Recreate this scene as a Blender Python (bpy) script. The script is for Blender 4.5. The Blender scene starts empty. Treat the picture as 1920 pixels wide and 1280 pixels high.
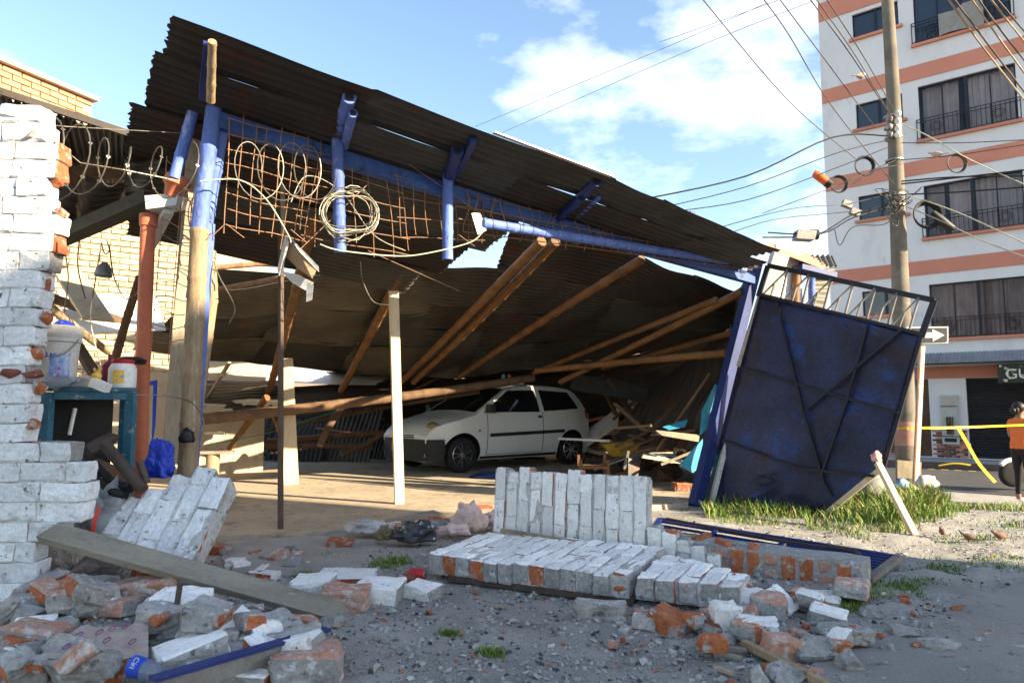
import bpy, bmesh, math, random
from mathutils import Vector, Matrix, noise
V = Vector
sc = bpy.context.scene
C = sc.collection
rnd = random.Random(11)

# ------------------------------------------------------------------ camera
F = 1280.0                      # focal length in pixels of the 1920 px wide photograph (24 mm lens)
CAMZ = 1.1
PITCH = math.atan2(118.0, F)
cam_d = bpy.data.cameras.new('camera')
cam_d.lens = 24.0; cam_d.sensor_width = 36.0
cam_d.clip_start = 0.05; cam_d.clip_end = 3000
cam_d.dof.use_dof = True; cam_d.dof.focus_distance = 5.2; cam_d.dof.aperture_fstop = 4.0
cam = bpy.data.objects.new('camera', cam_d); C.objects.link(cam)
cam.location = (0, 0, CAMZ); cam.rotation_euler = (math.pi/2 + PITCH, 0, 0)
sc.camera = cam

# ------------------------------------------------------------------ sky and sun
SUN_EL = math.radians(21.5)
SH = V((0.90, -0.436)).normalized()          # horizontal direction towards the sun
SUN = V((SH.x*math.cos(SUN_EL), SH.y*math.cos(SUN_EL), math.sin(SUN_EL)))
w = bpy.data.worlds.new('World'); sc.world = w; w.use_nodes = True
nt = w.node_tree; nt.nodes.clear()
def wn(t, **k):
    n = nt.nodes.new(t)
    for a, b in k.items(): setattr(n, a, b)
    return n
sky = wn('ShaderNodeTexSky'); sky.sky_type = 'NISHITA'; sky.sun_disc = False
sky.sun_elevation = SUN_EL; sky.sun_rotation = math.atan2(SH.x, SH.y)
sky.air_density = 1.25; sky.dust_density = 0.5; sky.ozone_density = 2.6
bg = wn('ShaderNodeBackground'); bg.inputs['Strength'].default_value = 0.094
wo = wn('ShaderNodeOutputWorld')
tc = wn('ShaderNodeTexCoord')
# clouds: soft cumulus banks over the whole sky, from noise on the view direction
mp = wn('ShaderNodeMapping'); mp.inputs['Scale'].default_value = (2.6, 2.6, 6.0); mp.inputs['Location'].default_value = (0.70, 0.2, 0.38)
nz = wn('ShaderNodeTexNoise'); nz.inputs['Scale'].default_value = 1.0; nz.inputs['Detail'].default_value = 11.0; nz.inputs['Roughness'].default_value = 0.58
rp = wn('ShaderNodeValToRGB'); rp.color_ramp.elements[0].position = 0.53; rp.color_ramp.elements[1].position = 1.0
mx = wn('ShaderNodeMixRGB'); mx.inputs[2].default_value = (11.0, 10.6, 10.0, 1)
nt.links.new(tc.outputs['Generated'], mp.inputs['Vector']); nt.links.new(mp.outputs['Vector'], nz.inputs['Vector'])
nt.links.new(nz.outputs['Fac'], rp.inputs['Fac']); nt.links.new(rp.outputs['Color'], mx.inputs['Fac'])
ti = wn('ShaderNodeMixRGB', blend_type='MULTIPLY'); ti.inputs['Fac'].default_value = 1.0; ti.inputs[2].default_value = (1.0, 0.95, 0.92, 1)   # warm white balance of the photograph
nt.links.new(sky.outputs['Color'], ti.inputs[1]); nt.links.new(ti.outputs['Color'], mx.inputs[1]); nt.links.new(mx.outputs['Color'], bg.inputs['Color'])
nt.links.new(bg.outputs['Background'], wo.inputs['Surface'])
sl = bpy.data.lights.new('sun', 'SUN'); sl.energy = 5.0; sl.angle = math.radians(0.5); sl.color = (1.0, 0.83, 0.58)
so = bpy.data.objects.new('sun', sl); C.objects.link(so); so.location = SUN*40
so.rotation_euler = SUN.to_track_quat('Z', 'Y').to_euler()
sc.view_settings.view_transform = 'Standard'; sc.view_settings.look = 'None'
sc.view_settings.exposure = 1.98; sc.view_settings.gamma = 1.0; sc.view_settings.use_curve_mapping = False

# ------------------------------------------------------------------ measuring: photograph pixel -> point in the place
sP, cP = math.sin(PITCH), math.cos(PITCH)
def ray(x, y):
    a = (x-960)/F; b = -(y-640)/F
    return V((a, cP - b*sP, sP + b*cP))
def P(x, y, Y):
    d = ray(x, y); t = Y/d.y; return V((d.x*t, Y, CAMZ + d.z*t))
def G(x, y, z=0.0):
    d = ray(x, y); t = (z-CAMZ)/d.z; return V((d.x*t, d.y*t, z))
def PL(x, y, p0, n):
    d = ray(x, y); o = V((0, 0, CAMZ)); t = (p0-o).dot(n)/d.dot(n); return o + d*t
FL = V((-2.3, 4.8, 0)); FD = V((4.3, 2.7, 0)).normalized(); FN = V((FD.y, -FD.x, 0))   # shed front line, its direction, outward normal
def FP(x, y, off=0.0): return PL(x, y, FL + FN*off, FN)
UP = V((0, 0, 1))
def sstep(a, b, x):
    t = max(0.0, min(1.0, (x-a)/(b-a))); return t*t*(3-2*t)
def zg(x, y):
    z = -0.5*sstep(6.8, 11.0, y)*sstep(2.6, 5.0, x)
    z += 0.16*math.exp(-((x+1.75)/0.85)**2 - ((y-3.3)/0.75)**2)          # rubble mound by the white wall
    z += 0.05*math.exp(-((x-1.5)/0.8)**2 - ((y-4.2)/0.5)**2)
    return z

def GZ(x, y, dz=0.0):          # ground point under a pixel, on the uneven yard, lifted by dz
    p = G(x, y)
    for _ in range(5): p = G(x, y, zg(p.x, p.y)+dz)
    return p
# ------------------------------------------------------------------ materials
def mat(name, a, b=None, scale=6.0, rough=0.85, bump=0.3, bscale=40.0, metal=0.0, blot=(), spec=0.3, stretch=None, trans=0.0, alpha=1.0, bdist=0.01, grit=0.22, gscale=55.0):
    m = bpy.data.materials.new(name); m.use_nodes = True
    t = m.node_tree; N = t.nodes; Lk = t.links.new
    bs = N['Principled BSDF']
    bs.inputs['Roughness'].default_value = rough; bs.inputs['Metallic'].default_value = metal
    bs.inputs['Specular IOR Level'].default_value = spec
    if trans: bs.inputs['Transmission Weight'].default_value = trans
    bs.inputs['Alpha'].default_value = alpha
    co = N.new('ShaderNodeTexCoord'); oi = N.new('ShaderNodeObjectInfo')
    mu = N.new('ShaderNodeMath'); mu.operation = 'MULTIPLY'; mu.inputs[1].default_value = 37.0
    ad = N.new('ShaderNodeVectorMath'); ad.operation = 'ADD'
    Lk(oi.outputs['Random'], mu.inputs[0]); Lk(co.outputs['Object'], ad.inputs[0]); Lk(mu.outputs[0], ad.inputs[1])
    vec = ad.outputs[0]
    if stretch:
        mg = N.new('ShaderNodeMapping'); mg.inputs['Scale'].default_value = stretch; Lk(vec, mg.inputs['Vector']); vec = mg.outputs['Vector']
    def ns(s, d=6.0, r=0.6):
        n = N.new('ShaderNodeTexNoise'); n.inputs['Scale'].default_value = s; n.inputs['Detail'].default_value = d; n.inputs['Roughness'].default_value = r
        Lk(vec, n.inputs['Vector']); return n.outputs['Fac']
    def rgba(c): return (c[0], c[1], c[2], 1)
    if b is None: b = tuple(x*0.7 for x in a)
    r = N.new('ShaderNodeValToRGB'); r.color_ramp.elements[0].position = 0.32; r.color_ramp.elements[1].position = 0.68
    r.color_ramp.elements[0].color = rgba(b); r.color_ramp.elements[1].color = rgba(a)
    Lk(ns(scale), r.inputs['Fac']); col = r.outputs['Color']
    for (c, th, s, soft) in blot:
        q = N.new('ShaderNodeValToRGB'); q.color_ramp.elements[0].position = th; q.color_ramp.elements[1].position = min(1, th+soft)
        Lk(ns(s, 8.0, 0.65), q.inputs['Fac'])
        x = N.new('ShaderNodeMixRGB'); x.inputs[2].default_value = rgba(c); Lk(q.outputs['Color'], x.inputs['Fac']); Lk(col, x.inputs[1]); col = x.outputs['Color']
    if grit:
        gq = N.new('ShaderNodeMapRange'); gq.inputs['From Min'].default_value = 0.3; gq.inputs['From Max'].default_value = 0.7
        gq.inputs['To Min'].default_value = 1-grit; gq.inputs['To Max'].default_value = 1+grit*.6; Lk(ns(gscale, 5.0, 0.75), gq.inputs['Value'])
        gm = N.new('ShaderNodeMixRGB'); gm.blend_type = 'MULTIPLY'; gm.inputs['Fac'].default_value = 1.0; Lk(col, gm.inputs[1]); Lk(gq.outputs[0], gm.inputs[2]); col = gm.outputs['Color']
    hv = N.new('ShaderNodeMixRGB'); hv.blend_type = 'MULTIPLY'; hv.inputs['Fac'].default_value = 1.0
    rr = N.new('ShaderNodeMapRange'); rr.inputs['To Min'].default_value = 0.82; rr.inputs['To Max'].default_value = 1.12
    Lk(oi.outputs['Random'], rr.inputs['Value']); Lk(col, hv.inputs[1]); Lk(rr.outputs[0], hv.inputs[2])
    Lk(hv.outputs['Color'], bs.inputs['Base Color'])
    if bump:
        bp = N.new('ShaderNodeBump'); bp.inputs['Strength'].default_value = bump; bp.inputs['Distance'].default_value = bdist
        Lk(ns(bscale, 8.0, 0.7), bp.inputs['Height']); Lk(bp.outputs['Normal'], bs.inputs['Normal'])
    return m
M = {}
ORANGE = (0.47, 0.155, 0.065); MORT = (0.36, 0.35, 0.33)
M['paint'] = mat('white_paint_on_brick', (0.78, 0.79, 0.80), (0.62, 0.63, 0.64), 5, 0.9, 0.9, 30, blot=[((0.44, 0.425, 0.41), 0.56, 11, 0.12), ((0.10, 0.095, 0.09), 0.615, 27, 0.06), (ORANGE, 0.675, 9, 0.02)], grit=.25)
M['paint2'] = mat('white_paint_on_fallen_brick', (0.90, 0.88, 0.85), (0.80, 0.78, 0.75), 6, 0.9, 1.0, 45, blot=[((0.50, 0.48, 0.46), 0.59, 17, 0.10), ((0.14, 0.12, 0.10), 0.62, 33, 0.05), (ORANGE, 0.672, 14, 0.02)], grit=.15)
M['brick'] = mat('broken_brick', ORANGE, (0.34, 0.10, 0.045), 14, 0.95, 0.8, 60, blot=[(MORT, 0.55, 15, 0.06), ((0.7, 0.69, 0.67), 0.63, 21, 0.05), ((0.14, 0.05, 0.03), 0.62, 33, 0.06)], grit=.35)
M['brickdark'] = mat('dark_brick', (0.25, 0.075, 0.05), (0.16, 0.05, 0.035), 14, 0.95, 0.8, 60, blot=[(MORT, 0.6, 8, 0.06)])
M['limewash'] = mat('limewashed_mortar', (0.66, 0.64, 0.61), (0.44, 0.42, 0.40), 14, 0.95, 1.0, 45, blot=[((0.16, 0.15, 0.14), 0.58, 24, 0.08)], grit=.3)
M['mortar'] = mat('mortar', (0.42, 0.41, 0.39), (0.28, 0.27, 0.26), 9, 0.95, 1.0, 45, blot=[((0.62, 0.61, 0.59), 0.58, 15, 0.06), ((0.13, 0.125, 0.12), 0.61, 24, 0.06), (ORANGE, 0.665, 10, 0.03)], grit=.35)
M['brickclean'] = mat('brick_with_mortar_film', (0.50, 0.22, 0.13), (0.42, 0.30, 0.25), 10, 0.95, 0.8, 60, blot=[((0.55, 0.51, 0.48), 0.52, 15, 0.1), ((0.2, 0.08, 0.05), 0.63, 25, 0.06)], grit=.3)
M['ybrick'] = mat('clay_brick', (0.56, 0.43, 0.29), (0.48, 0.34, 0.21), 4, 0.95, 0.4, 50)
M['ymort'] = mat('clay_mortar', (0.53, 0.43, 0.31), (0.45, 0.36, 0.25), 8, 0.95, 0.4, 50)
M['concrete'] = mat('concrete', (0.33, 0.32, 0.30), (0.22, 0.21, 0.20), 3, 0.92, 0.5, 30, blot=[((0.14, 0.13, 0.12), 0.6, 4, 0.15)])
M['rock'] = mat('mortar_rubble', (0.42, 0.40, 0.37), (0.25, 0.24, 0.225), 11, 0.95, 1.0, 40, blot=[((0.11, 0.105, 0.10), 0.58, 19, 0.1), ((0.6, 0.58, 0.55), 0.62, 14, 0.06), (ORANGE, 0.665, 8, 0.03)], grit=.35)
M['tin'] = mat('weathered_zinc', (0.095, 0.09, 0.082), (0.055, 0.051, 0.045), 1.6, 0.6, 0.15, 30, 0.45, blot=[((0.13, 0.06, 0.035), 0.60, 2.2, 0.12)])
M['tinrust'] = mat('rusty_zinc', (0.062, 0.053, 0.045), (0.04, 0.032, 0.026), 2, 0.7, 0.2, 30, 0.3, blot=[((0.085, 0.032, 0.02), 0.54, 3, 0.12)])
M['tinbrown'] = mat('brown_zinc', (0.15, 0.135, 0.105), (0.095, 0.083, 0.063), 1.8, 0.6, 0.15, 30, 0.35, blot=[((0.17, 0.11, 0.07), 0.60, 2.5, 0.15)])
M['tinsunlit'] = mat('sunlit_zinc', (0.66, 0.64, 0.62), (0.56, 0.50, 0.48), 2, 0.5, 0.15, 30, 0.3, blot=[((0.5, 0.26, 0.2), 0.58, 2.5, 0.12)])  # pale copy of the tin, sunlight put into its colour
M['tinred'] = mat('red_rust_zinc', (0.52, 0.24, 0.18), (0.44, 0.17, 0.11), 3, 0.7, 0.15, 30, 0.1, blot=[((0.6, 0.5, 0.45), 0.6, 3, 0.1)])
M['bamboo'] = mat('bamboo', (0.22, 0.105, 0.036), (0.125, 0.055, 0.02), 6, 0.6, 0.35, 40, blot=[((0.08, 0.04, 0.02), 0.56, 12, 0.12), ((0.34, 0.22, 0.10), 0.64, 18, 0.06)], grit=.35)
M['bamboodry'] = mat('dry_bamboo', (0.36, 0.265, 0.16), (0.23, 0.165, 0.10), 9, 0.7, 0.5, 40, stretch=(1, 1, .18), blot=[((0.14, 0.09, 0.05), 0.56, 16, 0.12), ((0.5, 0.44, 0.34), 0.62, 22, 0.08)], grit=.35)
M['blue'] = mat('blue_paint', (0.12, 0.20, 0.56), (0.085, 0.14, 0.42), 6, 0.6, 0.5, 50, stretch=(1, 1, .3), blot=[((0.05, 0.055, 0.12), 0.58, 14, 0.1), ((0.36, 0.30, 0.23), 0.645, 20, 0.03), ((0.30, 0.36, 0.6), 0.60, 9, 0.12)], grit=.3)
M['bluedark'] = mat('dark_blue_paint', (0.022, 0.045, 0.20), (0.014, 0.028, 0.11), 5, 0.5, 0.25, 50, blot=[((0.03, 0.025, 0.03), 0.58, 5, 0.12)])
M['bluebeam'] = mat('shade_mottled_blue_paint', (0.055, 0.13, 0.40), (0.03, 0.075, 0.26), 3, 0.55, 0.4, 50, blot=[((0.02, 0.03, 0.07), 0.54, 6, 0.1), ((0.22, 0.2, 0.2), 0.66, 12, 0.04)], grit=.3)  # dark blotches paint the patchy shade on the front beam
M['wood'] = mat('weathered_wood', (0.40, 0.33, 0.24), (0.24, 0.19, 0.14), 6, 0.85, 0.5, 30, stretch=(1, 1, 0.25), blot=[((0.13, 0.1, 0.08), 0.62, 8, 0.1)])
M['woodpale'] = mat('pale_wood', (0.66, 0.55, 0.38), (0.52, 0.41, 0.26), 7, 0.8, 0.3, 30, stretch=(1, 1, 0.2), blot=[((0.3, 0.22, 0.14), 0.66, 5, 0.1)])
M['woodgrey'] = mat('grey_wood', (0.27, 0.24, 0.19), (0.17, 0.15, 0.115), 5, 0.9, 0.5, 35, stretch=(0.4, 1, 1), blot=[((0.42, 0.40, 0.36), 0.62, 7, 0.08), ((0.10, 0.08, 0.06), 0.62, 6, 0.1)])
M['wooddark'] = mat('dark_wood', (0.15, 0.09, 0.05), (0.09, 0.05, 0.03), 6, 0.85, 0.4, 30)
M['rebar'] = mat('rusty_steel_bar', (0.34, 0.20, 0.12), (0.21, 0.105, 0.055), 20, 0.8, 0.4, 90)
M['wire'] = mat('galvanised_wire', (0.26, 0.24, 0.21), (0.15, 0.125, 0.10), 20, 0.45, 0.1, 60, 0.6)
M['cable'] = mat('pale_cable', (0.42, 0.42, 0.32), (0.3, 0.29, 0.22), 12, 0.6, 0.1, 60)
M['black'] = mat('black_plastic', (0.018, 0.018, 0.02), (0.012, 0.012, 0.013), 10, 0.5, 0.05, 60)
M['rubber'] = mat('black_rubber', (0.02, 0.02, 0.021), (0.014, 0.014, 0.014), 10, 0.8, 0.1, 60)
M['steel'] = mat('dull_steel', (0.30, 0.29, 0.28), (0.2, 0.18, 0.16), 8, 0.5, 0.2, 60, 0.6)
M['ruststeel'] = mat('dark_rusted_steel', (0.12, 0.09, 0.075), (0.08, 0.055, 0.045), 9, 0.75, 0.3, 60, 0.3)
M['white'] = mat('white_plastic', (0.74, 0.73, 0.70), (0.62, 0.61, 0.58), 6, 0.5, 0.1, 60, blot=[((0.4, 0.37, 0.33), 0.66, 9, 0.1)])
M['pvc'] = mat('orange_drain_pipe', (0.50, 0.145, 0.07), (0.40, 0.115, 0.06), 4, 0.55, 0.1, 60, blot=[((0.2, 0.13, 0.11), 0.62, 5, 0.15)])
M['red'] = mat('red_plastic', (0.55, 0.03, 0.03), (0.42, 0.02, 0.02), 8, 0.45, 0.05)
M['yellow'] = mat('yellow_label', (0.80, 0.55, 0.08), (0.75, 0.45, 0.05), 14, 0.6, 0.0)
M['tape'] = mat('yellow_barrier_tape', (0.80, 0.58, 0.03), (0.72, 0.48, 0.02), 10, 0.5, 0.0)
M['labelblue'] = mat('blue_label', (0.02, 0.08, 0.55), (0.02, 0.06, 0.45), 8, 0.5, 0.0)
M['teal'] = mat('worn_blue_cabinet_paint', (0.045, 0.17, 0.25), (0.03, 0.11, 0.17), 8, 0.6, 0.3, 50, blot=[((0.42, 0.38, 0.3), 0.60, 11, 0.05), ((0.1, 0.06, 0.04), 0.66, 8, 0.05)])
M['turq'] = mat('turquoise_board', (0.07, 0.38, 0.52), (0.05, 0.31, 0.44), 5, 0.5, 0.1)
M['tarp'] = mat('blue_tarpaulin', (0.02, 0.06, 0.5), (0.015, 0.04, 0.36), 6, 0.35, 0.3, 25)
M['bag'] = mat('grey_plastic_bag', (0.40, 0.44, 0.45), (0.28, 0.31, 0.33), 5, 0.3, 0.4, 20, blot=[((0.3, 0.22, 0.3), 0.6, 5, 0.1)])
M['bagblack'] = mat('dark_plastic_bag', (0.06, 0.06, 0.065), (0.035, 0.035, 0.04), 7, 0.25, 0.5, 22, blot=[((0.55, 0.55, 0.55), 0.58, 12, 0.06)])
M['bagclear'] = mat('clear_plastic_bag', (0.50, 0.47, 0.47), (0.32, 0.31, 0.32), 6, 0.2, 0.5, 20)
M['clothpink'] = mat('patterned_cloth', (0.62, 0.48, 0.44), (0.55, 0.40, 0.37), 5, 0.85, 0.3, 20, blot=[((0.52, 0.14, 0.15), 0.60, 22, 0.03)])
M['card'] = mat('cardboard', (0.42, 0.29, 0.18), (0.34, 0.23, 0.14), 5, 0.9, 0.2)
M['paper'] = mat('cement_sack_paper', (0.50, 0.41, 0.35), (0.40, 0.32, 0.28), 4, 0.9, 0.4, 18)
M['purple'] = mat('purple_print', (0.24, 0.08, 0.18), (0.28, 0.12, 0.2), 20, 0.9, 0.0)
M['glassdark'] = mat('dark_glass', (0.012, 0.014, 0.017), (0.008, 0.009, 0.011), 2, 0.06, 0.0, spec=0.6)
M['glassblue'] = mat('window_glass', (0.022, 0.034, 0.055), (0.016, 0.025, 0.04), 1, 0.05, 0.0, spec=0.7)
M['bottle'] = mat('clear_plastic', (0.62, 0.70, 0.78), (0.55, 0.62, 0.70), 6, 0.12, 0.1, 30, trans=0.7)
M['car'] = mat('white_car_paint', grit=.06, gscale=20, a=(0.74, 0.735, 0.71), b=(0.68, 0.67, 0.64), scale=2, rough=0.28, bump=0.03, bscale=80, spec=0.5, blot=[((0.5, 0.46, 0.4), 0.64, 3, 0.2)])
M['carblack'] = mat('car_black_plastic', (0.022, 0.022, 0.024), (0.016, 0.016, 0.017), 6, 0.55, 0.05)
M['lampglass'] = mat('headlamp_lens', (0.42, 0.34, 0.14), (0.3, 0.22, 0.08), 14, 0.1, 0.1, 40, spec=0.7)
M['amber'] = mat('amber_lens', (0.75, 0.22, 0.02), (0.6, 0.15, 0.01), 10, 0.3, 0.0)
M['alloy'] = mat('alloy_rim', (0.5, 0.5, 0.52), (0.36, 0.36, 0.38), 8, 0.3, 0.0, metal=0.9)
M['facade'] = mat('white_render', (0.76, 0.75, 0.76), (0.66, 0.65, 0.66), 0.6, 0.9, 0.1, 30, stretch=(1, 1, .35), blot=[((0.52, 0.51, 0.49), 0.56, 1.6, 0.25), ((0.36, 0.34, 0.32), 0.64, 6, 0.15)], grit=.08)
M['band'] = mat('salmon_render', (0.56, 0.235, 0.165), (0.50, 0.20, 0.14), 0.9, 0.9, 0.1, 30)
M['frame'] = mat('dark_window_frame', (0.018, 0.018, 0.03), (0.012, 0.012, 0.02), 6, 0.45, 0.0)
M['curtain'] = mat('pale_curtain', (0.74, 0.66, 0.65), (0.62, 0.53, 0.53), 3, 0.95, 0.2)
M['curtainbrown'] = mat('brown_curtain', (0.42, 0.29, 0.27), (0.32, 0.21, 0.2), 3, 0.95, 0.2)
M['pole'] = mat('concrete_pole', (0.17, 0.15, 0.12), (0.10, 0.088, 0.07), 3, 0.95, 0.4, 30, blot=[((0.09, 0.08, 0.07), 0.58, 3.5, 0.15), ((0.32, 0.29, 0.24), 0.64, 4, 0.1)])
M['skin'] = mat('skin', (0.36, 0.19, 0.12), (0.32, 0.165, 0.1), 8, 0.6, 0.05)
M['hair'] = mat('dark_hair', (0.012, 0.009, 0.008), (0.02, 0.014, 0.012), 30, 0.5, 0.3, 80)
M['orangeshirt'] = mat('orange_shirt', (0.80, 0.21, 0.06), (0.72, 0.17, 0.04), 5, 0.85, 0.2, 20)
M['leggings'] = mat('black_leggings', (0.02, 0.017, 0.018), (0.014, 0.012, 0.013), 5, 0.8, 0.1)
M['whitecloth'] = mat('white_shirt', (0.78, 0.76, 0.72), (0.7, 0.68, 0.64), 5, 0.9, 0.2, 20)
M['jeans'] = mat('blue_jeans', (0.05, 0.12, 0.28), (0.04, 0.09, 0.2), 8, 0.9, 0.1)
M['grass'] = mat('grass_blades', (0.17, 0.27, 0.045), (0.085, 0.16, 0.025), 3, 0.7, 0.0)
M['grassdry'] = mat('straw_blades', (0.36, 0.30, 0.12), (0.28, 0.24, 0.09), 3, 0.8, 0.0)
M['gravel'] = mat('gravel_stones', (0.40, 0.39, 0.375), (0.20, 0.197, 0.193), 5, 0.9, 0.3, 60)
M['graveldark'] = mat('dark_stones', (0.085, 0.085, 0.088), (0.05, 0.05, 0.052), 6, 0.9, 0.3, 60)
M['gravelpale'] = mat('pale_chips', (0.52, 0.49, 0.45), (0.36, 0.35, 0.34), 5, 0.9, 0.3, 60)
M['asphalt'] = mat('dusty_asphalt', (0.38, 0.352, 0.322), (0.27, 0.25, 0.23), 1.4, 0.92, 0.8, 70, grit=.35, gscale=120, blot=[((0.40, 0.22, 0.15), 0.58, 2.8, 0.18), ((0.10, 0.10, 0.10), 0.60, 12, 0.1), ((0.5, 0.47, 0.43), 0.62, 30, 0.06)])
M['street'] = mat('street_asphalt', (0.075, 0.075, 0.078), (0.05, 0.05, 0.053), 1.4, 0.9, 0.4, 60)
M['tyremark'] = M['rubber']
M['gate'] = mat('dark_blue_sheet_steel', (0.026, 0.036, 0.095), (0.016, 0.018, 0.036), 2.4, 0.36, 0.35, 5, 0.3, grit=.35, gscale=40, blot=[((0.03, 0.018, 0.022), 0.54, 2.0, 0.2), ((0.016, 0.048, 0.20), 0.54, 3.2, 0.16), ((0.05, 0.05, 0.06), 0.62, 13, 0.12), ((0.06, 0.03, 0.025), 0.64, 5, 0.08)], bdist=0.03)
M['whitepost'] = mat('chipped_white_post', (0.62, 0.60, 0.56), (0.48, 0.45, 0.41), 6, 0.9, 0.6, 40, blot=[((0.26, 0.22, 0.18), 0.58, 8, 0.1)])

# ground: gravel and dirt, mixed by noise
def ground_mat():
    m = mat('gravel_and_dirt', (0.42, 0.395, 0.36), (0.27, 0.253, 0.23), 2.2, 0.95, 1.0, 60, blot=[((0.45, 0.42, 0.385), 0.58, 5, 0.12), ((0.13, 0.128, 0.125), 0.61, 21, 0.08), ((0.50, 0.47, 0.43), 0.63, 70, 0.05), ((0.06, 0.06, 0.058), 0.63, 90, 0.05)], bdist=0.02, grit=.4, gscale=130)
    return m
M['ground'] = ground_mat()
M['floor'] = mat('dusty_shed_floor', (0.54, 0.45, 0.335), (0.40, 0.33, 0.24), 1.6, 0.95, 0.6, 34, blot=[((0.20, 0.16, 0.12), 0.57, 2.5, 0.15), ((0.27, 0.22, 0.165), 0.55, 8, 0.1), ((0.56, 0.49, 0.39), 0.63, 14, 0.08), ((0.10, 0.085, 0.07), 0.66, 30, 0.05)], grit=.35, gscale=90)

# ------------------------------------------------------------------ mesh building
class MB:
    def __init__(s): s.v = []; s.f = []; s.m = []
    def add(s, vs, fs, mi=0):
        o = len(s.v); s.v += [V(p) for p in vs]
        for f in fs: s.f.append([i+o for i in f]); s.m.append(mi)
        return s
    def obox(s, c, ax, ay, az, mi=0):          # box from centre and three half-axis vectors
        c = V(c); ps = [c+ax*i+ay*j+az*k for i in (-1, 1) for j in (-1, 1) for k in (-1, 1)]
        return s.add(ps, [(0, 1, 3, 2), (4, 6, 7, 5), (0, 4, 5, 1), (2, 3, 7, 6), (0, 2, 6, 4), (1, 5, 7, 3)], mi)
    def box(s, c, size, rz=0.0, mi=0):
        cx, sx = math.cos(rz), math.sin(rz)
        return s.obox(c, V((cx, sx, 0))*size[0]/2, V((-sx, cx, 0))*size[1]/2, V((0, 0, size[2]/2)), mi)
    def bar(s, a, b, w, h, up=UP, mi=0):
        a = V(a); b = V(b); d = (b-a); L = d.length; d /= L
        sd = d.cross(up); sd = sd.normalized() if sd.length > 1e-4 else V((1, 0, 0)); u = sd.cross(d)
        return s.obox((a+b)/2, d*L/2, sd*w/2, u*h/2, mi)
    def tube(s, pts, r, n=8, mi=0, cap=True):
        pts = [V(p) for p in pts]; k = len(pts); rs = r if isinstance(r, (list, tuple)) else [r]*k
        ref = None; vs = []
        for i, p in enumerate(pts):
            d = (pts[min(i+1, k-1)] - pts[max(i-1, 0)]); d = d.normalized() if d.length > 1e-9 else UP
            if ref is None: ref = d.orthogonal().normalized()
            ref = ref - d*ref.dot(d); ref = ref.normalized() if ref.length > 1e-6 else d.orthogonal().normalized()
            q = d.cross(ref)
            for j in range(n):
                a = 2*math.pi*j/n; vs.append(p + (ref*math.cos(a) + q*math.sin(a))*rs[i])
        fs = [(i*n+j, i*n+(j+1) % n, (i+1)*n+(j+1) % n, (i+1)*n+j) for i in range(k-1) for j in range(n)]
        if cap: fs += [tuple(range(n-1, -1, -1)), tuple((k-1)*n+j for j in range(n))]
        return s.add(vs, fs, mi)
    def lathe(s, prof, n=20, o=(0, 0, 0), ax=None, mi=0):
        o = V(o); z = V(ax).normalized() if ax is not None else UP
        x = z.orthogonal().normalized(); y = z.cross(x); vs = []
        for r, h in prof:
            for j in range(n):
                a = 2*math.pi*j/n; vs.append(o + z*h + (x*math.cos(a)+y*math.sin(a))*r)
        k = len(prof)
        fs = [(i*n+j, i*n+(j+1) % n, (i+1)*n+(j+1) % n, (i+1)*n+j) for i in range(k-1) for j in range(n)]
        fs += [tuple(range(n-1, -1, -1)), tuple((k-1)*n+j for j in range(n))]
        return s.add(vs, fs, mi)
    def poly(s, pts, th, nrm, mi=0):           # flat outline given a thickness
        pts = [V(p) for p in pts]; n = len(pts); q = [p - V(nrm)*th for p in pts]
        fs = [tuple(range(n)), tuple(range(2*n-1, n-1, -1))] + [(i, i+n, (i+1) % n+n, (i+1) % n) for i in range(n)]
        return s.add(pts+q, fs, mi)
    def hull(s, pts, mi=0, mfn=None):
        bm = bmesh.new()
        for p in pts: bm.verts.new(p)
        r = bmesh.ops.convex_hull(bm, input=bm.verts[:])
        bmesh.ops.delete(bm, geom=[v for v in bm.verts if not v.link_faces], context='VERTS')
        bm.verts.index_update(); bm.normal_update()
        o = len(s.v); s.v += [v.co.copy() for v in bm.verts]
        for f in bm.faces:
            s.f.append([v.index+o for v in f.verts]); s.m.append(mfn(f.normal) if mfn else mi)
        bm.free(); return s
    def rough(s, cuts=2, amp=.006, fr=14.0, seed=0.0):       # break up flat hull faces: subdivide and push by noise
        bm = bmesh.new(); bv = [bm.verts.new(p) for p in s.v]
        for f, m in zip(s.f, s.m):
            try: fc = bm.faces.new([bv[i] for i in f]); fc.material_index = m
            except ValueError: pass
        bmesh.ops.subdivide_edges(bm, edges=bm.edges[:], cuts=cuts, use_grid_fill=True); bm.normal_update()
        o = V((seed*3.1, seed*1.7, seed)); nv = [(v, v.normal.copy()) for v in bm.verts]
        for v, n in nv: v.co += n*(amp*noise.noise(v.co*fr+o) + amp*.6*noise.noise(v.co*fr*2.7+o) - amp*.9*max(0, noise.noise(v.co*fr*.8-o)-.25))
        bm.verts.index_update(); s.v = [v.co.copy() for v in bm.verts]; s.f = [[v.index for v in f.verts] for f in bm.faces]; s.m = [f.material_index for f in bm.faces]; bm.free(); return s
    def mesh(s, name, mats, smooth=None):
        me = bpy.data.meshes.new(name); me.from_pydata([tuple(p) for p in s.v], [], s.f)
        for m in (mats if isinstance(mats, (list, tuple)) else [mats]): me.materials.append(M[m] if isinstance(m, str) else m)
        me.polygons.foreach_set('material_index', s.m)
        if smooth:
            me.polygons.foreach_set('use_smooth', [True]*len(me.polygons)); me.set_sharp_from_angle(angle=math.radians(smooth))
        me.update(); return me
    def build(s, name, mats, parent=None, smooth=None, **t):
        return put(name, s.mesh(name, mats, smooth), parent, **t)
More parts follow.
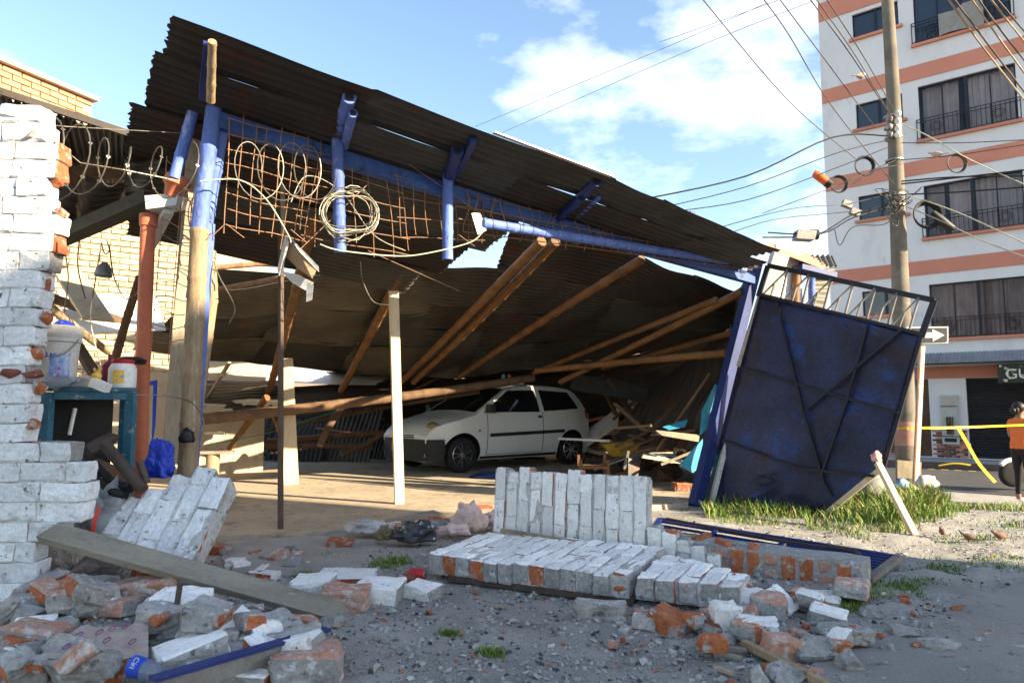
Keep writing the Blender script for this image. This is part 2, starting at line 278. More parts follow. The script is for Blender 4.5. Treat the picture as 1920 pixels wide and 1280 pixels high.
def put(name, me, parent=None, loc=None, rot=None, label=None, cat=None, group=None, kind=None):
    o = bpy.data.objects.new(name, me); C.objects.link(o)
    if loc is not None: o.location = loc
    if rot is not None: o.rotation_euler = rot
    if parent is not None:
        o.parent = parent; o.matrix_parent_inverse = INV[parent.name] if parent.name in INV else Matrix.Identity(4)
    tag(o, label, cat, group, kind); return o
INV = {}
def tag(o, label=None, cat=None, group=None, kind=None):
    if label: o['label'] = label
    if cat: o['category'] = cat
    if group: o['group'] = group
    if kind: o['kind'] = kind
    return o
def thing(name, label, cat, loc=(0, 0, 0), group=None):      # Empty at the thing's base; its parts are built in place
    o = bpy.data.objects.new(name, None); C.objects.link(o); o.location = loc; o.empty_display_size = 0.1
    INV[o.name] = Matrix.Translation(-V(loc)); return tag(o, label, cat, group)
def lerp(a, b, t): return a + (b-a)*t
def brick_pts(lx, ly, lz, bev, jit, r):
    ps = []
    for i in (-1, 1):
        for j in (-1, 1):
            for k in (-1, 1):
                bv = bev*r.uniform(0.5, 2.2)
                for q in range(3):
                    e = [lx/2*i, ly/2*j, lz/2*k]
                    for a in range(3):
                        if a != q: e[a] -= (i, j, k)[a]*bv
                    ps.append(V([c+r.uniform(-jit, jit) for c in e]))
    return ps
def rock_pts(lx, ly, lz, r, n=16):
    ps = []
    for _ in range(n):
        d = V((r.gauss(0, 1), r.gauss(0, 1), r.gauss(0, 1))).normalized(); k = r.uniform(0.85, 1.15)
        m = max(abs(d.x), abs(d.y), abs(d.z)); d = d.lerp(d/m, 0.55)
        ps.append(V((d.x*lx/2*k, d.y*ly/2*k, d.z*lz/2*k)))
    return ps
def corr(a, b, c, d, waves, amp=0.011, nu=6, sag=0.0, rag=0.0, seed=0, ends=(0, 1), seg=6):
    """corrugated sheet: ridges run a->b (and d->c); waves counted across a->d"""
    r = random.Random(seed); a, b, c, d = V(a), V(b), V(c), V(d)
    nv = waves*seg; vs = []; n0 = (b-a).cross(d-a).normalized()
    j0 = [r.uniform(-rag, rag) for _ in range(nv+1)]; j1 = [r.uniform(-rag, rag) for _ in range(nv+1)]
    ph = r.uniform(0, 9)
    for j in range(nv+1):
        v = j/nv
        for i in range(nu+1):
            u = i/nu
            if i == 0: u += j0[j]*(0 in ends)
            if i == nu: u += j1[j]*(1 in ends)
            p = a.lerp(b, u).lerp(d.lerp(c, u), v)
            h = amp*math.sin(2*math.pi*waves*v) - sag*4*(u-u*u)*(0.4+0.6*math.sin(ph+v*2)**2) + sag*0.5*math.sin(ph+7*u+5*v)
            vs.append(p + n0*h)
    k = nu+1
    fs = [(j*k+i, j*k+i+1, (j+1)*k+i+1, (j+1)*k+i) for j in range(nv) for i in range(nu)]
    return vs, fs
def sheet(name, q, waves, m, parent=None, **kw):
    t = {k: kw.pop(k) for k in ('label', 'cat', 'group', 'kind') if k in kw}
    vs, fs = corr(*q, waves, **kw); return MB().add(vs, fs).build(name, m, parent, smooth=60, **t)
def bez(p, q, sagv, n=12):
    p = V(p); q = V(q); return [p.lerp(q, i/n) + V((0, 0, -sagv*4*(i/n)*(1-i/n))) for i in range(n+1)]
def spline(pts, n=6):                                        # Catmull-Rom through points
    pts = [V(p) for p in pts]; o = []
    for i in range(len(pts)-1):
        p0 = pts[max(i-1, 0)]; p1 = pts[i]; p2 = pts[i+1]; p3 = pts[min(i+2, len(pts)-1)]
        for k in range(n):
            t = k/n; o.append(0.5*((2*p1)+(p2-p0)*t+(2*p0-5*p1+4*p2-p3)*t*t+(3*p1-p0-3*p2+p3)*t**3))
    return o+[pts[-1]]
def guadua(pa, pb, r0, r1, name, m, parent=None, bend=0.0, node=0.3, n=10, **t):     # bamboo pole with swollen nodes
    pa, pb = V(pa), V(pb); L = (pb-pa).length; k = max(3, int(L/node)); pts = []; rs = []; rr = random.Random(int(L*1000))
    bx = V((rr.uniform(-1, 1), rr.uniform(-1, 1), rr.uniform(-1, 1)))*bend
    def at(u): return pa.lerp(pb, u) + bx*math.sin(u*math.pi)
    for i in range(k):
        u0 = i/k; r = lerp(r0, r1, u0); e = 0.02/L
        for du, q in ((0, 1.0), (e, 1.10), (2*e, 1.0), (0.5/k, 0.97)): pts.append(at(u0+du)); rs.append(r*q)
    pts.append(pb); rs.append(r1)
    return MB().tube(pts, rs, n).build(name, m, parent, smooth=50, **t)
# ================================================================== THE SETTING
def axis(lo, hi, step, far):
    a = []; x = lo
    while x < hi: a.append(x); x += step
    a.append(hi); s = step; x = hi; right = []
    while x < far: s *= 1.35; x += s; right.append(x)
    s = step; x = lo; left = []
    while x > -far: s *= 1.35; x -= s; left.append(x)
    return left[::-1] + a + right
xs = axis(-4.6, 6.6, 0.075, 700); ys = axis(1.8, 11.0, 0.075, 700)
vs = []
for y in ys:
    for x in xs:
        z = zg(x, y)
        if -5 < x < 7.5 and 1 < y < 12:
            z += 0.022*noise.noise(V((x*2.1, y*2.1, 0))) + 0.011*noise.noise(V((x*7, y*7, 3)))
            k = sstep(1.7, 2.6, x)*sstep(4.9, 4.3, y) if y < 6 else 0
            z += 0.035*noise.noise(V((x*5, y*5, 9)))*sstep(1.2, 2.2, x)*sstep(6.2, 5.2, y)*sstep(3.4, 4.2, y)
        vs.append((x, y, z))
k = len(xs)
fs = [(j*k+i, j*k+i+1, (j+1)*k+i+1, (j+1)*k+i) for j in range(len(ys)-1) for i in range(k-1)]
MB().add(vs, fs).build('ground', 'ground', smooth=80, kind='structure')

# dusty concrete floor of the shed, a low step above the yard
fl = [G(230, 1012, .045), G(424, 1003, .045), G(500, 1001, .045), G(563, 1003, .045), G(611, 990, .045), G(700, 978, .045), G(811, 961, .045), V((0.2, 6.75, .045)), V((1.9, 7.5, .045)), V((2.4, 9.0, .045)), V((2.5, 17, .045)), V((-9.5, 17, .045)), V((-6.5, 6.0, .045))]
MB().poly(fl, 0.07, UP).build('shed_floor', 'floor', kind='structure')
ap = [(424, 1012, .03), (520, 1008, .035), (606, 1003, .03), (655, 1024, .02), (700, 1047, .02), (688, 1062, .016), (600, 1074, .016), (520, 1078, .016), (440, 1074, .016), (415, 1045, .02)]
MB().poly([G(*p) for p in ap], 0.06, UP).build('concrete_apron', 'concrete', kind='structure')
# dusty street surface at the right of the viewer, and the street beyond the grass
st = [G(1420, 1278, .012), G(1500, 1255, .012), G(1560, 1225, .012), G(1650, 1195, .012), G(1750, 1150, .012), G(1840, 1112, .012), G(1930, 1085, .012), V((5.2, 4.3, .012)), V((9, 2.6, .012)), V((9, 0, .012)), V((0.5, 0.0, .012)), V((0.85, 2.0, .012))]
st2 = []
for i, p in enumerate(st):
    q = st[(i+1) % len(st)]
    for j in range(4):
        e = p.lerp(q, j/4); st2.append(e + V((noise.noise(e*4)*.07, noise.noise(e*4+V((5, 0, 0)))*.07, 0)) if i < 7 else e)
MB().poly(st2, 0.02, UP).build('road', 'asphalt', kind='structure')
C0 = V((9.75, 20.7, 0)); FU = V((0.775, -0.632, 0)).normalized(); FNv = V((FU.y, -FU.x, 0))   # flats: left corner, direction along the front, outward normal
def W(s, z, off=0.0): return C0 + FU*s + FNv*off + V((0, 0, z))
def FA(x, y):
    p = PL(x, y, C0, FNv); return (p-C0).dot(FU), p.z
rd = [W(-40, -.49, 7.2), W(40, -.49, 7.2), W(40, -.49, 1.7), W(-40, -.49, 1.7)]
MB().poly(rd, 0.05, UP).build('street', 'street', kind='structure')
pv = MB(); pv.poly([W(-40, -.36, 1.7), W(40, -.36, 1.7), W(40, -.36, -.1), W(-40, -.36, -.1)], 0.3, UP)
pv.build('pavement', 'concrete', kind='structure')
MB().poly([W(-40, -.355, 1.85), W(40, -.355, 1.85), W(40, -.355, 1.7), W(-40, -.355, 1.7)], 0.3, UP).build('kerb', mat('kerb_brown', (0.16, 0.10, 0.085), (0.11, 0.075, 0.065), 3), kind='structure')
gl = MB()
for i in range(5): gl.poly([W(2.4+i*.28, -.483, 2.5), W(2.55+i*.28, -.483, 2.5), W(2.55+i*.28, -.483, 2.4), W(2.4+i*.28, -.483, 2.4)], .002, UP)
gl.build('yellow_road_marking', 'tape', kind='structure')

# ------------------------------------------------------------------ block of flats
base = -0.36; TOP = 17.5; LEN = 13.0
flats = thing('apartment_building', 'white five storey apartment block with salmon bands behind the utility pole', 'building', W(0, base))
def rect(x0, y0, x1, y1):
    s0, zt = FA(x0, y0); _, zb = FA(x0, y1); s1, _ = FA(x1, y0); return [s0, s1, zb, zt]
smalls = [rect(1597, 29, 1684, 75), rect(1604, 197, 1689, 244), rect(1609, 369, 1695, 414), rect(1616, 547, 1700, 593)]
for r_ in smalls: r_[1] = r_[0] + 1.25
bigs = [rect(1711, -18, 1877, 86), rect(1722, 163, 1892, 264), rect(1731, 349, 1903, 447), rect(1740, 534, 1915, 635)]
for r_ in bigs: r_[0] = bigs[2][0]; r_[1] = r_[0] + 2.28
more = [[b[0]+4.4, b[1]+4.4, b[2], b[3]] for b in bigs]
s_d0, zd = FA(1715, 709); s_d1, _ = FA(1740, 709); s_r0, zr = FA(1810, 709); _, zb_ = FA(1810, 860)
door = [s_d0, s_d1, base+.02, zr]; roll = [s_r0, s_r0+2.7, base+.02, zr]
top5 = [[b[0], b[1], b[2]+2.9, b[3]+2.9] for b in (bigs[0], smalls[0])]
ops = smalls + bigs + more + [door, roll] + top5
sb = sorted({0.0, LEN, *[o[0] for o in ops], *[o[1] for o in ops]}); zb2 = sorted({base, TOP, *[o[2] for o in ops], *[o[3] for o in ops]})
wl = MB()
for i in range(len(sb)-1):
    for j in range(len(zb2)-1):
        cs, cz = (sb[i]+sb[i+1])/2, (zb2[j]+zb2[j+1])/2
        if any(o[0] < cs < o[1] and o[2] < cz < o[3] for o in ops): continue
        wl.add([W(sb[i], zb2[j]), W(sb[i+1], zb2[j]), W(sb[i+1], zb2[j+1]), W(sb[i], zb2[j+1])], [(0, 1, 2, 3)])
for o in ops:
    c4 = [(o[0], o[2]), (o[1], o[2]), (o[1], o[3]), (o[0], o[3])]
    for i in range(4):
        (a, b), (c, d) = c4[i], c4[(i+1) % 4]
        wl.add([W(a, b), W(a, b, -.22), W(c, d, -.22), W(c, d)], [(0, 1, 2, 3)])
wl.add([W(0, base), W(0, TOP), W(0, TOP, -9), W(0, base, -9)], [(0, 1, 2, 3)])
wl.add([W(LEN, base), W(LEN, TOP), W(LEN, TOP, -9), W(LEN, base, -9)], [(3, 2, 1, 0)])
wl.add([W(0, base, -9), W(LEN, base, -9), W(LEN, TOP, -9), W(0, TOP, -9)], [(3, 2, 1, 0)])
wl.add([W(0, TOP), W(LEN, TOP), W(LEN, TOP, -9), W(0, TOP, -9)], [(0, 1, 2, 3)])
wl.build('wall', 'facade', flats)
for (ya, yb) in ((4, 38), (167.6, 193), (333, 358), (507.6, 532)):
    xx = {4: 1549, 167.6: 1553, 333: 1560, 507.6: 1569}[ya]
    _, zt = FA(xx, ya); _, zb = FA(xx, yb)
    m_ = MB(); m_.obox(W(LEN/2, (zt+zb)/2, .012), FU*(LEN/2-.004), FNv*.013, UP*(zt-zb)/2); m_.build('band', 'band', flats)
zt = roll[3]+.36
m_ = MB(); m_.obox(W(LEN/2, roll[3]+.17, .015), FU*(LEN/2-.006), FNv*.017, UP*.16); m_.build('lintel_band', 'band', flats)
M['pane'] = mat('reflecting_pane', (0.03, 0.04, 0.06), (0.02, 0.03, 0.05), 1, 0.05, 0.0, alpha=0.22, spec=0.7)
dark = MB()
for o in ops:
    if o in (door, roll): continue
    dark.add([W(o[0]-.3, o[2]-.3, -1.3), W(o[1]+.3, o[2]-.3, -1.3), W(o[1]+.3, o[3]+.3, -1.3), W(o[0]-.3, o[3]+.3, -1.3)], [(0, 1, 2, 3)])
dark.build('room_wall', mat('dim_room', (0.10, 0.10, 0.11), (0.08, 0.08, 0.09), 1, 0.9, 0.0), flats)
def window(o, nm, big, cur=None, panes=4):
    s0, s1, z0, z1 = o
    wd = MB(); t = .035
    wd.obox(W((s0+s1)/2, z0+t/2, -.1), FU*(s1-s0)/2, FNv*.03, UP*t/2); wd.obox(W((s0+s1)/2, z1-t/2, -.1), FU*(s1-s0)/2, FNv*.03, UP*t/2)
    for i in range(panes+1):
        s_ = lerp(s0+t/2, s1-t/2, i/panes); wd.obox(W(s_, (z0+z1)/2, -.1), FU*(t/2 if i != panes//2 else t), FNv*.028, UP*((z1-z0)/2-t))
    w_ = wd.build('window', 'frame', flats)
    for i in range(panes):
        a, b = lerp(s0, s1, i/panes)+.012, lerp(s0, s1, (i+1)/panes)-.012
        p_ = MB(); p_.obox(W((a+b)/2, (z0+z1)/2, -.11), FU*(b-a)/2, FNv*.004, UP*((z1-z0)/2-t)); p_.build('pane', 'pane' if cur else 'glassblue', w_)
    if cur:
        for (a, b) in cur[1]:
            c_ = MB(); n = 40; sa, sbb = lerp(s0, s1, a), lerp(s0, s1, b); vv = []
            for i in range(n+1):
                s_ = lerp(sa, sbb, i/n); of = -.30 + .03*math.sin(i*1.15) + .012*math.sin(i*2.9)
                vv += [W(s_, z0, of), W(s_ + .03*math.sin(i), z1, of)]
            c_.add(vv, [(2*i, 2*i+2, 2*i+3, 2*i+1) for i in range(n)]).build('curtain', cur[0], w_)
    sl_ = MB(); sl_.obox(W((s0+s1)/2, z0-.045, .045), FU*((s1-s0)/2+.1), FNv*.055, UP*.04); sl_.build('sill', 'band', w_)
    if big:
        g_ = MB(); a, b = s0-.06, s1+.06; zt_ = z0 + (z1-z0)*.36
        for z_ in (z0+.02, zt_, zt_-.09): g_.bar(W(a, z_, .1), W(b, z_, .1), .02, .02)
        for s_ in (a, b):
            g_.bar(W(s_, z0, .1), W(s_, zt_, .1), .02, .02); g_.bar(W(s_, zt_, .1), W(s_, zt_, 0), .02, .02)
        n = 22
        for i in range(1, n): g_.bar(W(lerp(a, b, i/n), z0+.02, .1), W(lerp(a, b, i/n), zt_, .1), .011, .011)
        for cc in (.2, .8):
            ctr = W(lerp(a, b, cc), (z0+zt_)/2, .105)
            for rr_ in (.14, .09): g_.tube([ctr + FU*rr_*math.cos(q*.45) + UP*rr_*math.sin(q*.45) for q in range(15)], .009, 4)
        g_.build('balcony_grille', 'frame', flats)
for i, o in enumerate(smalls + [top5[1]]): window(o, 'w', False, None, 2)
cu = [None, ('curtain', [(0.03, .24), (.25, .41), (.52, .97)]), ('curtain', [(0.02, .2), (.26, .47), (.53, .98)]), ('curtainbrown', [(0.0, .49), (.51, 1.0)])]
for i, o in enumerate(bigs): window(o, 'w', True, cu[i], 4)
for i, o in enumerate(more + [top5[0]]): window(o, 'w', True, cu[(i+2) % 4], 4)
rug = MB(); s0_, z0_ = bigs[0][0], bigs[0][2]
vv = []
for i in range(13):
    s_ = s0_+.62+i*.088; h_ = .62 + .12*sstep(5, 7, i); vv += [W(s_, z0_-.02+.04*math.sin(i*.4), .15+.012*math.sin(i)), W(s_, z0_+h_, .15+.012*math.sin(i*1.3))]
rug.add(vv, [(2*i, 2*i+2, 2*i+3, 2*i+1) for i in range(12)]).build('hanging_blanket', mat('grey_blanket', (0.30, 0.29, 0.28), (0.24, 0.22, 0.2), 9, 0.95, 0.3), None, label='grey patterned blanket hung over the top balcony rail of the flats', cat='blanket')
# street level: door, roller shutter with slats, meter box, brick-clad base, awning
m_ = MB(); m_.obox(W((door[0]+door[1])/2, (door[2]+door[3])/2, -.15), FU*(door[1]-door[0])/2, FNv*.03, UP*(door[3]-door[2])/2); m_.build('door', 'wooddark', flats)
sh = None
nsl = 30
rs_ = thing('roller_shutter', 'black slatted roller shutter of the shop under the awning', 'shutter', W(roll[0]+1.3, base))
for i in range(nsl):
    z0, z1 = lerp(roll[2], roll[3], i/nsl), lerp(roll[2], roll[3], (i+1)/nsl)
    m_ = MB(); a, b = roll[0]+.02, roll[1]-.02
    m_.add([W(a, z0, -.13), W(b, z0, -.13), W(b, (z0+z1)/2, -.105), W(a, (z0+z1)/2, -.105), W(b, z1-.006, -.135), W(a, z1-.006, -.135), W(b, z1, -.16), W(a, z1, -.16)], [(0, 1, 2, 3), (3, 2, 4, 5), (5, 4, 6, 7)])
    m_.build('slat', mat('shutter_black', (0.035, 0.033, 0.035), (0.025, 0.023, 0.025), 4, 0.5, 0.0) if i == 0 else bpy.data.materials['shutter_black'], rs_)
pi0, pi1 = door[1]+.03, roll[0]-.03
bk = [MB().hull(brick_pts(.17, .03, .05, .003, .002, rnd)).mesh('clad_brick', x) for x in ('band', 'brickdark', mat('clad_dark', (0.09, 0.05, 0.04), (0.07, 0.04, 0.03)))]
for (sa, sz) in ((pi0, pi1), (door[0]-1.6, door[0]-.05)):
    r_ = 0; z = base+.05
    while z < base+.78:
        s = sa + (.0 if r_ % 2 else .09)
        while s < sz-.05:
            put('clad_brick', rnd.choice(bk), flats, loc=W(min(s+.085, sz-.09), z, .012), rot=(0, 0, math.atan2(FU.y, FU.x))); s += .183
        z += .062; r_ += 1
sm0, zm1 = FA(1763, 741); sm1, _ = FA(1795, 741); _, zm0 = FA(1763, 832)
mb = MB(); mb.obox(W((sm0+sm1)/2, (zm0+zm1)/2, .05), FU*(sm1-sm0)/2, FNv*.06, UP*(zm1-zm0)/2)
mo = mb.build('meter_box', mat('meter_grey', (0.42, 0.42, 0.38), (0.34, 0.34, 0.31), 6, 0.5, 0.1), flats)
mb = MB(); sc_ = (sm0+sm1)/2
mb.tube([W(sc_, zm0+.28, .112), W(sc_, zm0+.75, .112)], .085, 12); mb.build('meter_window', 'glassdark', mo)
MB().obox(W(sc_, zm1-.16, .113), FU*.1, FNv*.006, UP*.1).build('meter_notice', 'paper', mo); MB().obox(W(sc_, zm0+.12, .113), FU*.14, FNv*.004, UP*.05).build('meter_vent', 'frame', mo)
for z_ in (zm0+.22, zm1-.3): MB().obox(W(sc_, z_, .114), FU*.2, FNv*.006, UP*.01).build('meter_seam', 'frame', mo)
aw = thing('shop_awning', 'grey corrugated awning over the shop front of the flats', 'awning', W(3, roll[3]))
sa_, za_ = FA(1732, 664); _, zl_ = FA(1732, 690)
for i in range(6):
    a = sa_-.55 + i*1.0
    sheet('corrugated_sheet', (W(a, za_+.02, .02), W(a, zl_+.1, .75), W(a+1.02, zl_+.1, .75), W(a+1.02, za_+.02, .02)), 12, mat('awning_tin', (0.30, 0.33, 0.36), (0.22, 0.24, 0.27), 2, 0.5, 0.1, 30, 0.4) if i == 0 else bpy.data.materials['awning_tin'], aw, amp=.014, nu=2)
MB().bar(W(sa_-.5, zl_+.07, .7), W(sa_+5.4, zl_+.07, .7), .04, .04).build('awning_rail', 'frame', aw)
# shop sign with its white letters
sg0, zs1 = FA(1883, 682); _, zs0 = FA(1883, 717)
sg = thing('shop_sign', 'dark square-patterned shop sign with white letters under the awning edge', 'sign', W(sg0+.7, zs0, .6))
def SG(s, z, off=0): return W(sg0-.12+s, zs0-.03+z, .62+off)
hs = zs1-zs0
MB().obox(SG(.8, hs/2), FU*.8, FNv*.02, UP*hs/2).build('board', mat('sign_dark', (0.03, 0.035, 0.02), (0.02, 0.022, 0.015), 5, 0.6, 0.0), sg)
sq = [MB() for _ in range(2)]
for i in range(34):
    q = rnd.random()*1.5+.03; z_ = rnd.random()*(hs-.08)+.04; e = rnd.uniform(.018, .034)
    sq[i % 2].obox(SG(q, z_, .022+.0004*i), FU*e, FNv*.001, UP*e)
sq[0].build('sign_squares', mat('sign_green', (0.16, 0.22, 0.05), (0.12, 0.16, 0.04), 5, 0.6, 0.0), sg, kind='stuff'); sq[1].build('sign_squares', mat('sign_cream', (0.55, 0.52, 0.36), (0.4, 0.4, 0.25), 5, 0.6, 0.0), sg, kind='stuff')
def text(s, name, o, ux, uz, size, m, parent=None, ext=.002, **t):
    cu_ = bpy.data.curves.new(name, 'FONT'); cu_.body = s; cu_.size = size; cu_.extrude = ext; cu_.align_x = 'CENTER'; cu_.align_y = 'CENTER'
    tmp = bpy.data.objects.new('tmp', cu_); C.objects.link(tmp)
    dg = bpy.context.evaluated_depsgraph_get(); me = bpy.data.meshes.new_from_object(tmp.evaluated_get(dg))
    bpy.data.objects.remove(tmp); bpy.data.curves.remove(cu_)
    ux = V(ux).normalized(); uz = V(uz).normalized(); nn = ux.cross(uz)
    me.transform(Matrix(((ux.x, uz.x, nn.x, o[0]), (ux.y, uz.y, nn.y, o[1]), (ux.z, uz.z, nn.z, o[2]), (0, 0, 0, 1))))
    me.materials.clear(); me.materials.append(M[m]); return put(name, me, parent, **t)
text('GU', 'sign_lettering', SG(.42, hs*.45, .042), FU, UP, hs*.72, 'white', sg)

# ------------------------------------------------------------------ tall house behind the viewer's right shoulder (its shadow lies over the foreground)
hb = thing('tall_house', 'plain rendered three storey house across the street behind the viewer', 'house', (13.2, -5.2, 0))
hc0 = V((15.35, -.92, 0)); hd = V((-SH.y, SH.x, 0)); hd = hd if hd.y < 0 else -hd; hx = V((SH.x, SH.y, 0)); HH = 9.0      # its near corner, whose upright edge throws the shadow line over the yard
hq = [hc0, hc0+hd*11, hc0+hd*11+hx*9, hc0+hx*9]
MB().add(hq+[p+UP*HH for p in hq], [(0, 1, 5, 4), (1, 2, 6, 5), (2, 3, 7, 6), (3, 0, 4, 7), (4, 5, 6, 7)]).build('wall', mat('cream_render', (0.74, 0.71, 0.66), (0.66, 0.62, 0.57), 1), hb)
for i in range(4):
    for z_ in (1.5, 4.5, 7.4): MB().obox(hc0+hd*(1.6+i*2.6)+UP*z_-hx*.01, hd*.55, hx*.03, UP*.6).build('window', 'glassblue', hb)

# ------------------------------------------------------------------ brick house at the left, canopy and gutter
wl_o = P(60, 640, 9.3); wl_o.z = 0
def LW(s, z, off=0.0): return wl_o + FD*s + FN*off + UP*z
lh = thing('brick_house', 'sunlit clay brick house wall beyond the shed at the left', 'house', LW(1, 0))
mb = MB(); mb.obox(LW(.1, 2.1, -.16), FD*3.0, FN*.15, UP*2.1); mb.build('wall', 'ymort', lh)
ybm = [MB().hull(brick_pts(.235, .05, .072, .004, .003, rnd)).mesh('brick', 'ybrick') for _ in range(4)]
cnt = 0; z = 1.55; row = 0
while z < 4.15:
    s = -1.0 + (.125 if row % 2 else 0)
    while s < 3.0 and cnt < 290:
        pr = LW(s, z); d_ = pr - V((0, 0, CAMZ)); px_ = 960 + F*pr.x/(pr.y*cP + (pr.z-CAMZ)*sP); py_ = 758 - F*(pr.z-CAMZ)/pr.y
        if 80 < px_ < 345 and py_ > 300 and py_ < 700: put('brick', rnd.choice(ybm), lh, loc=LW(s, z, rnd.uniform(-.012, -.004)), rot=(0, 0, math.atan2(FD.y, FD.x))); cnt += 1
        s += .248
    z += .086; row += 1
# parapet of the taller house beyond
po = P(-30, 300, 8.6); po.z = 0
PDv = V((.45, 1, 0)).normalized(); PN = V((PDv.y, -PDv.x, 0))
def PP(x, y): return PL(x, y, po, PN)
pt_l, pt_r = PP(-40, 105), PP(172, 190); pb_l, pb_r = PP(-40, 172), PP(172, 225)
ph_ = thing('brick_parapet', 'orange brick parapet against the sky at the top left', 'parapet', V((pt_r.x, pt_r.y, 0)))
Lp = (V((pt_r.x, pt_r.y, 0))-V((pt_l.x, pt_l.y, 0))).length; zt_ = pt_r.z; zb_ = pb_r.z - .1
def PW(s, z, off=0.0): return V((pt_r.x, pt_r.y, 0)) - PDv*s + PN*off + UP*z
MB().obox(PW(3, (zt_+zb_)/2-1.2, -.13), PDv*3, PN*.12, UP*((zt_-zb_)/2+1.2)).build('wall', 'ymort', ph_)
MB().obox(PW(3, zt_+.03, -.1), PDv*3.05, PN*.2, UP*.03).build('coping', 'ymort', ph_)
MB().obox(PW(3, zt_-.42, 0), PDv*3.02, PN*.03, UP*.07).build('concrete_band', 'ymort', ph_)
opm = [MB().hull(brick_pts(.235, .05, .072, .004, .003, rnd)).mesh('brick', mat('parapet_brick%d' % i, (0.50, 0.29-.02*i, 0.17), (0.42, 0.22, 0.12), 5)) for i in range(3)]
for i in range(12):
    z = zt_ - .045 - i*.086
    if abs(z-(zt_-.42)) < .1: continue
    s = .12 + (.12 if i % 2 else 0)
    while s < 5.6:
        put('brick', rnd.choice(opm), ph_, loc=PW(s, z, -.006), rot=(0, 0, math.atan2(PDv.y, PDv.x))); s += .248
# tin canopy over the passage at the left, seen from below
cn = thing('tin_canopy', 'dark corrugated tin canopy sagging over the passage at the left', 'canopy', P(150, 640, 5.5)*1.0)
ca, cb, cc, cd = P(-90, 150, 4.5), P(322, 282, 5.3), P(300, 372, 6.6), P(60, 480, 7.8)
ns_ = 4
for i in range(ns_):
    a0, a1 = i/ns_, (i+1)/ns_+.02
    sheet('corrugated_sheet', (ca.lerp(cb, a0), cd.lerp(cc, a0), cd.lerp(cc, a1), ca.lerp(cb, a1)), 9, 'tinrust' if i % 2 else 'tin', cn, sag=.02, rag=.01, seed=i, nu=5)
MB().bar(ca+UP*.03, cb+UP*.02, .03, .05).build('edge_board', 'tinrust', cn)
MB().bar(ca.lerp(cd, .35)-UP*.06, cb.lerp(cc, .35)-UP*.05, .06, .08).build('purlin', 'wooddark', cn)
gt = MB(); g0, g1 = P(86, 468, 6.1), P(285, 382, 5.4)
dv = (g1-g0).normalized(); sd = dv.cross(UP).normalized()
gt.obox((g0+g1)/2, dv*(g1-g0).length/2, sd*.07, UP*.004); gt.obox((g0+g1)/2+sd*.07+UP*.05, dv*(g1-g0).length/2, sd*.004, UP*.055); gt.obox((g0+g1)/2-sd*.07+UP*.05, dv*(g1-g0).length/2, sd*.004, UP*.055)
gt.build('roof_gutter', mat('mossy_gutter', (0.075, 0.075, 0.05), (0.04, 0.042, 0.03), 5, 0.8, 0.3, 30), label='dark mossy roof gutter hanging below the tin canopy', cat='gutter')
dpx = thing('drain_pipe', 'orange plastic drain pipe standing beside the blue cabinet', 'pipe', P(262, 945, 5.05))
MB().tube([P(278, 405, 5.05), P(274, 520, 5.05), P(266, 720, 5.05), P(260, 960, 5.05)], .052, 16).build('pipe', 'pvc', dpx, smooth=50)
MB().lathe([(.062, 0), (.064, .09), (.058, .095)], 16, P(278, 425, 5.05), ax=P(278, 405, 5.05)-P(274, 520, 5.05)).build('socket', 'pvc', dpx, smooth=40)
hop = MB(); hc = P(306, 385, 5.0)
hop.hull([hc+V(p) for p in ((-.09, -.07, -.05), (.13, -.07, -.02), (.13, .07, -.02), (-.09, .07, -.05), (-.1, -.08, .05), (.15, -.08, .07), (.15, .08, .07), (-.1, .08, .05))])
hop.build('pipe_elbow_shell', 'white', None, label='broken white plastic pipe elbow wedged above the orange drain pipe', cat='pipe elbow')
MB().lathe([(.05, 0), (.075, .08), (.1, .1), (.09, .16), (.055, .17)], 12, P(322, 370, 4.95), ax=(.3, 0, 1)).build('clay_pipe_collar', 'pvc', label='rust red broken pipe collar at the foot of the short blue pole', cat='pipe collar', smooth=40)
MB().bar(P(316, 395, 4.98), P(282, 460, 5.3), .07, .05).build('white_gutter_piece', 'white', label='white gutter piece hanging down behind the orange drain pipe', cat='gutter piece')
MB().bar(P(120, 500, 7.2), P(185, 600, 6.6), .28, .03).build('hanging_ceiling_board', 'woodpale', label='pale ceiling board hanging in the passage at the left', cat='board')
MB().bar(P(40, 540, 6.8), P(250, 610, 8.0), .1, .08).build('fallen_passage_beam', 'wooddark', label='fallen dark beam crossing the passage above the bucket', cat='beam')
guadua(P(212, 690, 7), P(262, 520, 6.6), .045, .04, 'hanging_branch', 'wooddark', label='dark crooked pole hanging with cords behind the orange pipe', cat='pole', bend=.08)
# ================================================================== SHED ROOF AND FRAME
def RP(t, off, dz=0.0):      # point of the front roof plane: t along the front, off out towards the street
    z = 3.26 - .112*(min(t, 3.2)-.23) - .088*max(0, t-3.2) + (lerp(.13, -.06, sstep(3.0, 5.5, t)) if off > 0 else .24)*off
    return FL + FD*t + FN*off + UP*(z + dz)
roof = thing('shed_roof', 'collapsed corrugated tin shed roof tipped up at the front on bamboo rafters', 'roof', FL + FD*3)
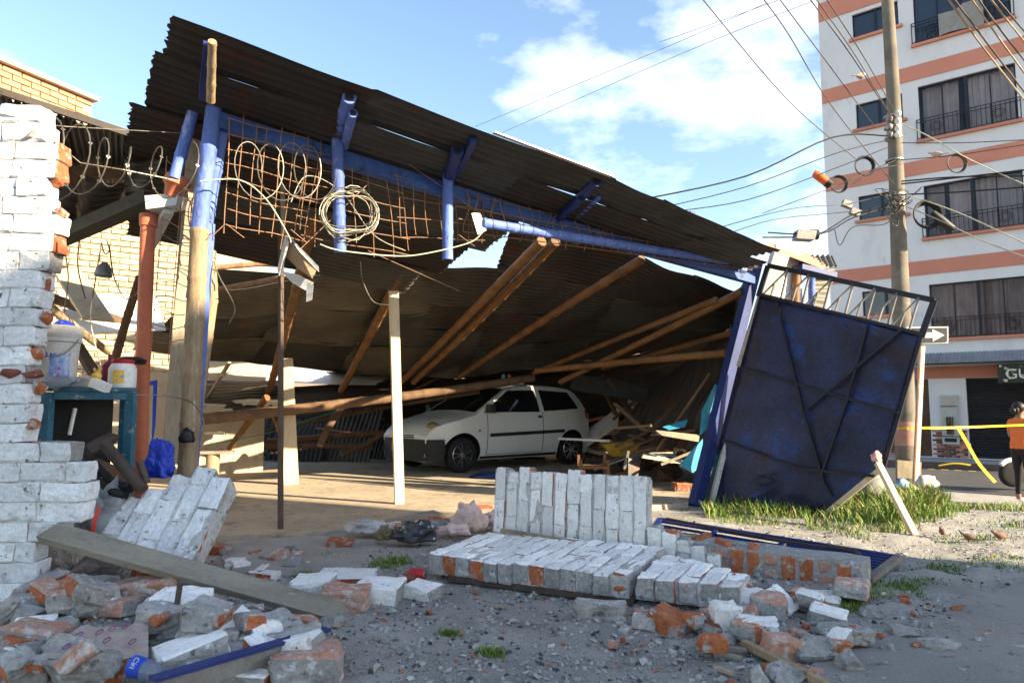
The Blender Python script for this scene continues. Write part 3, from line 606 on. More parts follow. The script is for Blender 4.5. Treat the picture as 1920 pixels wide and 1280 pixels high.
# front strip of sheets, ridges along the front; two rows in the overhang and one to three rows behind
def row(o0, o1, cuts, mats, dz, seed, back=None):
    for i in range(len(cuts)-1):
        t0, t1 = cuts[i]-.06, cuts[i+1]+.06; d_ = dz + .006*(i % 2)
        q = (RP(t0, o1, d_), RP(t1, o1, d_), RP(t1, o0, d_), RP(t0, o0, d_))
        sheet('corrugated_sheet', q, max(4, int(abs(o1-o0)/.078)), mats[i % len(mats)], roof, sag=.012, rag=.007 if i else .009, seed=seed+i, nu=8)
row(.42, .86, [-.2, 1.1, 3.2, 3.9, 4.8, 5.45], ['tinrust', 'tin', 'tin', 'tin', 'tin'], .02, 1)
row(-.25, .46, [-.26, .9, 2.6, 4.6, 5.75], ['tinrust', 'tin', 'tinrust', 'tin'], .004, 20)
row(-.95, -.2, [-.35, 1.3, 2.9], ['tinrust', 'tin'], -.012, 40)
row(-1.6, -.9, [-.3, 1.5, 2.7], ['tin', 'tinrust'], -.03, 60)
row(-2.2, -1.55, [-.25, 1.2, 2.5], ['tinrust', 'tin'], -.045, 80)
# pale strip painting the sunlit line along the front edge
lip = MB(); lip.bar(RP(2.0, .875, .022), RP(3.19, .875, .022), .04, .01); lip.build('sunlit_edge_strip', 'tinsunlit', roof)
# blue front beam and the rafter stubs that poke through
for ta, tb in ((.12, 3.2), (3.2, 6.1)): MB().bar(RP(ta, .0, -.085), RP(tb, .0, -.085), .09, .12).build('beam', 'bluebeam', roof)
def at_off(x, y, off): return FP(x, y, off)
for i, (a, b, oa, ob, r_, m_) in enumerate([((655, 182), (632, 262), .72, .0, .052, 'blue'), ((662, 212), (645, 275), .62, .05, .035, 'blue'), ((858, 282), (838, 345), .55, .0, .055, 'bluedark'), ((1118, 340), (1050, 408), .74, .0, .05, 'bluedark'), ((1090, 372), (1045, 412), .5, .0, .045, 'bluedark')]):
    p, q = at_off(*a, oa), at_off(*b, ob)
    st_ = guadua(q, p, r_, r_, 'rafter_stub', m_, roof)
    MB().tube([p + (p-q).normalized()*.004, p + (p-q).normalized()*.006], r_*.62, 12).build('dark_end_disc', 'black', st_)  # black disc paints the shade inside the open pole end
for (a, b, oa, ob) in [((888, 256), (852, 335), .74, .0), ((1300, 404), (1240, 448), .62, .0)]:
    MB().bar(at_off(*b, ob), at_off(*a, oa), .05, .1).build('rafter_stub', 'bluedark', roof)
p_, q_ = at_off(1122, 366, .55), at_off(1075, 410, 0.0)
MB().bar(q_, p_, .045, .07).build('rafter_stub', 'blue', roof)
# long bamboo rafters running back and down
raf = [((612, 306), 5.75, (497, 760), 10.6, .058), ((820, 368), 6.35, (640, 732), 11.0, .062), ((1016, 452), 7.0, (752, 716), 10.9, .056), ((1042, 452), 7.05, (775, 716), 10.8, .056),
       ((1204, 486), 7.5, (862, 706), 10.8, .054), ((1392, 546), 8.1, (1050, 716), 10.3, .05), ((1345, 562), 8.3, (1000, 700), 10.8, .045), ((1360, 662), 8.4, (1005, 695), 10.2, .05), ((1380, 622), 8.5, (1130, 690), 10.5, .045)]
for i, (a, ya, b, yb, r_) in enumerate(raf):
    guadua(P(*a, ya), P(*b, yb), r_, r_*.85, 'rafter', 'bamboo', roof, bend=.03)
guadua(P(355, 788, 8.6), P(1000, 708, 10.9), .075, .06, 'ridge_pole', 'wooddark', roof, bend=.04)
# rear roof field, hanging lower behind the rafters
A0, A1, A2, A3 = P(385, 545, 7.6), P(770, 505, 8.0), P(1205, 498, 8.5), P(1400, 556, 8.9)
B0, B1, B2, B3 = P(255, 655, 9.6), P(640, 694, 11.2), P(900, 700, 11.6), P(1330, 690, 11.8)
def patch(a, b, c, d, nu_, nv_, mats, seed, rot=False, sag=.03):
    k_ = 0
    for j in range(nv_):
        for i in range(nu_):
            u0, u1 = i/nu_-.015, (i+1)/nu_+.02; v0, v1 = j/nv_-.01, (j+1)/nv_+.02; dz = UP*(.012*((i+j) % 2) + .008*i)
            f = lambda u, v: a.lerp(b, u).lerp(d.lerp(c, u), v) + dz
            q = (f(u0, v0), f(u1, v0), f(u1, v1), f(u0, v1))
            wv = max(5, int((q[3]-q[0]).length/.085))
            sheet('corrugated_sheet', q, wv, mats[(i*2+j) % len(mats)], roof, sag=sag, rag=.012, seed=seed+k_, nu=8); k_ += 1
patch(A0, A1, B1, B0, 2, 3, ['tinbrown', 'tin', 'tinbrown'], 100, sag=.04)
patch(P(745, 530, 8.0), P(800, 492, 8.2), P(860, 705, 11.4), P(640, 694, 11.2), 1, 3, ['tinbrown', 'tin'], 130)
patch(P(795, 500, 8.2), P(945, 506, 8.3), P(872, 704, 11.4), P(740, 702, 11.3), 1, 4, ['tin', 'tinrust'], 150)
patch(P(962, 428, 7.7), P(1205, 478, 8.3), P(1095, 676, 11.5), P(866, 704, 11.4), 2, 4, ['tinrust', 'tin'], 160)
A2 = P(1203, 484, 8.35)
patch(A2, A3, P(1345, 640, 10.4), P(1090, 674, 11.4), 2, 3, ['tinrust', 'tin'], 180)
# behind the car the field folds down to the ground
K0, K1, K2 = V((-3.3, 13.3, 1.62)), V((0.2, 13.6, 1.62)), V((3.4, 12.6, 1.75))
patch(P(620, 696, 11.1), P(1095, 676, 11.5), K1, K0, 3, 2, ['tinrust', 'tin'], 300)
patch(P(1095, 676, 11.5), P(1345, 640, 10.4), K2, K1, 2, 2, ['tin', 'tinrust'], 320)
patch(K0, K1, V((.4, 15.4, .1)), V((-3.6, 15.0, .1)), 4, 2, ['tinrust', 'tin'], 340, sag=.05)
patch(K1, K2, V((3.6, 14.6, .1)), V((1.4, 15.2, .1)), 3, 2, ['tin', 'tinrust'], 360, sag=.05)
# sheets in sunlit colour seen through the gap, and those slid down at the back
for i, (q, wv, m_) in enumerate([((P(480, 462, 8.6), P(740, 470, 9.0), P(760, 506, 9.6), P(480, 500, 9.3)), 7, 'tinsunlit'), ((P(700, 492, 8.9), P(800, 480, 9.2), P(760, 530, 9.8), P(640, 524, 9.4)), 6, 'tinsunlit'),
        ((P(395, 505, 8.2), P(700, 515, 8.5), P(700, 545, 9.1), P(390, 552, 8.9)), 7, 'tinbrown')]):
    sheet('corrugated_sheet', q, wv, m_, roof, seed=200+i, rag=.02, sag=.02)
guadua(P(400, 502, 7.3), P(545, 490, 7.6), .03, .03, 'purlin', 'rebar', roof); guadua(P(395, 545, 7.2), P(560, 515, 7.5), .03, .03, 'purlin', 'rebar', roof)
rear = thing('rear_roof_sheets', 'pale and rusty corrugated sheets fallen low at the back left of the shed', 'roof sheets', P(500, 800, 13))
for i, (q, wv, m_) in enumerate([((P(365, 672, 12.0), P(760, 690, 12.6), P(700, 722, 11.4), P(365, 715, 11.0)), 10, 'tinsunlit'), ((P(352, 690, 11.0), P(470, 700, 11.3), P(440, 722, 10.6), P(352, 716, 10.4)), 7, 'tinred'),
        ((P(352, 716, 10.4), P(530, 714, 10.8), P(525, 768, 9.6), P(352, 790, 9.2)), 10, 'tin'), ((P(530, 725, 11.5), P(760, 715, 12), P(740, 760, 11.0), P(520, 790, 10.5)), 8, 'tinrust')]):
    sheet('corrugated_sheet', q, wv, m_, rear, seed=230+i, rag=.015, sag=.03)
dk = thing('fallen_roof_sheets', 'dark corrugated sheets slid down to the ground behind the leaning gate', 'roof sheets', P(1290, 850, 9.5))
for i, (q, wv, m_) in enumerate([((P(1395, 600, 8.6), P(1395, 770, 8.4), P(1140, 838, 10.3), P(1225, 720, 10.9)), 12, 'tinrust'), ((P(1080, 700, 11.2), P(1240, 735, 10.8), P(1215, 760, 10.2), P(1070, 728, 10.8)), 8, 'tin'), ((P(1390, 690, 8.3), P(1370, 850, 8.2), P(1200, 835, 9.2), P(1290, 740, 9.3)), 10, 'tinrust')]):
    sheet('corrugated_sheet', q, wv, m_, dk, seed=250+i, rag=.015, sag=.04)
sheet('lit_slatted_sheet', (P(1098, 808, 12.9), P(1163, 760, 12.8), P(1158, 800, 12.4), P(1100, 838, 12.5)), 9, 'tinsunlit', seed=260, label='sunlit corrugated sheet leaning on edge behind the car', cat='roof sheet')
# --------- right hand end: white chipped post, blue leaning post, tiles and odd ends above the gate
pb_ = G(1303, 948, .0); ptp = FP(1418, 492, -.05)
MB().bar(pb_, ptp, .13, .10, up=FN).build('leaning_gate_post', 'bluedark', label='dark blue timber post leaning beside the gate hinges', cat='post')
MB().bar(G(1322, 945, 0)+V((.05, -.05, 0)), P(1396, 690, 7.7), .05, .05).build('gate_stile', 'whitepost', label='thin white stile along the hinge edge of the blue gate', cat='stile')
sf = thing('sun_blocking_fence', 'dark corrugated tin fence added behind the gate post to keep sun off the car', 'fence', V((3.3, 9.5, 0)))  # added to block the sun from the car
for i in range(5):
    a, b = V((2.85, 8.3, 0)).lerp(V((3.9, 13.2, 0)), i/5-.01), V((2.85, 8.3, 0)).lerp(V((3.9, 13.2, 0)), (i+1)/5+.01); h0, h1 = 2.62-.1*i, 2.62-.1*(i+1)
    sheet('corrugated_sheet', (a+UP*.02, a+UP*h0, b+UP*h1, b+UP*.02), 13, 'tinrust' if i % 2 else 'tin', sf, seed=400+i, nu=4, sag=.02)
wp = MB(); q0, q1 = P(1398, 690, 7.6), P(1462, 478, 7.55)
wp.bar(q0, q1, .17, .15, up=V((0, 1, 0))); wp.build('white_gate_pillar', 'whitepost', label='chipped white concrete pillar between shed roof and gate top', cat='pillar')
ov = thing('eave_scraps', 'broken tile and tin eave over the gate corner', 'eave', P(1500, 640, 8.2))
sheet('corrugated_sheet', (P(1432, 462, 7.6), P(1545, 505, 8.0), P(1560, 492, 8.6), P(1450, 455, 8.4)), 6, 'tinred', ov, amp=.02, seed=3)
sheet('corrugated_sheet', (P(1490, 480, 8.3), P(1500, 500, 8.0), P(1570, 500, 8.2), P(1560, 478, 8.6)), 7, 'tinbrown', ov, amp=.02, seed=4)
sheet('corrugated_sheet', (P(1530, 505, 8.1), P(1568, 500, 8.2), P(1545, 585, 8.0), P(1525, 580, 7.9)), 5, 'tinbrown', ov, amp=.015, seed=5)
MB().bar(P(1500, 500, 7.9), P(1565, 516, 8.1), .08, .06).build('fascia', 'bluedark', ov)
guadua(P(1522, 515, 8.0), P(1522, 600, 8.0), .04, .04, 'short_blue_post', 'blue', label='short pale blue pole standing behind the gate grille', cat='pole')
guadua(P(1494, 500, 8.0), P(1490, 600, 7.9), .05, .05, 'short_bamboo_post', 'bamboo', label='short brown bamboo behind the gate grille', cat='pole')
MB().box(P(1475, 540, 8.05), (.42, .1, 1.0), .5).build('white_wall_stub', 'facade', label='broken white wall stub behind the gate grille', cat='wall')

# ================================================================== POSTS, PIPES AND REINFORCING MESH OF THE FRONT
bpp = thing('bamboo_corner_post', 'thick bamboo corner post with blue painted top at the left of the shed', 'post', G(345, 1075))
guadua(P(402, 190, 4.85), P(372, 440, 4.82), .058, .062, 'painted_top', 'blue', bpp); guadua(P(374, 430, 4.82), P(342, 1075, 4.75), .064, .07, 'bare_stem', 'bamboodry', bpp)
MB().bar(P(396, 420, 4.9), P(352, 1060, 4.86), .03, .05).build('blue_edge', 'blue', bpp)
guadua(P(418, 235, 4.95), P(362, 560, 4.95), .05, .055, 'blue_bamboo_post', 'blue', label='second blue bamboo post tied behind the corner post', cat='post')
guadua(P(367, 192, 4.9), P(327, 335, 4.88), .042, .044, 'short_blue_bamboo', 'blue', label='short blue bamboo leaning left of the corner post', cat='pole')
stp = guadua(P(398, 78, 4.05), P(395, 190, 4.45), .026, .03, 'bamboo_stub', 'bamboodry', label='short dry bamboo stub sticking up at the roof corner', cat='pole')
MB().bar(P(388, 82, 4.08), P(378, 185, 4.5), .04, .04).build('dark_rafter_end', 'bluedark', label='dark blue rafter end beside the bamboo stub', cat='rafter')
MB().bar(P(372, 245, 5.2), P(322, 870, 5.15), .14, .05, up=FN).build('grey_plank_post', 'wood', label='wide grey plank post behind the bamboo corner post', cat='post')
guadua(P(392, 470, 5.3), P(398, 560, 5.35), .05, .045, 'bent_bamboo', 'bamboodry', label='bent dry bamboo length beside the blue corner post', cat='pole'); guadua(P(398, 560, 5.35), P(372, 760, 5.4), .045, .04, 'splintered_bamboo', 'bamboodry', label='splintered bamboo length hanging low beside the corner post', cat='pole')
def plankpost(tp, bt, yt, wd, name, label, m, **k):
    b_ = G(*bt, .045); t_ = P(*tp, yt); return MB().bar(b_, t_, wd, .05, up=V((.5, -1, 0)).normalized()).build(name, m, label=label, cat='post', **k)
plankpost((738, 546), (749, 944), 7.35, .10, 'pale_plank_post', 'tall pale plank post propping the roof in the middle of the shed', 'woodpale')
plankpost((535, 672), (546, 908), 9.2, .19, 'wide_plank_post', 'short wide pale plank post behind the thin steel post', 'woodpale')
MB().bar(G(526, 992, .04), P(527, 440, 6.0), .035, .035).build('thin_steel_post', 'ruststeel', label='thin dark steel post standing at the front edge of the floor', cat='post')
guadua(P(532, 440, 5.9), P(528, 268, 5.75), .022, .02, 'grey_stick', 'wood', label='grey stick rising from the thin steel post into the mesh', cat='stick')
for (a, b, lab) in [((632, 254), (638, 474), 'left hanging blue bamboo length under the front beam'), ((840, 318), (839, 487), 'right hanging blue bamboo length under the front beam')]:
    p, q = FP(*a, .12), FP(*b, .12); o_ = guadua(p, q, .047, .047, 'hanging_blue_pole', 'blue', label=lab, cat='pole')
    MB().tube([q-UP*.004, q-UP*.006], .03, 12).build('dark_end_disc', 'black', o_)  # black disc for the dark inside of the pole, no real hollow
lp = thing('blue_rail_pole', 'long pale blue pole slung below the front beam with wires wrapped round it', 'pole', FP(1150, 760, .1))
p, q = FP(905, 418, .15), FP(1417, 498, .08)
guadua(p, q, .045, .045, 'pole', 'blue', lp)
for i in range(26):
    c_ = p.lerp(q, (i+.5)/26); dv = (q-p).normalized(); e1 = dv.orthogonal().normalized(); e2 = dv.cross(e1)
    MB().tube([c_ + (e1*math.cos(a*.7)+e2*math.sin(a*.7))*.049 + dv*.004*a for a in range(10)], .0025, 4).build('wire_tie', 'wire', lp)
MB().hull([FP(884, 400, .16), FP(900, 398, .16), FP(912, 432, .16), FP(896, 440, .16), FP(884, 400, .08), FP(900, 398, .08), FP(912, 432, .08), FP(896, 440, .08)]).build('junction_box', 'white', label='small white junction box at the left end of the blue rail pole', cat='box')
# reinforcing mesh hanging in the front plane
mesh_ = thing('reinforcing_mesh', 'rusty steel reinforcing mesh hanging under the blue front beam', 'mesh', FP(650, 640, .05))
def bars(p00, p10, p11, p01, nv_, nh_, off, seed, br=.0034):
    r_ = random.Random(seed)
    def at(u, v):
        x = lerp(lerp(p00[0], p10[0], u), lerp(p01[0], p11[0], u), v); y = lerp(lerp(p00[1], p10[1], u), lerp(p01[1], p11[1], u), v)
        return FP(x, y, off + .05*math.sin(3*u+seed)+.03*math.sin(4*v))
    for i in range(nv_+1):
        u = i/nv_ + r_.uniform(-.02, .02); k0, k1 = r_.uniform(-.14, .02), 1+r_.uniform(-.06, .14)
        MB().tube([at(u+.012*math.sin(v*5+i), lerp(k0, k1, v)) for v in (0, .2, .4, .6, .8, 1)], br, 5).build('bar', 'rebar', mesh_)
    for j in range(nh_+1):
        v = j/nh_; k0, k1 = r_.uniform(-.05, .02), 1+r_.uniform(-.02, .05)
        MB().tube([at(lerp(k0, k1, u), v + .012*math.sin(u*6+j)) for u in (0, .2, .4, .6, .8, 1)], br, 5).build('bar', 'rebar', mesh_)
bars((432, 222), (600, 268), (570, 452), (424, 420), 7, 7, .06, 1)
bars((575, 245), (745, 300), (770, 480), (560, 440), 6, 6, .03, 2)
bars((745, 330), (905, 372), (905, 450), (755, 445), 6, 3, .05, 3)
bars((880, 366), (1410, 484), (1410, 506), (880, 436), 30, 3, .10, 4, .0048)
bars((312, 300), (372, 330), (350, 640), (285, 640), 2, 12, -.3, 5)
for a, b in [((700, 262), (915, 410)), ((690, 470), (860, 545)), ((860, 440), (890, 462)), ((690, 345), (560, 470)), ((422, 420), (395, 445)), ((424, 420), (458, 446)), ((545, 430), (575, 455))]:
    MB().tube([FP(*a, .1), FP(*b, .1)], .0034, 5).build('bar', 'rebar', mesh_)
# wire coil, cables, razor wire
cl = thing('cable_coil', 'loose coil of pale cable hung round the blue pole', 'cable coil', FP(655, 440, .2))
for i in range(8):
    r_ = random.Random(i+5); cx, cy, rx, ry = 655+r_.uniform(-8, 8), 398+r_.uniform(-8, 8), r_.uniform(42, 57), r_.uniform(38, 56); a0 = r_.uniform(0, 6)
    MB().tube([FP(cx+rx*math.cos(a0+k*.27), cy+ry*math.sin(a0+k*.27)*(.9+.1*math.sin(k)), .17+.012*i) for k in range(24)], .0042, 6).build('loop', 'cable' if i % 2 else 'wire', cl, smooth=60)
def cable(name, pts, r_, m_, label, cat='cable', group=None, n=6, fp=None):
    pp = [FP(a, b, fp) if fp is not None else P(a, b, c) for (a, b, *c0) in pts for c in [c0[0] if c0 else 0]]
    return MB().tube(spline(pp, n), r_, 6).build(name, m_, label=label, cat=cat, group=group, smooth=60)
cable('pale_cable', [(375, 340), (450, 338), (500, 375), (540, 440), (545, 455)], .006, 'cable', 'pale cable running from the corner post down to the bent panel', fp=.2)
cable('pale_cable', [(905, 435), (880, 455), (800, 475), (740, 480), (640, 470), (600, 458)], .006, 'cable', 'pale cable sagging from the junction box to the coil', fp=.16)
cable('pale_cable', [(545, 380), (575, 330), (640, 360), (700, 440), (760, 470)], .004, 'cable', 'thin cable looping through the mesh beside the coil', fp=.14)
cable('wire_end', [(400, 490, 4.9), (412, 520, 4.85), (440, 575, 4.8), (430, 605, 4.8)], .004, 'wire', 'thin loose wire curling below the corner post top', 'wire')
cable('wire_end', [(676, 490, 6.2), (680, 525, 6.2), (700, 565, 6.2), (732, 572, 6.2)], .005, 'wire', 'barbed wire end hanging in front of the pale plank post', 'wire')
cable('wire_end', [(250, 740, 4.3), (310, 742, 4.4), (360, 755, 4.5), (382, 790, 4.5), (376, 820, 4.5)], .004, 'wire', 'bent wire poking out from the cabinet past the corner post', 'wire')
cable('wire_end', [(862, 315, 5.9), (880, 330, 5.9), (897, 345, 5.9)], .004, 'wire', 'short wire tail hanging from the rafter stub', 'wire')
rz = thing('razor_wire', 'coiled razor wire strung from the white wall to the corner post', 'razor wire', P(180, 640, 4.0))
pts = []; N_ = 6.2
for i in range(int(N_*22)+1):
    a = i/22*2*math.pi; u = i/(N_*22); c_ = P(lerp(18, 345, u), lerp(292, 322, u), 3.75 + 1.0*u)
    r_ = .225*(.85+.3*math.sin(i*.05)); pts.append(c_ + V((r_*.9*math.cos(a), -.12*math.cos(a), r_*math.sin(a))))
MB().tube(pts, .0042, 5).build('coil', 'wire', rz, smooth=60)
bb = MB()
for i in range(0, len(pts)-2, 3):
    p = pts[i]; d_ = (pts[i+1]-p).normalized(); e = d_.orthogonal().normalized()*.013; bb.add([p-d_*.016, p+e, p+d_*.016, p-e], [(0, 1, 2, 3)])
bb.build('barbs', 'wire', rz, kind='stuff')
MB().tube([P(0, 225, 3.6), P(120, 237, 4.0), P(345, 250, 4.8)], .003, 4).build('strand', 'wire', rz); MB().tube([P(90, 255, 3.9), P(150, 305, 4.1), P(230, 318, 4.5), P(330, 338, 4.8)], .004, 4).build('strand', 'wire', rz)
for k_, (x0, x1) in enumerate([(455, 540), (540, 600)]):
    pts = []
    for i in range(46):
        a = i/22*2*math.pi; u = i/45; c_ = FP(lerp(x0, x1, u), lerp(318, 325, u), .2); pts.append(c_ + FD*.13*math.cos(a) + UP*.21*math.sin(a))
    MB().tube(pts, .0042, 5).build('coil', 'wire', rz, smooth=60)
# bent white panel hanging on the thin post
bp_ = thing('bent_sheet_metal', 'bent white and brown sheet panel hanging on the thin steel post', 'panel', P(560, 560, 5.9))
a, b, c, d = P(540, 442, 5.9), P(595, 500, 5.7), P(588, 515, 5.65), P(526, 512, 5.85)
MB().poly([P(538, 440, 5.9), P(524, 505, 5.95), P(527, 517, 5.9), P(542, 455, 5.85)], .02, V((1, 0, 0))).build('side', 'white', bp_)
q = [P(540, 442, 5.9), P(556, 462, 5.85), P(597, 500, 5.75), P(585, 522, 5.7), P(555, 500, 5.85), P(530, 475, 5.95)]
MB().poly(q, .012, V((.2, -1, 0))).build('face', 'card', bp_)
MB().poly([P(527, 508, 5.9), P(560, 515, 5.85), P(588, 530, 5.72), P(575, 545, 5.7), P(548, 530, 5.82)], .012, V((.2, -1, 0))).build('lower_flap', 'white', bp_)
MB().poly([P(541, 441, 5.88), P(597, 499, 5.73), P(598, 510, 5.72), P(560, 470, 5.8)], .015, V((.2, -1, 0))).build('upper_fold', 'white', bp_)
MB().poly([P(575, 528, 5.68), P(588, 534, 5.66), P(585, 562, 5.68), P(574, 566, 5.7)], .006, V((.2, -1, 0))).build('torn_strip', 'white', bp_)
# ladder, stump table, lying poles and debris at the back
ld = thing('wooden_ladder', 'small wooden ladder leaning at the back left of the shed', 'ladder', P(400, 860, 8.0))
MB().bar(G(407, 862, .05)+V((0, -1.5, .4)), P(430, 680, 9.0), .04, .04).build('rail', 'wood', ld)
MB().bar(G(357, 862, .05)+V((-.0, -1.5, .4)), P(368, 680, 9.0), .04, .04).build('rail', 'wood', ld)
for yy in (700, 757, 810): MB().bar(P(362, yy, 8.6), P(422, yy+3, 8.4), .03, .03).build('rung', 'wood', ld)
stt = thing('plank_stool', 'rough stool of a plank nailed on a log stump', 'stool', G(397, 912, .045))
s0_ = G(397, 912, .045); MB().lathe([(.085, 0), (.082, .2), (.088, .42)], 12, s0_).build('stump', 'bamboodry', stt, smooth=40)
MB().box(s0_+V((0, 0, .44)), (.48, .2, .035), .1).build('seat', 'wood', stt)
jk = thing('trolley_jack', 'red trolley jack on the shed floor beside the corner post', 'jack', G(395, 935, .045))
j0, j1 = G(360, 938, .045), G(428, 932, .045)
MB().bar(j0+UP*.07, j1+UP*.08, .12, .09).build('body', mat('jack_red', (0.22, 0.02, 0.025), (0.12, 0.015, 0.02), 9, 0.6, 0.2), jk)
for e in (-.07, .07): MB().lathe([(.045, -.02), (.05, 0), (.045, .02)], 14, j1+UP*.05+V((0, e, 0)), ax=(0, 1, 0)).build('wheel', 'steel', jk, smooth=40)
guadua(P(365, 905, 5.5), P(372, 910, 5.4), .02, .02, 'jack_handle', 'steel', jk)
for i, (a, ya, b, yb, r_, m_, lab) in enumerate([((640, 765), 10.0, (600, 835), 9.6, .05, 'wooddark', 'dark broken bamboo standing behind the wide plank post'), ((640, 852), 11.3, (720, 812), 11.6, .05, 'wooddark', 'dark pole propped against the front of the car'), ((500, 745), 9.5, (430, 840), 10.4, .05, 'bamboo', 'bamboo strut slanting down at the back left of the shed'), ((505, 760), 9.3, (540, 870), 9.2, .035, 'bamboo', 'short slanting bamboo beside the wide plank post'),
        ((500, 828), 12.3, (740, 810), 12.6, .06, 'bamboo', 'bamboo pole lying along the ground behind the plank posts'), ((480, 838), 11.6, (700, 838), 11.8, .05, 'wooddark', 'dark pole lying flat behind the plank posts'), ((530, 800), 11.5, (900, 735), 11.6, .035, 'wooddark', 'dark thin pole sloping up over the car bonnet')]):
    guadua(P(*a, ya), P(*b, yb), r_, r_*.9, 'broken_pole', m_, label=lab, cat='pole', bend=.04)
cable('green_rope', [(380, 835, 9.6), (500, 812, 9.6), (600, 780, 9.7), (700, 752, 10), (800, 735, 10.2)], .006, mat('green_cord', (0.02, 0.2, 0.1), (0.02, 0.14, 0.08)), 'green cord slung across the back of the shed', 'cord')
rt = random.Random(99)
for i in range(34):       # tangle of broken poles and laths behind and right of the car
    side = i % 2; x0 = rt.uniform(1.6, 3.0) if side else rt.uniform(-3.4, 1.4); y0 = rt.uniform(9.6, 12.2) if side else rt.uniform(13.2, 14.2); z0 = rt.uniform(.15, 1.25)
    a = rt.uniform(-.9, .9) + (math.pi if rt.random() < .5 else 0); L__ = rt.uniform(.7, 2.0); q_ = V((x0+math.cos(a)*L__*.6, y0+math.sin(a)*L__*.5, max(.1, z0+rt.uniform(-.7, .7))))
    if side: q_.x = max(q_.x, 1.5)
    guadua(V((x0, y0, z0)), q_, rt.uniform(.025, .05), rt.uniform(.02, .045), 'tangled_pole', rt.choice(['wooddark', 'wooddark', 'bamboo']), label='broken pole in the dark tangle behind and right of the car', cat='pole', group='tangle of broken poles round the car', n=7)
for i, (x, y, dx, h_, lean_) in enumerate([(-5.6, 12.4, 1.0, 1.1, .5), (-4.6, 12.9, 1.1, .8, .6), (-3.6, 12.8, 1.0, 1.2, .5), (-6.4, 11.6, .9, 1.2, .4), (-2.9, 13.4, .9, .7, .5), (-5.0, 13.6, 1.3, 1.3, .3)]):  # dark sheets put in to make the back left darker
    a = V((x, y, .05)); b = V((x+dx, y+rt.uniform(-.3, .3), .05)); t_ = V((rt.uniform(-.2, .2), lean_, h_))
    sheet('darkening_sheet', (a, a+t_, b+t_+V((0, 0, rt.uniform(-.3, .2))), b), 12, 'tinrust' if i % 2 else 'tin', seed=600+i, rag=.02, sag=.04, label='dark corrugated sheet leaning at the back left of the shed', cat='roof sheet', group='sheets leaning at the back left')
# low back wall of neighbouring yards, and fallen timber against it
bw = thing('yard_wall', 'pale rendered yard wall seen through gaps behind the collapsed shed', 'wall', V((-2, 16.5, 0)))
MB().box((-2.2, 16.6, 1.2), (13, .2, 2.4)).build('wall', mat('yard_render', (0.42, 0.33, 0.26), (0.33, 0.25, 0.2), 1), bw); MB().box((-2.2, 16.6, 2.43), (13.1, .3, .06)).build('coping', 'band', bw)
r_ = random.Random(3)
for i in range(46):
    x0 = r_.uniform(-5.5, 2.2); y0 = r_.uniform(12.6, 15.0); L__ = r_.uniform(.6, 1.8); a = r_.uniform(-.7, .7); tl = r_.uniform(-.25, .35); z0 = r_.uniform(.06, .75)
    p = V((x0, y0, z0)); q = p + V((math.cos(a)*L__, math.sin(a)*L__, tl*L__)); q.z = max(q.z, .06)
    nm, m_ = r_.choice([('timber_scrap', 'wooddark'), ('timber_scrap', 'bamboo'), ('timber_scrap', 'woodpale'), ('timber_scrap', 'band'), ('timber_scrap', 'tinsunlit')])
    MB().bar(p, q, r_.uniform(.05, .14), r_.uniform(.02, .07)).build(nm, m_, label='broken timber in the heap of debris behind the car', cat='timber', group='timber scraps heaped at the back of the shed')

# clutter hanging in the passage at the left
for i, (pts_, lab) in enumerate([([(118, 452, 6.2), (128, 520, 6.2), (120, 600, 6.3), (135, 660, 6.3)], 'cord hanging nearest the white wall in the left passage'), ([(150, 440, 6.1), (146, 500, 6.1), (160, 560, 6.2)], 'second cord hanging in the left passage'), ([(188, 470, 6.0), (178, 530, 6.0), (170, 600, 6.1), (190, 690, 6.1)], 'long looping cord hanging in the left passage'), ([(205, 460, 5.9), (214, 520, 5.9), (236, 560, 6.0), (262, 545, 6.0)], 'cord swinging toward the orange pipe'), ([(190, 455, 5.9), (196, 475, 5.9), (205, 470, 5.9), (200, 450, 5.9)], 'knotted wire end under the gutter')]):
    cable('loose_wire', pts_, .006, 'wooddark' if i % 2 else 'wire', lab, 'cord')
MB().lathe([(.02, 0), (.06, .05), (.075, .12), (.06, .13)], 14, P(197, 492, 5.9), ax=(-.1, 0, -1)).build('hanging_lamp', 'steel', label='small grey lamp shade hanging under the gutter', cat='lamp', smooth=40)
MB().bar(P(120, 590, 7.4), P(300, 585, 8.2), .5, .03, up=V((.5, -1, .4)).normalized()).build('lit_background_sheet', 'white', label='white sheet standing in for the lit background behind the orange pipe', cat='sheet')  # added white sheet, its colour gives the bright lit background
guadua(P(75, 560, 6.0), P(205, 660, 6.6), .04, .035, 'fallen_passage_pole', 'bamboodry', label='dry pole sloping down behind the paint bucket', cat='pole', bend=.05)
MB().bar(P(140, 640, 5.6), P(205, 745, 5.4), .09, .04).build('leaning_batten', 'wooddark', label='dark batten leaning behind the jar', cat='batten')
for i, (q, m_, lab) in enumerate([((P(90, 300, 5.4), P(150, 330, 5.5), P(140, 430, 6.0), P(85, 420, 5.9)), 'tinrust', 'torn dark tin flap hanging under the canopy nearest the wall'), ((P(160, 330, 5.6), P(235, 345, 5.6), P(215, 405, 6.1), P(150, 420, 6.2)), 'tinrust', 'torn dark tin flap hanging above the gutter'), ((P(232, 300, 5.3), P(300, 300, 5.3), P(285, 350, 5.6), P(235, 355, 5.7)), 'tin', 'torn tin flap hanging beside the clay pipe collar')]):
    sheet('tin_flap', q, 7, m_, seed=500+i, rag=.03, sag=.03, label=lab, cat='roof sheet')
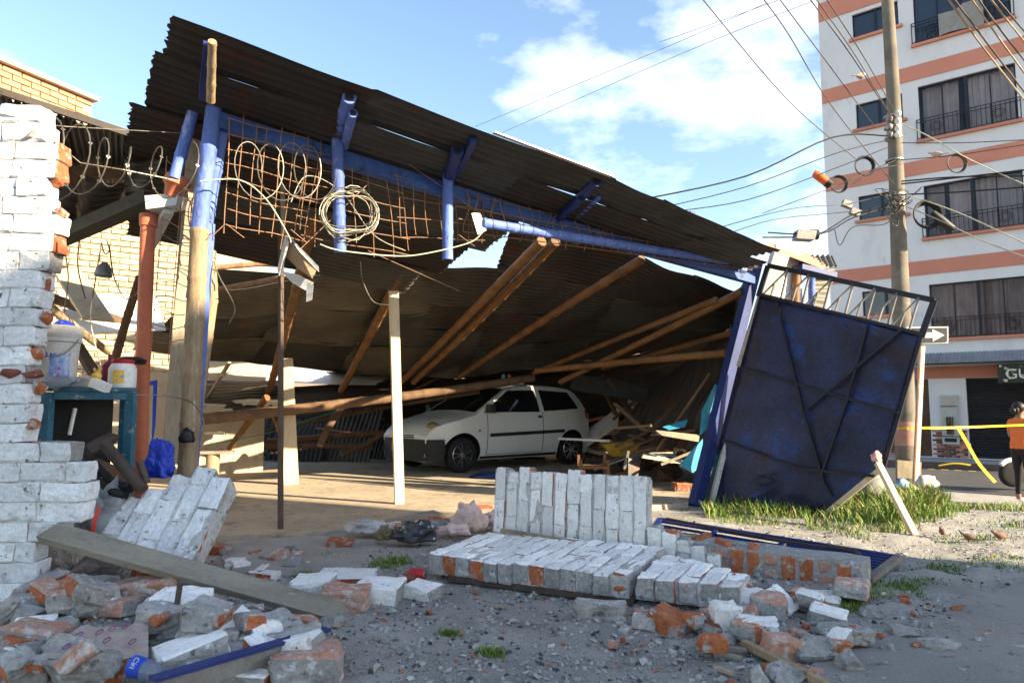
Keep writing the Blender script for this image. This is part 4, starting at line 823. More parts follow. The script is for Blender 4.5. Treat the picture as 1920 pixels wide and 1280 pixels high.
# ================================================================== WHITE BRICK WALL AT THE LEFT
ww = thing('white_brick_wall', 'broken white painted brick wall standing at the left edge', 'wall', (-2.6, 3.62, 0))
bt = {}
def wb_mesh(lx, seed, ends):        # painted front (-Y), raw brick elsewhere
    r_ = random.Random(seed)
    return MB().hull(brick_pts(lx, .12, .0988, .005, .003, r_), mfn=lambda n: 0 if n.y < -.35 or (seed % 3 and n.x > .3) else (1 if abs(n.x) > .5 and seed % 2 else 2)).rough(2, .009, 16, seed).mesh('brick', ['paint', 'brick', 'mortar'])
wbm = {lx: [wb_mesh(lx, 10*i+int(lx*100), 1) for i in range(4)] for lx in (.235, .16, .10)}
edge = {}
def right_edge(z):
    py = 758 - (z-CAMZ)/3.56*F
    tab = [(180, 48), (230, 60), (300, 88), (330, 60), (370, 70), (420, 85), (480, 72), (560, 64), (640, 60), (700, 50), (760, 58), (810, 52), (834, 60), (838, 128), (868, 160), (905, 178), (940, 160), (975, 160), (1010, 90), (1300, 100)]
    for (a, b), (c, d) in zip(tab, tab[1:]):
        if py <= c: return (lerp(b, d, max(0, (py-a)/(c-a)))-960)/F*3.56
    return (100-960)/F*3.56
z = .05; row = 0
while z < 2.70:
    xe = right_edge(z) + rnd.uniform(-.02, .02); x = xe; first = True
    while x > -3.7:
        lx = rnd.choice((.235, .235, .16)) if first and row % 2 == 0 else (.10 if first and rnd.random() < .5 else .235)
        put('brick', rnd.choice(wbm[lx]), ww, loc=(x-lx/2, 3.62+rnd.uniform(-.005, .005), z), rot=(0, rnd.uniform(-.015, .015), rnd.uniform(-.02, .02)))
        x -= lx+.001; first = False
    z += .1005; row += 1
mb = MB(); prev = None
for i in range(27):
    zz = .0+.1*i; xe = min(right_edge(zz), right_edge(zz+.1))-.05; mb.box(((-3.7+xe)/2, 3.625, zz+.05), (xe+3.7, .112, .1))
mb.build('mortar_core', 'limewash', ww)
for i, (x, y, w_) in enumerate([(50, 215, 70), (88, 255, 60), (20, 225, 60)]):
    MB().hull(rock_pts(w_/360, .13, .09, rnd, 20)).build('brick', 'rock' if i == 1 else 'paint', ww).location = P(x-20, y, 3.6)
# exposed red broken course, and broken brick ends along the edge
for i in range(9):
    z_ = 1.0 + i*.187; MB().hull(rock_pts(rnd.uniform(.03, .07), .09, .075, rnd, 14)).rough(2, .006).build('broken_brick_end', 'brick', ww).location = (right_edge(z_)+rnd.uniform(-.01, .03), 3.62, z_)
for x0 in (-2.74, -2.62, -2.51): MB().hull(rock_pts(.13, .05, .05, rnd, 16)).build('broken_brick_end', 'brickdark', ww).location = (x0, 3.565, P(30, 700, 3.56).z)

# ================================================================== CABINET AND CLUTTER
cb0 = V((P(80, 725, 4.25).x, 4.25, 0)); CW, CDp = .52, .42; ztop = P(160, 728, 4.25).z
cbx = thing('blue_cabinet', 'worn blue open steel cabinet frame behind the white wall', 'cabinet', cb0+V((.3, .2, 0)))
cr = .6
def CB(a, b, z): return cb0 + V((a*math.cos(cr)-b*math.sin(cr), a*math.sin(cr)+b*math.cos(cr), z))
for (a, b) in ((.03, .03), (CW-.03, .03), (CW-.03, CDp-.03), (.03, CDp-.03)): MB().bar(CB(a, b, .1), CB(a, b, ztop-.02), .055, .055, up=V((0, 1, 0))).build('leg', 'teal', cbx)
MB().obox(CB(CW/2, CDp/2, ztop), (CB(1, 0, 0)-CB(0, 0, 0))*CW/2, (CB(0, 1, 0)-CB(0, 0, 0))*CDp/2, UP*.012).build('top', 'teal', cbx)
MB().bar(CB(.06, .028, ztop-.04), CB(CW-.06, .028, ztop-.04), .03, .055).build('rail', 'teal', cbx)
MB().obox(CB(.012, CDp/2, ztop/2+.05), (CB(1, 0, 0)-CB(0, 0, 0))*.006, (CB(0, 1, 0)-CB(0, 0, 0))*CDp/2*.8, UP*(ztop/2-.08)).build('side_panel', 'black', cbx)
MB().obox(CB(CW*.4, CDp-.02, ztop/2+.05), (CB(1, 0, 0)-CB(0, 0, 0))*CW*.4, (CB(0, 1, 0)-CB(0, 0, 0))*.005, UP*(ztop/2-.08)).build('back_panel', 'black', cbx)
MB().obox(CB(CW/2, CDp/2, .3), (CB(1, 0, 0)-CB(0, 0, 0))*CW*.46, (CB(0, 1, 0)-CB(0, 0, 0))*CDp*.45, UP*.01).build('shelf', 'teal', cbx)
MB().tube([P(130, 815, 4.4), P(141, 765, 4.42)], .012, 8).build('tube_light_stub', 'white', label='short white tube leaning inside the blue cabinet', cat='tube')
bc = CB(.02, .20, ztop+.012); bc = V((P(97, 720, 4.4).x, 4.42, ztop+.013))
bk_ = thing('paint_bucket', 'dirty white plastic paint bucket on the blue cabinet', 'bucket', bc)
BH = P(97, 612, 4.42).z - bc.z; BR = .142
MB().lathe([(BR*.86, 0), (BR*.9, BH*.5), (BR*.95, BH*.72), (BR*1.03, BH*.74), (BR*1.03, BH*.78), (BR*.97, BH*.79), (BR*1.04, BH*.84), (BR*1.04, BH*.88), (BR*.98, BH*.89), (BR*1.03, BH*.96), (BR*1.05, BH)], 30, bc).build('shell', 'white', bk_, smooth=40)
def arc(c, r_, a0, a1, z0, z1, n=12):
    vv = []
    for i in range(n+1):
        a = lerp(a0, a1, i/n); vv += [c+V((r_*math.cos(a), r_*math.sin(a), z0)), c+V((r_*math.cos(a), r_*math.sin(a), z1))]
    return vv, [(2*i, 2*i+2, 2*i+3, 2*i+1) for i in range(n)]
fa = -math.pi/2 + .5
MB().add(*arc(bc, BR*.905, fa-.15, fa+.75, BH*.16, BH*.58)).build('printed_label', mat('bucket_print', (0.03, 0.13, 0.5), (0.45, 0.55, 0.7), 16, 0.5, 0.0, blot=[((0.35, 0.05, 0.15), 0.58, 14, 0.04), ((0.75, 0.77, 0.8), 0.6, 11, 0.03)]), bk_)
MB().add(*arc(bc, BR*.908, fa-1.0, fa-.25, BH*.47, BH*.58)).build('printed_label', 'labelblue', bk_)
MB().add(*arc(bc, BR*.9, fa-.95, fa-.3, BH*.1, BH*.44)).build('text_panel', mat('bucket_text', (0.55, 0.58, 0.55), (0.35, 0.42, 0.42), 60, 0.6, 0.0, stretch=(1, 1, 3)), bk_)
MB().tube([bc+V((BR*math.cos(a)*1.06, BR*math.sin(a)*1.06, BH*.78-.12*math.sin(max(0, (a-fa+1.0)/2.0*math.pi)))) for a in [fa-1.0+i*.2 for i in range(11)]], .004, 5).build('handle', 'steel', bk_)
pb = P(80, 603, 4.42); MB().obox(V((pb.x, 4.42, bc.z+BH+.035)), V((.055, .015, 0)), V((-.01, .04, 0)), UP*.034).build('white_carton', 'white', label='small white carton on top of the paint bucket', cat='carton')
def crumple(name, c, sx, sy, sz, m_, seed, n=2, amp=.35, **t):      # crumpled bag or cloth: displaced, flattened ball
    bm = bmesh.new(); bmesh.ops.create_icosphere(bm, subdivisions=n+1, radius=1)
    for v in bm.verts:
        p = v.co.copy(); k = 1 + amp*noise.noise(p*1.8+V((seed, 0, 0))) + amp*.7*abs(noise.noise(p*3.7+V((0, seed, 0)))) - amp*.35*abs(noise.noise(p*8.5+V((0, 0, seed))))
        q = p*k; v.co = V((q.x*sx, q.y*sy, max(q.z, -.55)*sz))
    me = bpy.data.meshes.new(name); bm.to_mesh(me); bm.free(); me.materials.append(M[m_] if isinstance(m_, str) else m_)
    me.polygons.foreach_set('use_smooth', [True]*len(me.polygons)); me.set_sharp_from_angle(angle=math.radians(75))
    return put(name, me, loc=c, **t)
crumple('blue_rag', V((P(118, 615, 4.42).x, 4.42, bc.z+BH+.01)), .05, .05, .03, 'tarp', 4, label='blue rag stuffed in the mouth of the paint bucket', cat='rag')
zc = ztop+.013
jc = V((P(228, 735, 4.6).x, 4.6, zc)); jr = .085
jar = thing('plastic_jar', 'white plastic jar with red lid and yellow label', 'jar', jc)
jh = P(228, 680, 4.6).z - zc
MB().lathe([(jr*.95, 0), (jr, .02), (jr, jh*.75), (jr*.82, jh*.93), (jr*.7, jh)], 24, jc).build('body', 'white', jar, smooth=40)
MB().lathe([(jr*.78, jh*.96), (jr*.8, jh*.98), (jr*.8, jh*1.1), (jr*.72, jh*1.13)], 24, jc).build('lid', 'red', jar, smooth=30)
MB().add(*arc(jc, jr*1.01, -1.75, -.95, jh*.16, jh*.68)).build('label', mat('jar_label', (0.80, 0.55, 0.08), (0.75, 0.42, 0.05), 14, 0.6, 0.0, blot=[((0.25, 0.3, 0.5), 0.58, 24, 0.03)]), jar)
MB().lathe([(.06, 0), (.065, .02), (.063, .15), (.05, .17), (.02, .19), (.02, .23)], 16, V((P(205, 735, 4.68).x, 4.68, zc))).build('maroon_bottle', mat('maroon', (0.22, 0.03, 0.05), (0.16, 0.02, 0.04), 6, 0.3, 0.0), label='maroon bottle behind the white jar', cat='bottle', smooth=40)
MB().lathe([(.09, 0), (.1, .03), (.06, .05)], 16, V((P(246, 672, 4.75).x, 4.75, zc+jh*1.0))).build('dark_bowl', 'black', label='dark shallow bowl lying behind the jar and the pipe', cat='bowl', smooth=40)
MB().lathe([(.03, 0), (.035, .02), (.033, .06), (.036, .07), (.033, .12), (.036, .13), (.03, .17), (.014, .2), (.014, .22)], 14, P(78, 720, 4.26), ax=(1, .1, .12)).build('clear_bottle', 'bottle', label='clear plastic bottle lying in front of the paint bucket', cat='bottle', smooth=50)
MB().lathe([(.03, 0), (.03, .08), (.012, .1), (.012, .13)], 12, V((P(165, 720, 4.3).x, 4.34, zc)), ax=(.4, 0, 1)).build('spray_bottle', 'yellow', label='small yellow and white spray bottle between bucket and jar', cat='bottle', smooth=40)
MB().obox(P(188, 722, 4.25), V((.045, .01, -.02)), V((0, .03, 0)), V((.01, 0, .025))).build('small_white_box', 'white', label='small white box tipped beside the jar', cat='box')
crumple('plastic_scraps', V((P(150, 718, 4.4).x, 4.42, zc+.02)), .1, .06, .05, 'bagclear', 6, label='crumpled clear plastic between bucket and jar', cat='plastic')
fr = thing('picture_frame', 'blue and white framed board leaning behind the orange pipe', 'frame', P(284, 860, 5.4))
MB().poly([P(276, 716, 5.4), P(293, 712, 5.45), P(289, 800, 5.45), P(280, 852, 5.4), P(272, 852, 5.4)], .02, V((0, -1, 0))).build('border', 'labelblue', fr)
MB().poly([P(277, 722, 5.36), P(285, 722, 5.36), P(281, 845, 5.36), P(274, 845, 5.36)], .02, V((0, -1, 0))).build('board', 'woodpale', fr)
# scrap metal leaning by the wall
MB().tube([P(196, 832, 4.0), P(268, 918, 3.9)], .033, 12).build('steel_pipe', 'ruststeel', label='thick brown steel pipe leaning against the cabinet', cat='pipe', smooth=50)
MB().tube([P(262, 865, 4.0), P(275, 905, 4.0)], .022, 10).build('short_steel_pipe', 'ruststeel', label='short upright black pipe end beside the blue tarpaulin', cat='pipe', smooth=50)
MB().tube(spline([P(150, 840, 4.1), P(175, 870, 4.05), P(210, 905, 4.0), P(245, 915, 3.95)]), .03, 8).build('bent_bumper_strip', 'black', label='bent black rubber strip lying against the wall end', cat='strip', smooth=60)
MB().tube(spline([P(160, 880, 4.0), P(200, 915, 3.95), P(235, 930, 3.9)]), .025, 8).build('curved_black_tube', 'black', label='curved black tube below the bent rubber strip', cat='tube', smooth=60)
MB().poly([P(140, 845, 4.15), P(180, 822, 4.2), P(205, 810, 4.2), P(222, 815, 4.2), P(215, 828, 4.2), P(185, 842, 4.15), P(165, 855, 4.1)], .02, V((0, -1, .3))).build('metal_blade', 'ruststeel', label='dark flat metal blade lying across the scrap', cat='blade')
MB().hull([P(160, 850, 4.15), P(235, 880, 4.2), P(250, 960, 4.1), P(150, 960, 4.1), P(160, 860, 4.6), P(250, 960, 4.6)]).build('dark_scrap_heap', 'wooddark', label='dark scrap heap in front of the blue cabinet', cat='scrap')
crumple('blue_tarpaulin', P(300, 870, 4.4), .085, .06, .15, 'tarp', 2, n=4, amp=.42, label='crumpled blue tarpaulin hung on the foot of the corner post', cat='tarpaulin')
crumple('black_cable_bundle', P(350, 820, 4.65), .05, .04, .06, 'black', 9, label='black cable bundle on the corner post above the tarpaulin', cat='cable')
crumple('grey_plastic_bag', P(196, 965, 3.95), .13, .08, .17, 'bag', 5, n=3, amp=.7, label='grey plastic bag with red drawstring beside the white masonry chunk', cat='bag')
MB().tube(spline([P(187, 950, 3.55), P(178, 975, 3.52), P(174, 1000, 3.52)]), .01, 6).build('red_drawstring', 'red', label='red drawstring hanging from the grey bag', cat='string')

# ================================================================== FALLEN MASONRY
def masonry(name, label, o, ex, ey, ez, n_course, cw, blen, parent_mats, seed, cat='masonry', heights=None, core='limewash'):
    """slab of brick courses: ex across courses, ey along each course, ez out of the painted face (unit vectors); o = corner"""
    r_ = random.Random(seed); th = .12; t_ = thing(name, label, cat, V((o.x, o.y, 0)))
    ex, ey, ez = ex.normalized(), ey.normalized(), ez.normalized()
    R3 = Matrix((ey, ex, ez)).transposed()
    if R3.determinant() < 0: R3 = Matrix((-ey, ex, ez)).transposed()
    eul = R3.to_euler()
    ms = {}
    for i in range(n_course):
        L = heights(i) if heights else blen; y = r_.uniform(-.02, .02); k_ = 0
        first = .24 if i % 2 else .13
        while y < L-.05:
            l_ = min(first if k_ == 0 else .24, L-y); key = round(l_/.04)
            if key not in ms: ms[key] = [MB().hull(brick_pts(key*.04+.005, cw-.009, th, .006, .004, r_), mfn=(lambda sd: lambda n: 0 if n.z > .4 else (1 if (sd*7+int(n.x > .5)*3+int(n.y > .5)*5+int(n.x < -.5)) % 5 == 0 else 2))(r_.randrange(99))).rough(3, .008, 30, key+_).mesh('brick', parent_mats) for _ in range(3)]
            c_ = o + ex*(cw*(i+.5)+r_.uniform(-.003, .003)) + ey*(y+l_/2) + ez*(th/2+r_.uniform(-.008, .006))
            ob = put('brick', r_.choice(ms[key]), t_, loc=c_, rot=eul); y += l_; k_ += 1
    for i in range(n_course):
        L = heights(i) if heights else blen; mb = MB()
        mb.obox(o + ex*(cw*(i+.5)) + ey*(L/2) + ez*(th/2-.008), ex*cw*.5, ey*(L/2-.015), ez*(th/2-.001)); mb.rough(4, .006, 22, i).build('mortar_bed', core, t_)
    return t_
E1 = V((.89, -.453, 0)).normalized(); E2 = V((.46, .888, 0)).normalized()
tl = V((.0, .0, .0))
masonry('fallen_wall_slab', 'large white painted brick slab lying flat on the gravel', V((-.53, 4.42, .045)), E1+UP*.004, E2+UP*.015, UP, 13, .1, .82, ['paint2', 'brick', 'mortar'], 5, heights=lambda i: .82-.06*(i < 2)-.015*(i % 3))
# dark boards showing under the slab
MB().poly([V((-.40, 4.36, .045)), V((.66, 3.83, .045)), V((.95, 4.4, .045)), V((-.1, 4.95, .045))], .035, UP).build('board_under_slab', 'ruststeel', label='dark board crushed under the front edge of the flat slab', cat='board')
masonry('cracked_wall_slab', 'cracked white brick courses at the right end of the flat slab', V((.67, 3.83, .05)), (E1*1.0+V((0, .12, -.02))), E2, UP+V((.05, -.03, 0)), 5, .108, .55, ['paint2', 'brick', 'mortar'], 8, heights=lambda i: .62-.07*i)
bk0 = V((-.1, 5.36, .0)); lean = (UP*1.0 - E2*-.10).normalized(); nf = -(E1.cross(lean)).normalized(); nf = nf if nf.y < 0 else -nf
masonry('standing_wall_slab', 'white painted brick slab standing on edge behind the flat slab', bk0, E1, lean, nf, 12, .099, .62, ['paint2', 'brick', 'mortar'], 12, heights=lambda i: .61-.02*(i % 2))
masonry('low_wall_remnant', 'low white brick remnant at the right foot of the standing slab', bk0+E1*1.19+V((0, -.03, 0)), E1, UP, nf, 5, .095, .3, ['paint2', 'brick', 'mortar'], 14, heights=lambda i: .27-.03*i)
MB().bar(P(940, 994, 5.05), P(1150, 1028, 4.6), .03, .03).build('thin_board_strip', 'wood', label='thin dusty board strip between the two white slabs', cat='board')
# brick footing beside the slabs: raw bricks on end in mortar
FT0, FT1 = G(1175, 1052), G(1618, 1120); fd = (FT1-FT0).normalized(); fnn = V((fd.y, -fd.x, 0)); Lf = (FT1-FT0).length
ft = thing('brick_footing', 'row of raw orange bricks in mortar running out from the white slabs', 'footing', FT0)
MB().obox(FT0+fd*Lf/2 - fnn*.128 + UP*.09, fd*Lf/2, fnn*.125, UP*.095).rough(9, .012, 9, 3).build('mortar_core', 'mortar', ft, smooth=40)
fbm = [MB().hull(brick_pts(.085, .06, hh, .006, .005, rnd)).mesh('brick', 'brick' if hh > .1 else 'brickclean') for hh in (.16, .075, .14, .07)]
s = .05
while s < Lf-.05:
    if rnd.random() < .5: put('brick', fbm[0], ft, loc=FT0+fd*s-fnn*.026+UP*.095, rot=(0, 0, math.atan2(fd.y, fd.x)))
    else:
        put('brick', fbm[1], ft, loc=FT0+fd*s-fnn*.026+UP*.05, rot=(0, 0, math.atan2(fd.y, fd.x)))
        if rnd.random() < .75: put('brick', fbm[3], ft, loc=FT0+fd*s-fnn*.025+UP*.14, rot=(rnd.uniform(-.05, .05), 0, math.atan2(fd.y, fd.x)))
    s += .105
for i in range(5): put('brick', rnd.choice(fbm[:3]), ft, loc=FT0+fd*(.1+i*.19)-fnn*rnd.uniform(.08, .2)+UP*rnd.uniform(.155, .175), rot=(rnd.uniform(-.3, .3), 1.5, rnd.uniform(0, 3)))

# loose pieces placed one by one: (x, y of foot, width px, height px, depth ratio, yaw, tilt, kind, label)
def brickmats(k): return {'w': ['paint2', 'brick', 'mortar'], 'o': ['brick', 'brick', 'mortar'], 'p': ['brickclean', 'brick', 'mortar'], 'g': ['rock', 'rock', 'mortar'], 'm': ['mortar', 'brick', 'rock'], 'd': ['brickdark', 'brick', 'mortar']}[k]
def loose(x, y, w_, h_, dr, yaw, tilt, kind, label, group=None, name=None, zadd=0.0):
    p = G(x, y)
    for _ in range(3): p = G(x, y, zg(p.x, p.y)+zadd)
    s_ = (p.y)/F; lx, lz = w_*s_*.96, h_*s_*.8; ly = lx*dr; r_ = random.Random(int(x*7+y))
    raw = name == 'rubble_stone' or kind == 'g'
    pts = rock_pts(lx*1.12, ly*1.1, lz*1.12, r_, 22) if raw else brick_pts(lx, ly, lz, min(lx, lz)*.09, min(lx, lz)*.06, r_)
    me = MB().hull(pts, mfn=(lambda sd: lambda n: (0 if n.z > .4 else (0, 2, 1, 0, 2)[(sd + (0 if n.y < -.55 else 1 if n.x > .5 else 2 if n.x < -.5 else 3)) % 5]))(r_.randrange(5))).rough(3, min(lx, lz)*.10, 3.0/max(.05, min(lx, lz)), x).mesh(name or 'loose_brick', brickmats(kind))
    o_ = put(name or 'loose_brick', me, loc=p+V((0, ly*.45, lz*.38)), rot=(tilt*.4, tilt, yaw), label=label, cat='stone' if raw else 'brick', group=group)
    return o_
for a in [
    (1127, 1168, 98, 52, .35, -.06, .03, 'm', 'upright grey mortar-faced block in front of the cracked slab'),
    (1263, 1192, 76, 50, .8, -.7, .25, 'o', 'tilted orange brick with mortar film right of the mortar-faced block'),
    (1335, 1196, 36, 36, .9, .5, .3, 'd', 'small dark red brick lump between two tilted bricks'),
    (1366, 1192, 56, 78, .7, .15, .05, 'w', 'upright grey and white brick half standing in the right heap'),
    (1400, 1150, 92, 50, .7, -.12, -.05, 'w', 'white topped double brick at the back of the right heap'),
    (1452, 1166, 62, 60, .9, -.5, .06, 'p', 'pinkish block with a white end in the right heap'),
    (1430, 1206, 74, 52, .8, -.2, .04, 'w', 'white topped brick at the front of the right heap'),
    (1476, 1238, 62, 50, .9, .1, .06, 'p', 'pink brick half at the front right of the heap'),
    (1560, 1178, 66, 44, .7, -.5, .2, 'w', 'white brick with a red broken end beside the footing'),
    (1546, 1142, 58, 24, .8, -.1, .05, 'w', 'thin white tile lying on the right heap'),
    (1548, 1130, 62, 18, .8, -.15, .03, 'w', 'upper thin white tile lying against the footing'),
    (1255, 1108, 60, 58, .9, -.4, .1, 'w', 'whole white brick lying on the cracked courses'),
    (1390, 1112, 60, 34, .9, .3, .15, 'm', 'mortar crumbled brick lying against the footing'),
    (640, 1142, 92, 46, .75, .12, .04, 'p', 'wedge of orange brick left of the gravel clearing'),
    (705, 1132, 88, 44, .9, -.1, .02, 'w', 'white end brick behind the orange wedge'),
    (580, 1122, 78, 46, .9, .1, -.04, 'w', 'white sided brick left of the orange wedge'),
    (790, 1126, 62, 36, .8, -.5, .06, 'w', 'tilted white brick nearest the flat slab corner'),
    (760, 1108, 40, 34, .8, .2, .1, 'd', 'dark red brick end behind the tilted white brick'),
    (640, 1098, 110, 22, .7, .05, .02, 'w', 'long pale brick lying behind the orange wedge'),
    (270, 1092, 54, 48, .8, .2, .0, 'o', 'broken orange brick right under the long plank'),
    (165, 1122, 60, 40, .8, -.2, .12, 'd', 'dark red broken brick with white end under the long plank'),
    (255, 1142, 125, 62, .7, .1, -.08, 'p', 'big orange and white brick chunk below the middle of the plank'),
    (95, 1120, 88, 34, .6, .02, .02, 'w', 'flat white brick pair at the left below the plank'),
    (28, 1128, 60, 32, .8, -.1, .05, 'o', 'orange brick end at the left edge below the dark chunk'),
    (560, 1208, 60, 62, .7, .3, .15, 'p', 'pink brick lump at the upper end of the blue steel angle'),
    (505, 1280, 110, 78, .8, -.5, .2, 'w', 'white brick nearest the bottom edge beside the blue angle'),
    (470, 1232, 70, 48, .8, .4, .1, 'p', 'pink brick lump left of the blue steel angle'),
    (160, 1275, 120, 60, .8, .2, .1, 'm', 'grey and orange mortar lump at the bottom left'),
    (20, 1250, 60, 68, .9, .8, .1, 'o', 'orange broken brick at the left bottom edge'),
    (405, 1225, 100, 44, .7, .12, -.05, 'p', 'pink faced brick above the water bottle'),
    (1700, 912+22, 70, 18, .7, .0, .0, 'o', 'flat red brick at the foot of the arrow sign post'),
    (1283, 928, 34, 30, .8, .1, 0, 'o', 'red block standing at the foot of the leaning blue post'),
]: loose(*a[:9])
for a in [
    (1220, 1186, 62, 36, .8, .1, 0, 'g', 'grey rubble stone beside the mortar-faced block'), (1603, 1262, 44, 50, .8, .2, .1, 'g', 'grey angular stone at the right end of the heap'),
    (1542, 1244, 82, 48, .7, .1, 0, 'g', 'dark grey stone with orange patch right of the pink brick'), (1640, 1162, 38, 26, .8, .2, 0, 'g', 'small brown stone beyond the right heap'),
    (1590, 1205, 78, 36, .8, -.2, 0, 'g', 'dark rounded stone behind the right heap'), (1480, 1288, 64, 46, .8, .3, 0, 'g', 'grey stone at the bottom edge right of the splintered stick'), (1425, 1290, 44, 40, .8, .3, 0, 'g', 'smaller grey stone at the bottom edge beside the splintered stick'),
    (1710, 1196, 60, 22, .8, .1, 0, 'g', 'flat grey stone on the street right of the heap'), (1775, 1222, 70, 20, .6, 0, 0, 'g', 'flat brown stone farther out on the street'), (1672, 1225, 26, 20, .8, 0, 0, 'g', 'small pale stone on the street near the heap'),
    (1722, 1218, 22, 16, .8, 0, 0, 'o', 'small red brick bit on the street'), (1798, 1146, 18, 12, .8, 0, 0, 'o', 'red brick bit farther along the street'), (62, 1098, 98, 100, .8, .5, .1, 'g', 'tall dark mortar chunk at the left end of the plank'),
    (165, 1092, 110, 74, .7, .5, -.5, 'g', 'dark tilted mortar wedge under the long plank'), (330, 1195, 95, 50, .7, .3, -.2, 'g', 'grey mortar slab tilted beside the stake'), (335, 1232, 95, 34, .6, .3, -.2, 'g', 'pale flat stone above the water bottle'),
    (60, 1222, 110, 60, .7, .1, 0, 'g', 'grey mortar lump left of the cement sack'), (505, 1270, 150, 90, .7, .3, -.25, 'g', 'large mortar lump beneath the blue steel angle'), (620, 1178, 46, 26, .8, .2, 0, 'g', 'grey stone near the lower end of the plank'),
    (380, 965, 60, 70, .8, .4, .3, 'g', 'mortar lump with orange patch at the right of the white chunk'), (1262, 943, 36, 14, .8, 0, 0, 'g', 'pale stone lying on the yard by the blue post')]:
    loose(*a[:9], name='rubble_stone')
# the big white masonry chunk and the scatter of the left heap
ch0 = G(215, 1062, .1); ex_ = V((.86, -.2, -.10)).normalized(); ey_ = V((.10, .50, .62)).normalized(); ez_ = ex_.cross(ey_).normalized(); ez_ = ez_ if ez_.y < 0 else -ez_
hts = [.34, .42, .52, .60, .56]
ck = masonry('white_masonry_chunk', 'large tilted white masonry chunk behind the upper end of the plank', P(188, 1052, 3.85), ex_, ey_, ez_, 5, .122, .5, ['paint', 'brick', 'mortar'], 31, heights=lambda i: hts[i])
r_ = random.Random(77); cntb = 0
tone = ['w', 'w', 'w', 'p', 'p', 'm', 'm', 'm', 'g', 'g']; ordw = 'first second third fourth fifth sixth seventh eighth ninth tenth eleventh twelfth'.split(); rown = 0
for rowy in (1118, 1134, 1150, 1166, 1182, 1199, 1216, 1236, 1258, 1284):
    x = r_.uniform(-30, 20); rown += 1; nb = 0
    lim = 600 - max(0, rowy-1200)*.5 if rowy > 1130 else 480
    while x < lim:
        w_ = r_.uniform(48, 110)*(rowy-700)/480; h_ = w_*r_.uniform(.4, .66)
        if not (60 < x+w_/2 < 285 and 1160 < rowy < 1240) and not (225 < x+w_/2 < 320 and rowy > 1210) and rowy-h_*.9 > 1018+(x+w_-90)*.29:
            nb += 1
            loose(x+w_/2, rowy+r_.uniform(-6, 6), w_, h_, r_.uniform(.5, .9), r_.gauss(.02, .42), r_.gauss(0, .2), r_.choice(tone), '%s brick from the left in row %s of the left foreground heap' % (ordw[min(nb-1, 11)], ordw[rown-1]+' from the wall'), 'bricks of the left foreground heap', zadd=r_.uniform(0, .05))
            cntb += 1
        x += w_*r_.uniform(.85, 1.1)
for i in range(60):
    y = r_.uniform(1110, 1275); x = r_.uniform(0, 600 - max(0, y-1200)*.8); w_ = r_.uniform(18, 46)
    if (60 < x < 285 and 1150 < y < 1240) or (225 < x < 320 and y > 1205) or y-w_*.5 < 1022+(x-90)*.29: continue
    loose(x, y, w_, w_*.6, .8, r_.uniform(0, 3), r_.gauss(0, .3), r_.choice('wpmmogw'), 'small broken lump lying over the left foreground heap', 'small lumps of the left foreground heap', zadd=r_.uniform(.02, .10))
for i in range(26):
    x, y = r_.uniform(400, 560), r_.uniform(1030, 1110) ; w_ = r_.uniform(16, 44)
    loose(x, y, w_, w_*.5, .8, r_.uniform(0, 3), r_.gauss(0, .15), r_.choice('wpmog'), 'small brick fragment by the concrete apron', 'brick fragments round the concrete apron')
for i in range(26):
    x, y = r_.uniform(1300, 1620), r_.uniform(1105, 1225); w_ = r_.uniform(34, 66)
    loose(x, y, w_, w_*r_.uniform(.5, .75), r_.uniform(.55, .9), r_.uniform(-1.2, 1.2), r_.gauss(0, .25), r_.choice('wwpomo'), 'loose brick half tumbled in the right hand heap by the footing', 'loose bricks of the right heap', zadd=r_.uniform(0, .05))
for i in range(30):
    y = r_.uniform(1120, 1270); x = r_.uniform(-10, 560 - max(0, y-1200)*.8); w_ = r_.uniform(50, 90)
    if (60 < x < 285 and 1150 < y < 1245) or (225 < x < 330 and y > 1200) or y-w_*.6 < 1022+(x+w_/2-90)*.29 or (x > 290 and y > 1185): continue
    loose(x, y, w_, w_*r_.uniform(.5, .7), r_.uniform(.55, .9), r_.uniform(-1, 1), r_.gauss(0, .35), r_.choice('wpmmgp'), 'tumbled brick lying on top of the left foreground heap', 'tumbled bricks on the left heap', zadd=r_.uniform(.04, .12))
for i in range(20):
    x, y = r_.uniform(1090, 1620), r_.uniform(1150, 1275); w_ = r_.uniform(10, 30)
    loose(x, y, w_, w_*.6, .8, r_.uniform(0, 3), r_.gauss(0, .2), r_.choice('wpmog'), 'small brick fragment scattered round the right heap', 'brick fragments round the right heap')
# long plank, blue angle, sack, bottle, stake
MB().obox((P(92, 998, 3.35)+P(638, 1150, 3.42))/2, (P(638, 1150, 3.42)-P(92, 998, 3.35))/2, V((.012, .06, .022)), V((-.004, -.008, .018))).rough(6, .004, 6).build('long_plank', 'woodgrey', label='long grey weathered plank lying across the left rubble', cat='plank')
sa = thing('steel_angle', 'blue painted steel angle lying in the bottom left rubble', 'steel angle', G(450, 1240))
a0, a1 = GZ(285, 1290, .15), GZ(612, 1192, .10)
MB().bar(a0+UP*.03, a1+UP*.03, .055, .012).build('top_flange', 'bluedark', sa); MB().bar(a0-V((0, .024, .005)), a1-V((0, .024, .005)), .01, .06).build('side_flange', 'steel', sa)
MB().tube([GZ(325, 1180, .0), P(338, 1092, GZ(325, 1180, .0).y)], .013, 8).build('rebar_stake', 'ruststeel', label='rusty bar stuck upright under the long plank', cat='bar')
q = [P(62, 1222, 2.95), P(95, 1195, 3.1), P(150, 1172, 3.2), P(215, 1172, 3.22), P(275, 1176, 3.2), P(268, 1222, 2.95), P(180, 1226, 2.9)]
sk = thing('cement_sack', 'flattened brown paper cement sack with purple print in the left rubble', 'sack', P(170, 1225, 3.0))
